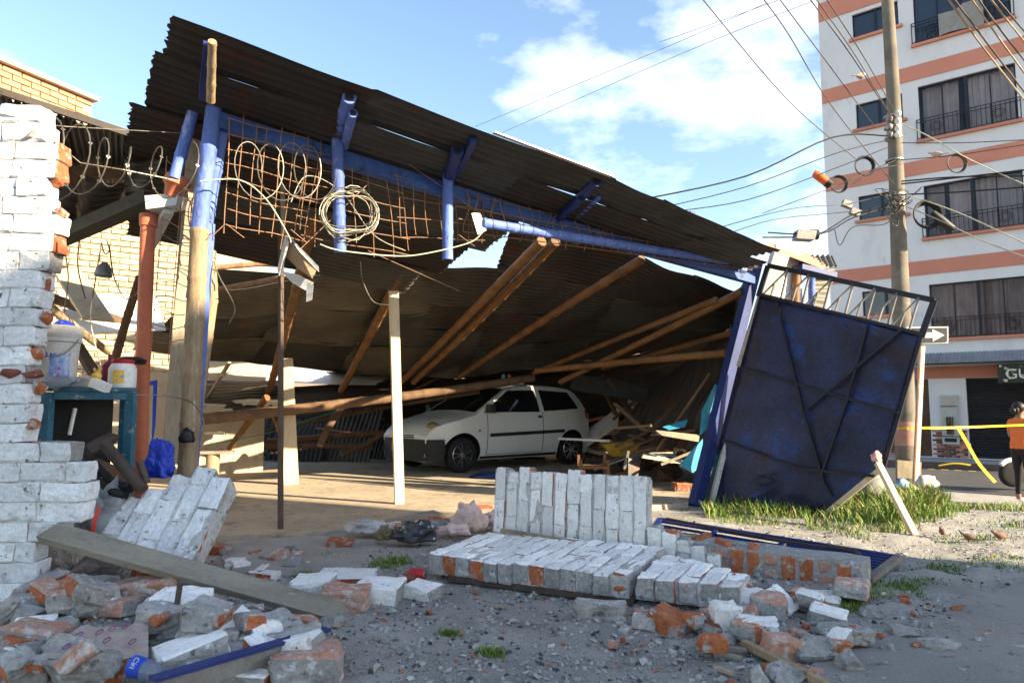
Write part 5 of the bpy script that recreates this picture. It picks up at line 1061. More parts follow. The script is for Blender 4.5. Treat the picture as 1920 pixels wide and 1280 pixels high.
gv = []; nx, ny = 14, 7
for j in range(ny+1):
    for i in range(nx+1):
        u, v = i/nx, j/ny; p = GZ(lerp(lerp(70, 100, v), 278, u), lerp(1232, 1172, v*(.5+.5*min(1, u*3))), .075); gv.append(p + UP*(.02*noise.noise(V((u*5, v*5, 1)))+.006*noise.noise(V((u*17, v*17, 1)))))
MB().add(gv, [(j*(nx+1)+i, j*(nx+1)+i+1, (j+1)*(nx+1)+i+1, (j+1)*(nx+1)+i) for j in range(ny) for i in range(nx)]).build('paper', 'paper', sk, smooth=40)
for (x, y) in [(120, 1200), (148, 1192), (165, 1208), (186, 1187), (210, 1180), (236, 1176), (248, 1205), (172, 1220), (125, 1214), (200, 1202)]:
    c_ = GZ(x, y-3, .094)
    MB().tube([c_+V((.010*math.cos(k*.7), .02*math.sin(k*.7), .004*math.sin(k*.7))) for k in range(10)], .003, 4).build('printed_mark', 'purple', sk)
wbt = thing('water_bottle', 'crushed clear water bottle with blue label in the bottom left rubble', 'bottle', P(272, 1262, 2.75))
bo = GZ(246, 1246, .11); bx = (GZ(304, 1264, .10)-bo); bl = bx.length; bx.normalize()
MB().lathe([(.03, 0), (.036, .01), (.034, bl*.3), (.036, bl*.6), (.03, bl*.8), (.013, bl*.95), (.013, bl*1.05)], 16, bo, ax=bx).build('body', 'bottle', wbt, smooth=50)
MB().lathe([(.0365, bl*.05), (.037, bl*.08), (.036, bl*.42), (.0355, bl*.45)], 16, bo, ax=bx).build('label', 'labelblue', wbt, smooth=50)
MB().lathe([(.016, bl*1.02), (.017, bl*1.03), (.017, bl*1.14), (.015, bl*1.15)], 12, bo, ax=bx).build('cap', mat('cap_blue', (0.03, 0.16, 0.42), (0.02, 0.12, 0.35)), wbt, smooth=40)
up_ = V((0, -.75, .66)); up_ = (up_ - bx*up_.dot(bx)).normalized(); tz = bx*-1
text('CRI', 'label_lettering', bo+bx*bl*.26+up_*.0385, up_.cross(bx)*-1 if False else bx.cross(up_), bx*-1, .026, 'white', wbt, ext=.0006)
# litter between floor edge and slab
lit = [('crumpled_black_bag', (775, 1012), .17, .09, .09, 'bagblack', 3, 'black and white printed plastic bag on the litter pile'), ('crumpled_clear_bag', (688, 998), .15, .07, .07, 'bagclear', 7, 'crumpled clear bag with dark contents at the floor edge'), ('patterned_cloth', (880, 992), .13, .09, .14, 'clothpink', 8, 'pink patterned cloth standing crumpled beside the standing slab'), ('patterned_cloth_end', (925, 985), .11, .07, .08, 'clothpink', 15, 'red striped end of pink cloth touching the standing slab'), ('patterned_cloth_flat', (850, 1000), .12, .07, .05, 'clothpink', 21, 'flat pink cloth edge left of the crumpled cloth'), ('brown_paper_bag', (720, 1010), .06, .05, .06, mat('olive_bag', (0.2, 0.17, 0.09), (0.15, 0.12, 0.06), 6, 0.5), 4, 'olive brown crumpled bag in the litter pile'), ('pink_wrapper', (738, 992), .06, .04, .04, 'clothpink', 33, 'small pink wrapper on top of the litter pile')]
for (nm, (x, y), a, b, c, m_, sd, lab) in lit: crumple(nm, G(x, y, .05)+UP*c*.5, a, b, c, m_, sd, n=3, amp=.5, label=lab, cat='litter')
for i, (x, y, w_, h_, m_, lab) in enumerate([(755, 1000, .12, .07, 'card', 'small tan cardboard box in the litter pile'), (790, 990, .14, .08, 'card', 'grey tan cardboard box behind the black bag')]):
    MB().box(G(x, y, .04)+UP*.05, (w_, .08, h_), .3-i*.5).build('cardboard_box', m_, label=lab, cat='box')
loose(818, 1000, 40, 38, .8, .3, .1, 'o', 'orange brick lump beside the pink cloth'); loose(635, 1030, 48, 22, .8, .1, .1, 'o', 'orange brick bits left of the grass tuft'); loose(900, 962, 50, 16, .8, .1, .0, 'o', 'orange brick shards on the sunlit floor'); loose(955, 968, 40, 14, .8, .4, .0, 'o', 'second orange brick shard beside the standing slab')
cn_ = thing('drink_can', 'crushed red drink can at the left end of the flat slab', 'can', G(778, 1088))
MB().lathe([(.026, 0), (.033, .008), (.033, .1), (.026, .11)], 14, G(768, 1085)+UP*.035, ax=(1, -.35, 0)).build('body', 'red', cn_, smooth=40); MB().lathe([(.027, .109), (.024, .113)], 14, G(768, 1085)+UP*.035, ax=(1, -.35, 0)).build('lid', 'steel', cn_)
MB().hull([G(x, y, z) for (x, y) in ((830, 962), (1000-185, 968), (700, 985), (720, 975), (812, 955)) for z in (.05, .085)]).build('floor_lip_slab', 'concrete', label='broken concrete lip lifted at the floor edge above the litter', cat='slab')
MB().bar(G(1395, 1205, .03), G(1548, 1282, .03), .035, .03).build('splintered_stick', 'bamboodry', label='splintered stick lying at the bottom right heap', cat='stick')
for i, (a, b) in enumerate([((1310, 1208), (1400, 1218)), ((1345, 1222), (1390, 1232)), ((1340, 1250), (1375, 1262)), ((918, 1135), (950, 1137))]): MB().bar(G(*a, .02), G(*b, .02), .02, .012).build('wood_splinter', 'wood', label='short wood splinter on the gravel in front of the heap', cat='splinter', group='wood splinters on the gravel')
# ================================================================== CAR
def pw(tab, x):
    for (a, b), (c, d) in zip(tab, tab[1:]):
        if x <= c: t = max(0, (x-a)/(c-a)); return lerp(b, d, t)
    return tab[-1][1]
TT = [(-1.64, .90), (-1.60, 1.0), (-1.48, 1.17), (-1.34, 1.31), (-1.2, 1.37), (-.9, 1.405), (-.4, 1.42), (0, 1.40), (.22, 1.355), (.5, 1.205), (.75, 1.06), (.95, .95), (1.2, .885), (1.45, .825), (1.65, .745), (1.76, .66), (1.80, .60)]
WW = [(.18, .73), (.3, .785), (.5, .81), (.7, .815), (.85, .80), (.95, .775), (1.1, .725), (1.25, .665), (1.38, .60), (1.45, .55)]
def plan(x): return (1 - .20*sstep(1.15, 1.82, x)**1.3)*(1 - .10*sstep(-1.2, -1.66, x))
def surf(x, z): return pw(WW, z)*plan(x)
def topz(x, y):
    t = pw(TT, x); wv = surf(x, t-.045); return t - .045*min(1, abs(y)/wv)**2.2
car_o = V((-.33, 12.1, .045)); car_a = math.atan2(-.637, -.775)
CT = Matrix.Translation(car_o) @ Matrix.Rotation(car_a, 4, 'Z')
car = thing('parked_car', 'small white two door hatchback parked under the collapsed roof', 'car', car_o)
def cput(name, mb, mats, smooth=None, parent=None):
    me = mb.mesh(name, mats, smooth); me.transform(CT); return put(name, me, parent or car)
xsn = sorted({-1.64, -1.62, -1.56, *[round(-1.5+i*.075, 3) for i in range(44)], 1.8})
zl = [.18, .26, .34, .42, .5, .58, .66, .74, .82, .88, .94, 1.0, 1.06, 1.12, 1.18, 1.24, 1.3, 1.36, 1.41]
cb_ = MB(); rings = []
for x in xsn:
    t = pw(TT, x)-.045; half = [(surf(x, min(z, t)), min(z, t)) for z in zl]; wt = surf(x, t)
    half += [(wt*f, topz(x, wt*f)) for f in (.9, .75, .5, .25)]
    ring = [(0, .18)] + half + [(0, pw(TT, x))] + [(-y, z) for y, z in reversed(half)]
    rings.append([V((x, y, z)) for y, z in ring])
n = len(rings[0]); vs = [p for r_ in rings for p in r_]; fs = []
for i in range(len(rings)-1):
    for j in range(n): fs.append((i*n+j, (i+1)*n+j, (i+1)*n+(j+1) % n, i*n+(j+1) % n))
fs += [tuple(range(n)), tuple(reversed(range((len(rings)-1)*n, len(rings)*n)))]
bm = bmesh.new(); bv = [bm.verts.new(p) for p in vs]
for f in fs:
    try: bm.faces.new([bv[i] for i in f])
    except ValueError: pass
bmesh.ops.remove_doubles(bm, verts=bm.verts[:], dist=.0008); bmesh.ops.recalc_face_normals(bm, faces=bm.faces[:])
me = bpy.data.meshes.new('body'); bm.to_mesh(me); bm.free(); tmp = bpy.data.objects.new('tmp', me); C.objects.link(tmp)
cut = MB()
for wx in (1.2, -1.15):
    for sy in (-1, 1): cut.lathe([(.335, 0), (.335, .45)], 32, (wx, sy*.52, .28), ax=(0, sy, 0))
cme = cut.mesh('cut', 'carblack'); bm = bmesh.new(); bm.from_mesh(cme); bmesh.ops.recalc_face_normals(bm, faces=bm.faces[:]); bm.to_mesh(cme); bm.free()
co_ = bpy.data.objects.new('cut', cme); C.objects.link(co_)
md = tmp.modifiers.new('b', 'BOOLEAN'); md.object = co_; md.operation = 'DIFFERENCE'; md.solver = 'EXACT'
dg = bpy.context.evaluated_depsgraph_get(); body = bpy.data.meshes.new_from_object(tmp.evaluated_get(dg))
bpy.data.objects.remove(tmp); bpy.data.objects.remove(co_)
body.materials.clear(); body.materials.append(M['car']); body.materials.append(M['carblack'])
for p in body.polygons:
    c_ = p.center; p.material_index = 0
    for wx in (1.2, -1.15):
        r2 = math.hypot(c_.x-wx, c_.z-.28)
        if r2 < .338 and abs(c_.y) < .79: p.material_index = 1
    if c_.z < .2: p.material_index = 1
    p.use_smooth = True
body.set_sharp_from_angle(angle=math.radians(32)); body.transform(CT); put('body', body, car)
def spatch(name, q, m_, off=.006, nu_=8, nv_=5, parent=None, sy=1):
    mb = MB(); vv = []
    for j in range(nv_+1):
        for i in range(nu_+1):
            u, v = i/nu_, j/nv_; x = lerp(lerp(q[0][0], q[1][0], u), lerp(q[3][0], q[2][0], u), v); z = lerp(lerp(q[0][1], q[1][1], u), lerp(q[3][1], q[2][1], u), v)
            vv.append((x, sy*(surf(x, z)+off), z))
    mb.add(vv, [(j*(nu_+1)+i, j*(nu_+1)+i+1, (j+1)*(nu_+1)+i+1, (j+1)*(nu_+1)+i) for j in range(nv_) for i in range(nu_)])
    return cput(name, mb, m_, 60, parent)
for sy in (1, -1):
    spatch('window_rubber', [(.83, .915), (-1.40, .955), (-1.17, 1.295), (.21, 1.31)], 'carblack', .003, 16, 6, sy=sy) if False else None
    spatch('side_window', [(.80, .93), (-.40, .93), (-.38, 1.30), (.22, 1.285)], 'glassdark', sy=sy)
    spatch('rear_side_window', [(-.50, .94), (-1.36, .98), (-1.16, 1.27), (-.48, 1.305)], 'glassdark', sy=sy)
    spatch('trim_strip', [(.70, .54), (-.95, .57), (-.95, .625), (.70, .595)], 'carblack', .014, 12, 1, sy=sy)
    for xe in (.74, -.455): spatch('door_gap', [(xe+.006, .26), (xe-.007, .26), (xe-.007, .93), (xe+.006, .93)], 'black', .002, 1, 8, sy=sy)
    spatch('door_gap', [(.74, .255), (-.45, .255), (-.45, .262), (.74, .262)], 'black', .002, 8, 1, sy=sy)
    spatch('fuel_flap', [(-1.02, .74), (-1.025, .74), (-1.025, .88), (-1.02, .88)], 'black', .002, 1, 2, sy=sy); spatch('bonnet_gap', [(1.60, .735), (.93, .905), (.93, .911), (1.60, .741)], 'black', .003, 8, 1, sy=sy); spatch('tail_lamp', [(-1.56, .80), (-1.63, .80), (-1.60, .95), (-1.54, .95)], 'red', .006, 2, 2, sy=sy)
    spatch('door_handle', [(-.34, .83), (-.43, .83), (-.43, .87), (-.34, .87)], 'carblack', .012, 2, 1, sy=sy)
    spatch('side_repeater', [(.93, .62), (.88, .62), (.88, .66), (.93, .66)], 'amber', .006, 1, 1, sy=sy)
    spatch('sill', [(.86, .19), (-.80, .19), (-.80, .235), (.86, .235)], 'carblack', .004, 8, 1, sy=sy)
    m_ = MB(); m_.hull([V((.78, sy*.80, .93)), V((.68, sy*.82, .92)), V((.70, sy*.98, .92)), V((.78, sy*.97, .93)), V((.80, sy*.84, 1.05)), V((.70, sy*.84, 1.06)), V((.72, sy*.98, 1.05)), V((.8, sy*.95, 1.04))]); cput('mirror', m_, 'carblack', 40)
    hl = MB(); hl.lathe([(.115, -.03), (.115, .0), (.10, .035), (.06, .06), (.0, .07)], 20, (1.64, sy*.56, .66), ax=(.85, sy*.42, .30)); h_ = cput('headlight', hl, 'lampglass', 60)
    hr_ = MB(); hr_.lathe([(.13, -.03), (.13, .0), (.115, .006)], 20, (1.64, sy*.56, .66), ax=(.85, sy*.42, .30)); cput('lamp_rim', hr_, 'carblack', 40, h_)
ws = MB(); vv = []; nu_, nv_ = 12, 8
for j in range(nv_+1):
    for i in range(nu_+1):
        x = lerp(.25, .93, j/nv_); wv = surf(x, pw(TT, x)-.045)*.90; y = lerp(-wv, wv, i/nu_); vv.append((x, y, topz(x, y)+.006))
ws.add(vv, [(j*(nu_+1)+i, j*(nu_+1)+i+1, (j+1)*(nu_+1)+i+1, (j+1)*(nu_+1)+i) for j in range(nv_) for i in range(nu_)]); cput('windscreen', ws, 'glassdark', 60)
bo_ = [(1.545, .80), (1.66, .775), (1.78, .69), (1.86, .52), (1.895, .28), (1.9, 0)]; bo_ = bo_ + [(x, -y) for x, y in reversed(bo_[:-1])]
bmp = MB()
for z0, z1, k_ in ((.19, .30, .97), (.30, .46, 1.0), (.46, .52, .985)):
    a = [V((1.5+(x-1.5)*k_, y*k_, z1)) for x, y in bo_]; bmp.poly(a[::-1], z1-z0, UP)
cput('bumper', bmp, 'carblack', 40)
MB_ = MB().obox((1.905, -.02, .40), V((.006, 0, 0)), V((0, .17, 0)), V((0, 0, .075))); cput('number_plate', MB_, mat('plate_amber', (0.62, 0.30, 0.03), (0.5, 0.22, 0.02), 25, 0.5, 0.0))
gr = MB()
for z in (.545, .575): gr.obox((1.80, 0, z), V((.012, 0, 0)), V((0, .3, 0)), V((0, 0, .009)))
cput('grille', gr, 'carblack')
for wx in (1.2, -1.15):
    for sy in (1, -1):
        c_ = V((wx, sy*.70, .27)); A_ = V((0, sy, 0))
        ty = MB().lathe([(.17, -.08), (.24, -.09), (.27, -.07), (.278, -.04), (.278, .04), (.268, .075), (.24, .088), (.195, .08), (.19, .05)], 32, c_, ax=A_)
        wh = cput('wheel', ty, 'rubber', 40)
        rm = MB().lathe([(.19, .02), (.192, .07), (.182, .078), (.178, .04)], 32, c_, ax=A_)
        for k_ in range(5):
            for dk_ in (-.13, .13):
                a = k_*2*math.pi/5+dk_; a2 = k_*2*math.pi/5+dk_*1.9
                rm.bar(c_+V((.03*math.cos(a), sy*.07, .03*math.sin(a))), c_+V((.185*math.cos(a2), sy*.06, .185*math.sin(a2))), .016, .02, up=A_)
        rm.lathe([(.045, .05), (.045, .082), (.03, .086)], 14, c_, ax=A_); cput('rim', rm, 'alloy', 40, wh)
        cput('hub_back', MB().lathe([(.17, .0), (.17, .01)], 20, c_, ax=A_), 'black', None, wh)
crumple('blue_tarpaulin_heap', G(925, 895, .045)+UP*.02, .32, .18, .07, mat('dark_blue_tarp', (0.015, 0.04, 0.16), (0.01, 0.02, 0.09), 5, 0.5), 12, label='dark blue tarpaulin heaped beside the car', cat='tarpaulin')
for i, (x, y, nm, m_, lab) in enumerate([(944, 716, 'blue_can', 'turq', 'blue capped can balanced on the car roof'), (955, 719, 'small_pot', 'pvc', 'small orange pot balanced on the car roof')]):
    o_ = P(x, y+6, 11.6); o_.z = 1.46
    MB().lathe([(.03, 0), (.035, .02), (.035, .12), (.02, .15)], 12, o_).build(nm, m_, label=lab, cat='can', smooth=40)

# ================================================================== DEBRIS RIGHT OF THE CAR
chh = thing('wooden_chair', 'small wooden chair standing in the debris right of the car', 'chair', G(1112, 893, .045))
c0 = V((P(1112, 890, 8.9).x, 8.9, .045))
for a, b in ((-.17, -.15), (.17, -.15), (-.17, .15), (.17, .15)): MB().bar(c0+V((a, b, 0)), c0+V((a, b, .40 if b > 0 else .36)), .035, .035, up=V((0, 1, 0))).build('leg', 'bamboo', chh)
MB().box(c0+V((0, 0, .26)), (.38, .34, .03)).build('seat', 'bamboo', chh); MB().box(c0+V((0, -.15, .16)), (.3, .03, .03)).build('stretcher', 'bamboo', chh)
wbx = thing('wheelbarrow', 'yellow wheelbarrow tray among the debris right of the car', 'wheelbarrow', V((P(1165, 840, 9.6).x, 9.6, 0)))
wc = P(1165, 838, 9.6)
MB().hull([wc+V(p) for p in ((-.28, -.2, .05), (.25, -.2, .08), (.25, .2, .08), (-.28, .2, .05), (-.14, -.1, -.12), (.12, -.1, -.12), (.12, .1, -.12), (-.14, .1, -.12))]).build('tray', mat('barrow_yellow', (0.42, 0.27, 0.03), (0.3, 0.19, 0.03), 8), wbx)
for e in (-.15, .15): MB().tube([wc+V((-.4, e, -.3)), wc+V((.1, e, -.12)), wc+V((.65, e, .02))], .016, 8).build('handle', 'steel', wbx)
MB().lathe([(.1, -.03), (.15, -.02), (.15, .02), (.1, .03)], 18, wc+V((-.42, 0, -.32)), ax=(0, 1, 0)).build('wheel', 'rubber', wbx, smooth=40)
nrm = V((.4, -1, 0)).normalized()
for i, (pts_, Y_, m_, lab) in enumerate([([(1343, 720), (1352, 742), (1330, 800), (1314, 815), (1318, 770)], 7.9, 'turq', 'curved turquoise board leaning behind the gate post'), ([(1318, 822), (1316, 865), (1300, 886), (1276, 872)], 7.9, 'turq', 'lower turquoise board tip beside the leaning blue post'), ([(1243, 800), (1290, 786), (1285, 800), (1255, 806)], 8.6, 'turq', 'flat turquoise board on top of the debris pile'), ([(1208, 850), (1280, 862), (1282, 870), (1204, 858)], 8.5, 'woodpale', 'pale plank lying in the debris pile'), ([(1230, 806), (1312, 815), (1310, 828), (1235, 815)], 8.3, 'wood', 'grey board on the debris pile'), ([(1178, 858), (1204, 852), (1196, 895), (1178, 892)], 8.5, 'tin', 'short corrugated grey offcut standing in the debris')]):
    MB().poly([P(x, y, Y_+.12*math.sin(k*1.7)) for k, (x, y) in enumerate(pts_)], .025, nrm).build('debris_board', m_, label=lab, cat='board')
for i, (a, ya, b, yb, m_, lab) in enumerate([((1050, 822), 10.2, (1140, 826), 9.4, 'white', 'pale strip lying behind the rear wheel of the car'), ((1230, 845), 8.8, (1330, 700), 8.7, 'wooddark', 'dark plank slanting up behind the turquoise board'), ((1190, 830), 9.2, (1300, 730), 9.4, 'wooddark', 'dark batten slanting up in the debris'), ((1170, 880), 8.8, (1178, 845), 8.8, 'steel', 'thin steel leg sticking up in the debris'), ((1240, 870), 8.3, (1310, 842), 8.2, 'woodpale', 'pale batten near the leaning blue post')]):
    MB().bar(P(*a, ya), P(*b, yb), .07, .03).build('debris_batten', m_, label=lab, cat='batten')
for i in range(22):
    x, y = rnd.uniform(1075, 1290), rnd.uniform(862, 905); p = G(x, y, .045)
    MB().hull([p+UP*.08+q for q in rock_pts(rnd.uniform(.15, .4), rnd.uniform(.15, .3), rnd.uniform(.12, .3), rnd, 12)]).build('dark_debris', rnd.choice(['wooddark', 'ruststeel', 'black', 'wooddark', 'card']), label='dark broken household debris heaped right of the car', cat='debris', group='debris pieces right of the car')
for i in range(10):
    x = rnd.uniform(1140, 1300); p = P(x, rnd.uniform(800, 850), rnd.uniform(8.6, 9.6)); a = rnd.uniform(-.8, .8)
    MB().bar(p, p+V((math.cos(a)*.6, math.sin(a)*.3, rnd.uniform(-.25, .35))), .08, .03).build('dark_lath', 'wooddark', label='dark lath sticking out of the debris right of the car', cat='lath', group='laths in the debris right of the car')
MB().lathe([(.05, 0), (.055, .1), (.05, .2)], 12, G(1103, 893, .045)).build('green_container', mat('green_plastic', (0.05, 0.35, 0.08), (0.04, 0.28, 0.06)), label='green plastic container under the wooden chair', cat='container', smooth=40)

# ================================================================== LEANING SHEET STEEL GATE
GN = V((1, 1, 0)).normalized(); GP0 = PL(1437, 495, V((2.72, 7.3, 0)), GN)
def GT(x, y, off=0.0): return PL(x, y, V((2.72, 7.3, 0)) - GN*off, GN)
gate = thing('sheet_steel_gate', 'dark blue sheet steel gate hanging askew on its hinges over the grass', 'gate', GT(1430, 960))
vv = []; nu_, nv_ = 26, 34
for j in range(nv_+1):
    v = j/nv_; Lx, Ly = lerp(1425, 1318, v), lerp(552, 945, v)
    if v < .8: Rx, Ry = lerp(1729, 1653, v/.8), lerp(626, 884, v/.8)
    else: Rx, Ry = lerp(1653, 1532, (v-.8)/.2), lerp(884, 975, (v-.8)/.2)
    for i in range(nu_+1):
        u = i/nu_; x, y = lerp(Lx, Rx, u), lerp(Ly, Ry, u) + 14*math.sin(u*math.pi)*v**6
        dn = .035*noise.noise(V((u*2.6, v*3.2, 4))) + .012*noise.noise(V((u*7, v*8, 2))) + .05*v**3*math.sin(u*3)
        vv.append(GT(x, y, dn))
gp = MB().add(vv, [(j*(nu_+1)+i, j*(nu_+1)+i+1, (j+1)*(nu_+1)+i+1, (j+1)*(nu_+1)+i) for j in range(nv_) for i in range(nu_)]).build('sheet_panel', 'gate', gate, smooth=60)
md = gp.modifiers.new('thickness', 'SOLIDIFY'); md.thickness = .003
def gbar(a, b, w_=.035, off=.05, name='rail', m_='frame'): return MB().bar(GT(*a, off), GT(*b, off), w_, .03, up=GN).build(name, m_, gate)
gbar((1440, 498), (1752, 563), .05, 0); gbar((1424, 551), (1729, 626), .03, .02); gbar((1440, 498), (1422, 556), .05, 0, 'stile'); gbar((1752, 563), (1727, 632), .055, 0, 'stile'); gbar((1727, 632), (1655, 884), .03, .02, 'stile')
gbar((1392, 690), (1690, 776), .025); gbar((1356, 826), (1500, 878), .025); gbar((1500, 878), (1640, 892), .025)
for a, b in [((1456, 565), (1503, 760)), ((1503, 760), (1545, 905)), ((1545, 905), (1560, 930)), ((1690, 618), (1512, 768)), ((1627, 608), (1588, 752)), ((1588, 752), (1540, 890))]: gbar(a, b, .022, .055, 'brace', 'frame')
for i in range(7):
    u = (i+.9)/7.6; a = (lerp(1440, 1752, u), lerp(498, 563, u)); b = (lerp(1424, 1729, u)+4, lerp(551, 626, u)); gbar(a, b, .016, 0, 'grille_bar', 'steel')
    u2 = u-.1; c = (lerp(1424, 1729, u2), lerp(551, 626, u2)); gbar(a, c, .010, .0, 'grille_brace', 'steel')
    m1 = ((a[0]+c[0])/2, (a[1]+c[1])/2); gbar(m1, (lerp(1424, 1729, u-.05), lerp(551, 626, u-.05)), .010, .0, 'grille_brace', 'steel')
gs = MB()
for k_ in range(9):
    r_ = random.Random(k_); x0, y0 = r_.uniform(1370, 1540), r_.uniform(890, 955)
    gs.tube([GT(x0+r_.uniform(20, 40)*math.cos(a*.4+k_)+a*2, y0+r_.uniform(8, 14)*math.sin(a*.6), .075) for a in range(12)], .0035, 4)
gs.build('scratch_marks', 'black', gate, kind='stuff')
MB().bar(GT(1655, 876, .02), GT(1532, 976, .02), .05, .03, up=GN).build('bent_bottom_strip', 'woodpale', gate)
MB().bar(P(1646, 868, 6.3), G(1716, 1004), .055, .04).build('prop_stick', 'woodpale', label='pale wooden stick propped on the grass against the gate corner', cat='stick')
crumple('red_white_rag', P(1643, 858, 6.4), .05, .03, .06, mat('ragmix', (0.7, 0.66, 0.62), (0.6, 0.1, 0.08), 16, 0.9), 3, label='small red and white rag on the gate corner', cat='rag')
# fallen grille lying on the ground
fg = thing('fallen_grille', 'dark blue steel grille lying flat behind the brick footing', 'grille', G(1450, 1020))
q0, q1, q2, q3 = G(1238, 974, .06), G(1684, 1046, .06), G(1628, 1088, .05), G(1215, 1008, .05)
def FQ(u, v, z=0): return q0.lerp(q1, u).lerp(q3.lerp(q2, u), v)+UP*z
for v in (0, 1): MB().bar(FQ(0, v), FQ(1, v), .045, .04).build('frame_rail', 'bluedark', fg)
MB().bar(FQ(1, 0, .002), FQ(1, 1, .002), .05, .035).build('frame_end', 'steel', fg); MB().bar(FQ(.0, 0, .002), FQ(0, 1, .002), .05, .035).build('frame_end', 'bluedark', fg)
for i in range(1, 9): MB().bar(FQ(.62, i/9, .004), FQ(.99, i/9, .004), .022, .02).build('bar', 'bluedark', fg)
for i in (1, 3, 6, 8): MB().bar(FQ(.01, i/9, .004), FQ(.6, i/9, .004), .02, .02).build('bar', 'bluedark', fg)
for u in (.6, .3): MB().bar(FQ(u, 0, .008), FQ(u, 1, .008), .03, .02).build('cross_bar', 'bluedark', fg)
MB().poly([FQ(.32, .3, .0), FQ(.58, .3, .0), FQ(.58, .95, .0), FQ(.32, .95, .0)], .004, UP).build('sheet', 'bluebeam', fg)
MB().tube(spline([FQ(.05, .2, .05), FQ(.3, .35, .06), FQ(.7, .5, .07), FQ(.93, .75, .12), FQ(.97, 1.0, .06)]), .012, 6).build('bent_rod', 'ruststeel', label='bent rusty rod lying across the fallen grille', cat='rod', smooth=50)
# ================================================================== RIGHT SIDE: POLE, CABLES, SIGN, PEOPLE
PY = 12.0
pole = thing('utility_pole', 'tall stained concrete utility pole in front of the flats', 'pole', P(1698, 905, PY))
MB().tube([P(1700, 912, PY), P(1695, 700, PY), P(1686, 480, PY), P(1676, 200, PY), P(1664, 0, PY), P(1655, -160, PY)], [.165, .155, .135, .115, .10, .09], 20).build('shaft', 'pole', pole, smooth=60)
MB().tube([P(1697, 790, PY), P(1698.5, 835, PY)], [.1645, .1655], 20).build('red_paint_band', mat('faded_red', (0.35, 0.14, 0.10), (0.30, 0.22, 0.18), 7, 0.95), pole, smooth=60)
for (x, y) in [(1668, 228), (1668, 243), (1668, 257), (1684, 218), (1684, 232), (1684, 246), (1684, 258)]:
    MB().lathe([(.03, 0), (.055, .03), (.055, .07), (.03, .1)], 12, P(x, y, PY-.2)).build('insulator', 'white' if x > 1675 else 'steel', pole, smooth=40)
for y in (218, 238, 258, 300, 365, 385): MB().tube([P(1664+y*.043, y, PY), P(1664+y*.043+.2, y+3, PY)], .135+.00005*y, 20).build('strap', 'steel', pole)
def coil(x, y, r_px, th, m_, name, label, Y=PY-.3, n=3):
    t_ = thing(name, label, 'cable coil', P(x, y, Y)); c = P(x, y, Y); rr = r_px*Y/F
    for k in range(n): MB().tube([c + V((math.cos(a*.25)*(rr-.012*k), .02*k, math.sin(a*.25)*(rr-.012*k)*(1+.03*math.sin(k)))) for a in range(26)], th, 6).build('loop', m_, t_, smooth=60)
coil(1622, 311, 19, .014, 'black', 'cable_coil_on_line', 'black cable coil hung on the line left of the utility pole'); coil(1573, 345, 17, .010, 'black', 'cable_coil_on_line', 'black cable coil beside the orange splice case'); coil(1795, 306, 19, .010, 'black', 'cable_coil_on_line', 'black cable coil hung on the line right of the utility pole'); coil(1740, 402, 27, .018, 'black', 'cable_coil_on_line', 'largest black cable coil low at the right of the pole', n=5)
oc = thing('splice_case', 'orange cylindrical cable splice case hung left of the pole', 'splice case', P(1540, 333, PY-.3))
MB().tube([P(1526, 325, PY-.3), P(1530, 327, PY-.3), P(1549, 341, PY-.3)], [.06, .075, .075], 14).build('body', mat('splice_orange', (0.75, 0.14, 0.03), (0.6, 0.1, 0.02), 6, 0.5), oc, smooth=50); MB().tube([P(1549, 341, PY-.3), P(1557, 347, PY-.3)], .08, 14).build('cap', 'black', oc, smooth=50)
MB().tube([P(1748, 398, PY-.4), P(1762, 412, PY-.4), P(1785, 430, PY-.4)], [.05, .085, .075], 14).build('black_splice_case', 'black', label='black cylindrical splice case at the right of the pole', cat='splice case', smooth=50)
bxx = thing('distribution_box', 'grey cable distribution box hung on the lines left of the flats', 'box', P(1508, 442, 11))
MB().obox(P(1508, 442, 11), V((.15, .0, -.01)), V((0, .1, 0)), V((.02, 0, .075))).build('case', 'steel', bxx); MB().tube([P(1518, 440, 11), P(1533, 440, 11)], .085, 12).build('end_cap', 'black', bxx, smooth=40); MB().tube([P(1490, 442, 11), P(1498, 442, 11)], .06, 12).build('end_cap', 'black', bxx)
for (x, y, lab) in [(1588, 383, 'upper small grey junction box left of the pole'), (1603, 398, 'lower small grey junction box left of the pole')]: MB().obox(P(x, y, PY-.3), V((.075, 0, -.03)), V((0, .05, 0)), V((.02, 0, .05))).build('line_junction_box', 'steel', label=lab, cat='box')
def ov(pts, r_, m_, label, group): cable('overhead_cable', pts, r_, m_, label, 'cable', group, n=5)
U = 'thin overhead line running from the pole up to the left'
for a in [[(1672, 222, 11.8), (1600, 110, 9.6), (1512, -10, 7.4)], [(1674, 224, 11.8), (1606, 108, 9.6), (1524, -10, 7.4)], [(1680, 214, 11.8), (1620, 108, 9.8), (1544, -10, 7.6)], [(1641, 240, 11.8), (1560, 130, 9.8), (1440, -30, 7.6)], [(1676, 345, 11.8), (1560, 200, 10), (1480, 67, 8.6), (1425, -10, 7.5)], [(1607, 300, 11.8), (1480, 191, 10), (1310, -10, 8)]]: ov(a, .007, 'ruststeel', U, 'lines up to the left of the pole')
for a in [[(1235, 80, 14), (1440, 8, 12), (1560, -40, 11)], [(890, 238, 17), (1235, 95, 14), (1440, 5, 12)], [(935, 252, 17), (1280, 100, 14), (1525, 2, 12)]]: ov(a, .006, 'steel', 'faint overhead line crossing the clouds', 'lines crossing the clouds')
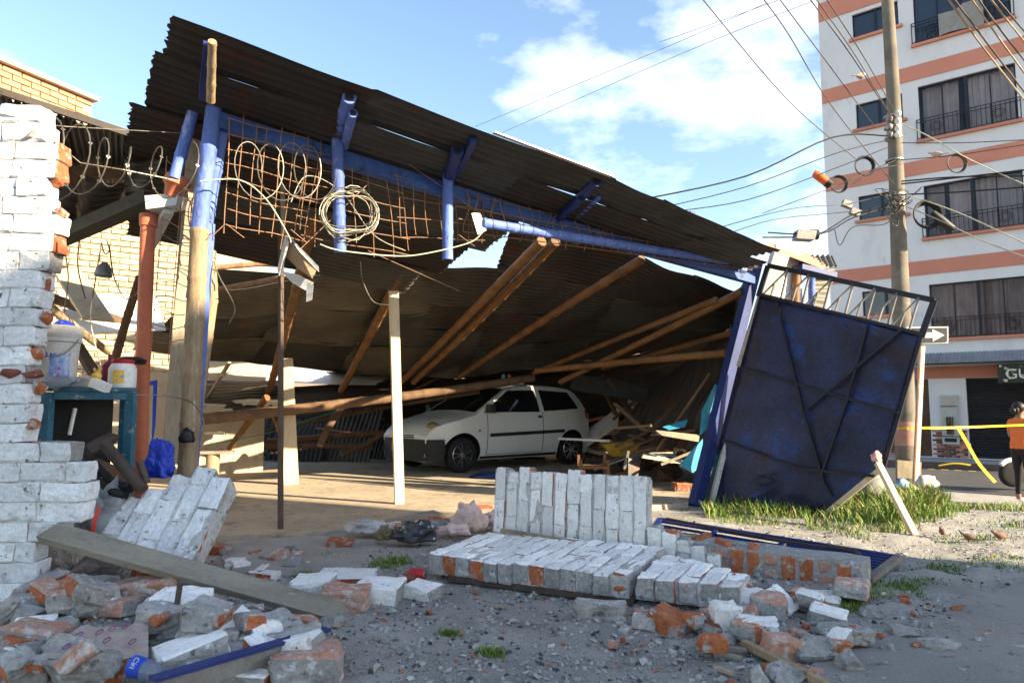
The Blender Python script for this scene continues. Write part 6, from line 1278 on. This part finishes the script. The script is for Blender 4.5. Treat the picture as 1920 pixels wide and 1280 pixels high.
for k, a in enumerate([[(1772, -10, 6.5), (1840, 85, 7.2), (1930, 200, 8)], [(1782, -10, 6.5), (1850, 80, 7.2), (1930, 185, 8)], [(1815, -10, 6.5), (1870, 68, 7.2), (1930, 150, 8)], [(1828, -10, 6.5), (1880, 62, 7.2), (1930, 125, 8)], [(1850, -10, 6.5), (1890, 40, 7), (1930, 90, 7.6)], [(1862, -10, 6.5), (1900, 35, 7), (1930, 70, 7.6)]]): ov(a, .009, ['bamboodry', 'ruststeel'][k % 2], 'thick overhead line at the top right corner', 'lines at the top right corner')
for k, a in enumerate([[(1665, 255, 11.7), (1560, 258, 11.6), (1400, 330, 11.5), (1205, 374, 11.4)], [(1668, 262, 11.7), (1560, 290, 11.6), (1400, 350, 11.5), (1230, 392, 11.4)], [(1668, 275, 11.7), (1560, 318, 11.6), (1400, 375, 11.5), (1250, 398, 11.4)]]): ov(a, .013 if k == 0 else .008, 'black', 'black cable sagging from the pole to the shed roof', 'cables from pole to shed roof')
for k, a in enumerate([[(1684, 380, 11.7), (1600, 402, 11.6), (1530, 440, 11.2), (1430, 445, 11)], [(1684, 385, 11.7), (1600, 408, 11.6), (1540, 438, 11.2), (1440, 436, 11)], [(1680, 360, 11.7), (1590, 382, 11.6), (1480, 392, 11.2), (1330, 432, 11)], [(1680, 390, 11.7), (1560, 400, 11.6), (1450, 412, 11.2), (1360, 440, 11)], [(1680, 300, 11.7), (1610, 330, 11.6), (1560, 352, 11.4), (1430, 400, 11)], [(1690, 308, 11.7), (1640, 320, 11.6), (1600, 345, 11.4)], [(1690, 388, 11.6), (1660, 420, 11.5), (1600, 425, 11.3), (1575, 460, 11.3), (1565, 430, 11.3)]]): ov(a, .012 if k < 2 else .007, 'black', 'black cable strung low from the pole to the left', 'low cables left of the pole')
for k, a in enumerate([[(1690, 345, 11.7), (1780, 335, 11.2), (1930, 318, 10.5)], [(1690, 340, 11.7), (1790, 332, 11.2), (1930, 330, 10.5)], [(1690, 365, 11.7), (1800, 360, 11.2), (1930, 350, 10.5)], [(1690, 268, 11.7), (1800, 268, 11.4), (1930, 262, 11)], [(1690, 300, 11.7), (1740, 296, 11.4), (1800, 290, 11.2), (1930, 270, 11)]]): ov(a, .013 if k < 3 else .007, 'black', 'black cable strung from the pole to the right', 'cables right of the pole')
for k, a in enumerate([[(1690, 232, 11.7), (1740, 255, 11.4), (1820, 300, 11), (1930, 350, 10.5)], [(1700, 388, 11.6), (1760, 412, 11.2), (1840, 450, 10.6), (1930, 485, 10)], [(1700, 365, 11.6), (1800, 400, 11.2), (1930, 460, 10.4)]]): ov(a, .010, 'cable', 'pale service cable dropping from the pole to the right', 'pale service cables')
r_ = random.Random(21)
for k in range(14):
    x, y = 1685+r_.uniform(-30, 30), 385+r_.uniform(-30, 25); ov([(1686+r_.uniform(-8, 8), 375+r_.uniform(-15, 15), PY-.2), (x+r_.uniform(-15, 15), y+r_.uniform(-15, 15), PY-.35), (x+r_.uniform(-30, 30), y+r_.uniform(-15, 25), PY-.3), (1686, 388, PY-.2)], .006, 'black', 'tangle of black cable round the utility pole', 'cable tangle on the pole')
# birds
def bird(c, s_, yaw, label, m_='ruststeel'):
    t_ = thing('pigeon', label, 'bird', c, 'small birds'); R_ = Matrix.Rotation(yaw, 3, 'Z')
    b_ = MB(); pr = [(-.5, .06, .12), (-.35, .16, .15), (-.1, .3, .2), (.15, .33, .22), (.35, .22, .3), (.45, .15, .42), (.55, .13, .5), (.65, .06, .5)]
    vs_ = []; n_ = 10
    for (x, r0, z) in pr:
        for j in range(n_): a = 2*math.pi*j/n_; vs_.append(c + R_ @ (V((x, r0*.8*math.cos(a), z+.1+r0*.85*math.sin(a)))*s_))
    fs_ = [(i*n_+j, i*n_+(j+1) % n_, (i+1)*n_+(j+1) % n_, (i+1)*n_+j) for i in range(len(pr)-1) for j in range(n_)]+[tuple(range(n_)), tuple(range((len(pr)-1)*n_, len(pr)*n_))]
    b_.add(vs_, fs_).build('body', m_, t_, smooth=70)
    for e in (-.1, .1): MB().tube([c+R_ @ (V((.05, e, .1))*s_), c+R_ @ (V((.05, e, -.12))*s_)], .02*s_, 5).build('leg', 'pvc', t_)
    MB().poly([c+R_ @ (V(p)*s_) for p in ((-.45, -.06, .24), (-.95, -.1, .14), (-.95, .1, .14), (-.45, .06, .24))], .02*s_, UP).build('tail', m_, t_)
mb_ = mat('brown_feathers', (0.22, 0.12, 0.08), (0.15, 0.08, 0.06), 9, 0.8); mp_ = mat('pale_feathers', (0.42, 0.33, 0.27), (0.3, 0.24, 0.2), 9, 0.8)
bird(G(1768, 1007)+UP*.015, .095, 1.3, 'small brown bird standing on the sunlit ground, leftmost of three', mb_); bird(G(1818, 1016)+UP*.012, .095, 2.6, 'small brown bird on the ground, middle of three', mb_); bird(G(1876, 1014)+UP*.012, .11, 3.1, 'small brown bird on the ground nearest the right edge', mb_)
bird(P(1614, 149, 10.6), .2, .4, 'grey bird perched on the line above the left windows', mp_); bird(P(1757, 296, 11.2), .2, 2.2, 'pale bird perched on the line right of the pole', mp_)
# arrow sign
sp0, sp1 = G(1716, 930, -.12), None; SY = sp0.y
sp0 = P(1715, 935, 9.3); sp1 = P(1730, 620, 9.3)
asg = thing('arrow_sign', 'one way arrow sign on a thin post behind the gate', 'sign', sp0)
MB().bar(sp0, sp1, .075, .03, up=V((0, 1, 0))).build('post', 'whitepost', asg); MB().bar(sp0+V((-.03, -.016, 0)), sp1+V((-.03, -.016, 0)), .02, .012, up=V((0, 1, 0))).build('shaded_side_strip', 'bamboo', asg)  # brown strip paints the shaded left side of the post
def SQ(x, y, off=0): return P(x, y, 9.25-off)
MB().poly([SQ(1700, 613), SQ(1778, 612), SQ(1778, 643), SQ(1700, 645)], .01, V((0, -1, 0))).build('border', 'white', asg)
MB().poly([SQ(1702, 615, .012), SQ(1776, 614, .012), SQ(1776, 641, .012), SQ(1702, 643, .012)], .008, V((0, -1, 0))).build('board', 'black', asg)
MB().poly([SQ(*p, .018) for p in ((1706, 624), (1748, 623), (1748, 617), (1771, 628), (1749, 640), (1749, 633), (1706, 634))][::1], .005, V((0, -1, 0))).build('arrow', 'white', asg)
MB().poly([P(1683, 862, 9.9), P(1728, 866, 9.8), P(1727, 897, 9.75), P(1683, 896, 9.85)], .02, V((0, -1, 0))).build('pale_board', 'woodpale', label='pale board leaning at the foot of the utility pole', cat='board')
zz = zg(4.6, 8.6)
MB().lathe([(.2, 0), (.21, .05), (.2, .32), (.17, .36)], 18, P(1632, 945, 8.3)).build('concrete_drum', 'concrete', label='grey concrete drum in the grass behind the gate', cat='drum', smooth=40)
crumple('litter_sheet', P(1738, 905, 9.0), .14, .06, .1, 'bagclear', 2, label='crumpled clear sheet beside the arrow sign post', cat='litter'); crumple('blue_litter', P(1690, 908, 9.0), .1, .05, .07, mat('blueplastic', (0.1, 0.25, 0.6), (0.3, 0.4, 0.6), 9, 0.4), 3, label='blue plastic litter left of the arrow sign post', cat='litter')
# barrier tape
tp = thing('barrier_tape', 'yellow barrier tape strung from the gate past the pole to the right', 'tape', P(1800, 800, 10))
def strip(name, pts, h_, parent):
    pp = spline([P(*q) for q in pts], 8); vv = []
    for i, p in enumerate(pp): tw = .3*math.sin(i*.5); vv += [p+V((0, .02*math.sin(tw), h_/2)), p-V((0, .02*math.sin(tw), h_/2))]
    return MB().add(vv, [(2*i, 2*i+2, 2*i+3, 2*i+1) for i in range(len(pp)-1)]).build(name, 'tape', parent)
strip('strand', [(1672, 803, 9.6), (1716, 802, 9.4), (1800, 801, 10.0), (1930, 796, 10.8)], .03, tp)
v0 = [P(1797, 803, 9.9), P(1812, 828, 9.9), P(1835, 868, 9.85), P(1866, 904, 9.8)]; vv = []
for i, p in enumerate(spline(v0, 6)): vv += [p+V((.022, 0, .01)), p-V((.02, 0, .01))]
MB().add(vv, [(2*i, 2*i+2, 2*i+3, 2*i+1) for i in range(len(vv)//2-1)]).build('loose_end', 'tape', tp)
vv = []
for i, p in enumerate(spline([P(1799, 803, 9.88), P(1806, 820, 9.86), P(1818, 838, 9.86)], 6)): vv += [p+V((.018, 0, .01)), p-V((.014, 0, .01))]
MB().add(vv, [(2*i, 2*i+2, 2*i+3, 2*i+1) for i in range(len(vv)//2-1)]).build('loose_end', 'tape', tp)
cable('road_tape', [(1760, 873, 14.5), (1790, 869, 14.4), (1820, 872, 14.3)], .02, 'tape', 'strip of yellow tape lying on the far street', 'tape')

# ---- people: one skinned surface each, posed by joints
def figure(name, label, base, H, yaw, joints, zones, mats, hair=None):
    me = bpy.data.meshes.new('body'); names = list(joints); idx = {k: i for i, k in enumerate(names)}
    es = [(idx[a], idx[p]) for a, (p, *_) in joints.items() if p]
    me.from_pydata([V(joints[k][1]) for k in names], es, [])
    o = bpy.data.objects.new('tmp', me); C.objects.link(o)
    md = o.modifiers.new('s', 'SKIN'); me.skin_vertices.new() if not me.skin_vertices else None
    sv = me.skin_vertices[0].data
    for k in names: sv[idx[k]].radius = (joints[k][2], joints[k][3] if len(joints[k]) > 3 else joints[k][2])
    sv[idx['pelvis']].use_root = True
    sd = o.modifiers.new('d', 'SUBSURF'); sd.levels = 3; sd.render_levels = 3
    dg = bpy.context.evaluated_depsgraph_get(); bd = bpy.data.meshes.new_from_object(o.evaluated_get(dg)); bpy.data.objects.remove(o)
    bd.materials.clear()
    for m_ in mats: bd.materials.append(M[m_])
    for p in bd.polygons: p.material_index = zones(p.center); p.use_smooth = True
    root = thing(name, label, 'person', base)
    T_ = Matrix.Translation(base) @ Matrix.Rotation(yaw, 4, 'Z') @ Matrix.Scale(H/1.65, 4); bd.transform(T_); put('body', bd, root)
    if hair:
        hm = MB()
        for (c, r3) in hair:
            bm = bmesh.new(); bmesh.ops.create_icosphere(bm, subdivisions=3, radius=1)
            hm.add([V((v.co.x*r3[0], v.co.y*r3[1], v.co.z*r3[2]))+V(c) for v in bm.verts], [[v.index for v in f.verts] for f in bm.faces]); bm.free()
        h_ = hm.mesh('hair', 'hair', 80); h_.transform(T_); put('hair', h_, root)
    return root, T_
def body_joints(la, ra):
    j = {'pelvis': (None, (0, 0, .92), .135, .15), 'waist': ('pelvis', (0, 0, 1.06), .115, .13), 'chest': ('waist', (.01, 0, 1.25), .125, .155), 'neck0': ('chest', (0, 0, 1.40), .065), 'neck': ('neck0', (.01, 0, 1.45), .05), 'head': ('neck', (.03, 0, 1.54), .085, .075), 'crown': ('head', (.02, 0, 1.61), .06)}
    for s, sy, arm in (('l', 1, la), ('r', -1, ra)):
        j['hip'+s] = ('pelvis', (0, sy*.085, .86), .10); j['knee'+s] = ('hip'+s, (.02, sy*.09, .48), .06); j['ankle'+s] = ('knee'+s, (-.02, sy*.09, .09), .038); j['toe'+s] = ('ankle'+s, (.13, sy*.1, .03), .03)
        sh_, el, wr = arm; j['sh'+s] = ('chest', (0, sy*.17, 1.35), .055); j['el'+s] = ('sh'+s, el, .04); j['wr'+s] = ('el'+s, wr, .028)
        d = (V(wr)-V(el)).normalized(); pm = V(wr)+d*.06; j['palm'+s] = ('wr'+s, tuple(pm), .026)
        side = d.cross(V((0, 1, 0))); side = side.normalized() if side.length > .01 else V((1, 0, 0))
        for k in range(4): j['f%d%s' % (k, s)] = ('palm'+s, tuple(pm+d*(.05+.012*(k in (1, 2)))+side*(.018*(k-1.5))), .008)
        j['th'+s] = ('wr'+s, tuple(V(wr)+d*.045+side*.045), .009)
    return j
jw = body_joints((0, (.03, .20, 1.10), (.22, .14, 1.02)), (0, (.06, -.21, 1.12), (.26, -.10, 1.12)))
jw['pelvis'] = (None, (-.02, 0, .92), .15, .16)
def zw(c):
    if c.z > 1.40: return 0
    if (abs(c.y) > .155 and c.z < 1.20) or c.x > .19 and c.z > .9: return 0
    if c.z > .90: return 1
    if c.z > .16: return 2
    return 0 if c.z > .08 else 3
pbs = P(1922, 945, 11.0)
figure('person', 'woman in orange T-shirt and black leggings standing at the right edge', pbs, 1.60, .25, jw, zw, ['skin', 'orangeshirt', 'leggings', 'white'], hair=[((-.005, 0, 1.575), (.098, .092, .095)), ((-.075, 0, 1.53), (.05, .065, .08)), ((-.12, 0, 1.52), (.045, .045, .05))])
jm = body_joints((0, (.05, .22, 1.1), (.2, .12, 1.05)), (0, (.03, -.22, 1.1), (.2, -.1, 1.08)))
figure('person', 'man in white T-shirt and blue jeans seen far behind the car', V((P(1186, 780, 13.2).x, 13.2, .0)), 1.5, .1, jm, lambda c: 0 if c.z > 1.42 or (abs(c.y) > .17 and c.z < 1.2) or (c.x > .17 and c.z > .9) else (1 if c.z > .86 else 2), ['skin', 'whitecloth', 'jeans'], hair=[((-.01, 0, 1.585), (.095, .09, .085))])
# parked scooter, its front wheel just inside the frame
mo_ = P(1899, 912, 12.6); sct = thing('scooter', 'white scooter parked at the right edge, only its wheel in view', 'scooter', mo_)
wc = mo_+V((.0, 0, .22)); MB().lathe([(.13, -.045), (.2, -.04), (.225, -.02), (.225, .02), (.2, .04), (.13, .045)], 26, wc, ax=(.1, 1, 0)).build('wheel', 'rubber', sct, smooth=40)
MB().lathe([(.12, -.03), (.13, .0), (.12, .05), (.03, .05)], 20, wc, ax=(.1, 1, 0)).build('rim', 'steel', sct, smooth=40)
MB().tube([wc+V((.26*math.cos(a), 0, .26*math.sin(a))) for a in (2.4, 2.0, 1.6, 1.2, .8)], .045, 8).build('mudguard', 'white', sct, smooth=60)
MB().tube(spline([wc+V((.08, 0, .2)), wc+V((.3, 0, .65)), wc+V((.36, 0, .78))]), .04, 8).build('fork', 'white', sct, smooth=60)
MB().hull([wc+V(p) for p in ((.3, -.1, .1), (.3, .1, .1), (1.2, -.12, .1), (1.2, .12, .1), (.9, -.14, .5), (.9, .14, .5), (1.35, -.1, .55), (1.35, .1, .55), (.32, -.12, .62), (.32, .12, .62))]).build('body', 'white', sct)
MB().lathe([(.13, -.045), (.225, -.02), (.225, .02), (.13, .045)], 26, wc+V((1.15, 0, 0)), ax=(.1, 1, 0)).build('wheel', 'rubber', sct, smooth=40)

# ================================================================== GROUND COVER
def scatter(name, n, area, smin, smax, m_, seed, kindlist=None, zoff=0.0, dens=None):
    r_ = random.Random(seed); mb = MB(); tm = []
    for k in range(8):
        t_ = MB().hull(rock_pts(1, r_.uniform(.6, 1), r_.uniform(.4, .8), r_, 9)); tm.append((t_.v, t_.f))
    for _ in range(n):
        x, y = area(r_)
        if dens and r_.random() > dens(x, y): continue
        s_ = smin*(smax/smin)**(r_.random()**2.2); a = r_.uniform(0, 6.28); c_, d_ = math.cos(a)*s_, math.sin(a)*s_; v, f = r_.choice(tm); z = zg(x, y)+zoff + .022*noise.noise(V((x*2.1, y*2.1, 0)))+s_*.12
        o = len(mb.v); mb.v += [V((x+p.x*c_-p.y*d_, y+p.x*d_+p.y*c_, z+p.z*s_)) for p in v]; mi = r_.choice(kindlist) if kindlist else 0
        for q in f: mb.f.append([i+o for i in q]); mb.m.append(mi)
    return mb.build(name, m_, kind='stuff', label={'gravel': 'grey gravel stones over the yard', 'rubble_fragments': 'small pale and orange rubble chips'}.get(name))
def near(r_):
    y = 2.5*(8.5/2.5)**r_.random(); return r_.uniform(-.85, .85)*y, y
def notfloor(x, y):
    if x < -.6 and y > 5.6: return .22
    if y > 6.6 and x < 2: return .3
    p = 960+F*x/y; q = 758+F*1.1/y
    if p > 1560 and q > 1300-.66*(p-1500): return .4
    return 1.0
scatter('gravel', 40000, near, .006, .034, ['gravel', 'gravelpale', 'graveldark'], 5, [0, 0, 0, 1, 1, 2], dens=notfloor)
scatter('rubble_fragments', 4200, near, .010, .06, ['gravelpale', 'brick', 'rock', 'mortar'], 6, [0, 0, 1, 1, 2, 2, 3], dens=lambda x, y: notfloor(x, y)*(1.0 if (x < -.1 and y < 5.2) or (abs(x-.9) < 1.4 and y < 4.6) else .12))
def grass(name, n, area, hmin, hmax, seed, label, dry=.15):
    r_ = random.Random(seed); vs, fs, ms = [], [], []
    for _ in range(n):
        q = area(r_)
        if q is None: continue
        x, y, k = q; z = zg(x, y); h = r_.uniform(hmin, hmax)*k; a = r_.uniform(0, 6.28); w_ = r_.uniform(.003, .006)*(.6+k*.5); ln = r_.uniform(.15, .75)*h; ca, sa_ = math.cos(a), math.sin(a)
        o = len(vs); px, py = -sa_*w_, ca*w_
        for t, wd in ((0, 1), (.4, .9), (.75, .6)):
            e = ln*t*t; zz_ = z-.01+h*(t-.18*t*t); vs.append((x+ca*e-px*wd, y+sa_*e-py*wd, zz_)); vs.append((x+ca*e+px*wd, y+sa_*e+py*wd, zz_))
        vs.append((x+ca*ln, y+sa_*ln, z-.01+h*.85))
        fs += [(o, o+1, o+3, o+2), (o+2, o+3, o+5, o+4), (o+4, o+5, o+6)]; ms += [1 if r_.random() < dry else 0]*3
    m_ = MB(); m_.v = [V(p) for p in vs]; m_.f = fs; m_.m = ms; return m_.build(name, ['grass', 'grassdry'], kind='stuff', label=label)
def ga(r_):
    x, y = r_.uniform(1.9, 6.2), r_.uniform(5.7, 9.6); p = 960+F*x/y; q = 758+F*(1.1-zg(x, y))/y
    lim = 985+ (10 if p > 1500 else -5) if p < 1690 else lerp(985, 952, min(1, (p-1690)/120))
    k = 1.0 if q < lim-14 else .4
    if q > lim + 22*noise.noise(V((x*2.2, y*2.2, 0))) - 12*r_.random()**2 or p < 1310+ (q-940)*.2: return None
    nn_ = noise.noise(V((x*1.3, y*1.3, 7)))
    if nn_ < -.25 and r_.random() < .7: return None
    return x, y, k*(.65+.7*(nn_+.5))*(1+.7*sstep(1600, 1720, p))
grass('grass', 34000, ga, .04, .20, 1, 'sunlit green grass along the foot of the leaning gate', .28)
def gb_(r_):
    c = r_.choice([(1700, 1105, 34, 12), (1650, 1120, 26, 12), (1770, 1065, 45, 10), (1880, 1055, 50, 10), (1740, 1085, 40, 10), (700, 1060, 34, 9), (740, 1052, 26, 6), (620, 1040, 26, 6), (575, 1083, 14, 5), (840, 1193, 14, 3), (920, 1225, 20, 4), (1440, 1222, 20, 9), (1600, 1140, 16, 8), (1830, 1010, 60, 6), (1900, 985, 40, 12)])
    x, y = r_.gauss(c[0], c[2]*.6), r_.gauss(c[1], c[3]*.7); g = G(x, max(y, 940)); return g.x, g.y, .45
grass('weeds', 5200, gb_, .03, .11, 2, 'low green weeds between the rubble and along the street', .1)

# ---- labels that tell the overhead cables of one run apart
def relabel(group, fmt, key):
    wd = ['first', 'second', 'third', 'fourth', 'fifth', 'sixth', 'seventh']
    for i, o in enumerate(sorted([o for o in C.objects if o.get('group') == group], key=key)): o['label'] = fmt % wd[i]
def xtop(o): return max((v.co for v in o.data.vertices), key=lambda c: c.z).x
def zleft(o): return -min((v.co for v in o.data.vertices), key=lambda c: c.x).z
def zright(o): return -max((v.co for v in o.data.vertices), key=lambda c: c.x).z
relabel('lines up to the left of the pole', 'thin overhead line climbing from the pole to the upper left, %s from the left', xtop)
relabel('lines crossing the clouds', 'faint overhead line crossing the clouds, %s from the top', zleft)
relabel('lines at the top right corner', 'thick overhead line in the top right corner, %s from the left', xtop)
relabel('cables from pole to shed roof', 'black cable sagging from the pole to the shed roof, %s from the top', zleft)
relabel('low cables left of the pole', 'black cable strung low from the pole to the left, %s from the top', zleft)
relabel('cables right of the pole', 'black cable strung from the pole to the right, %s from the top', zright)
relabel('pale service cables', 'pale service cable dropping from the pole to the right, %s from the top', zright)
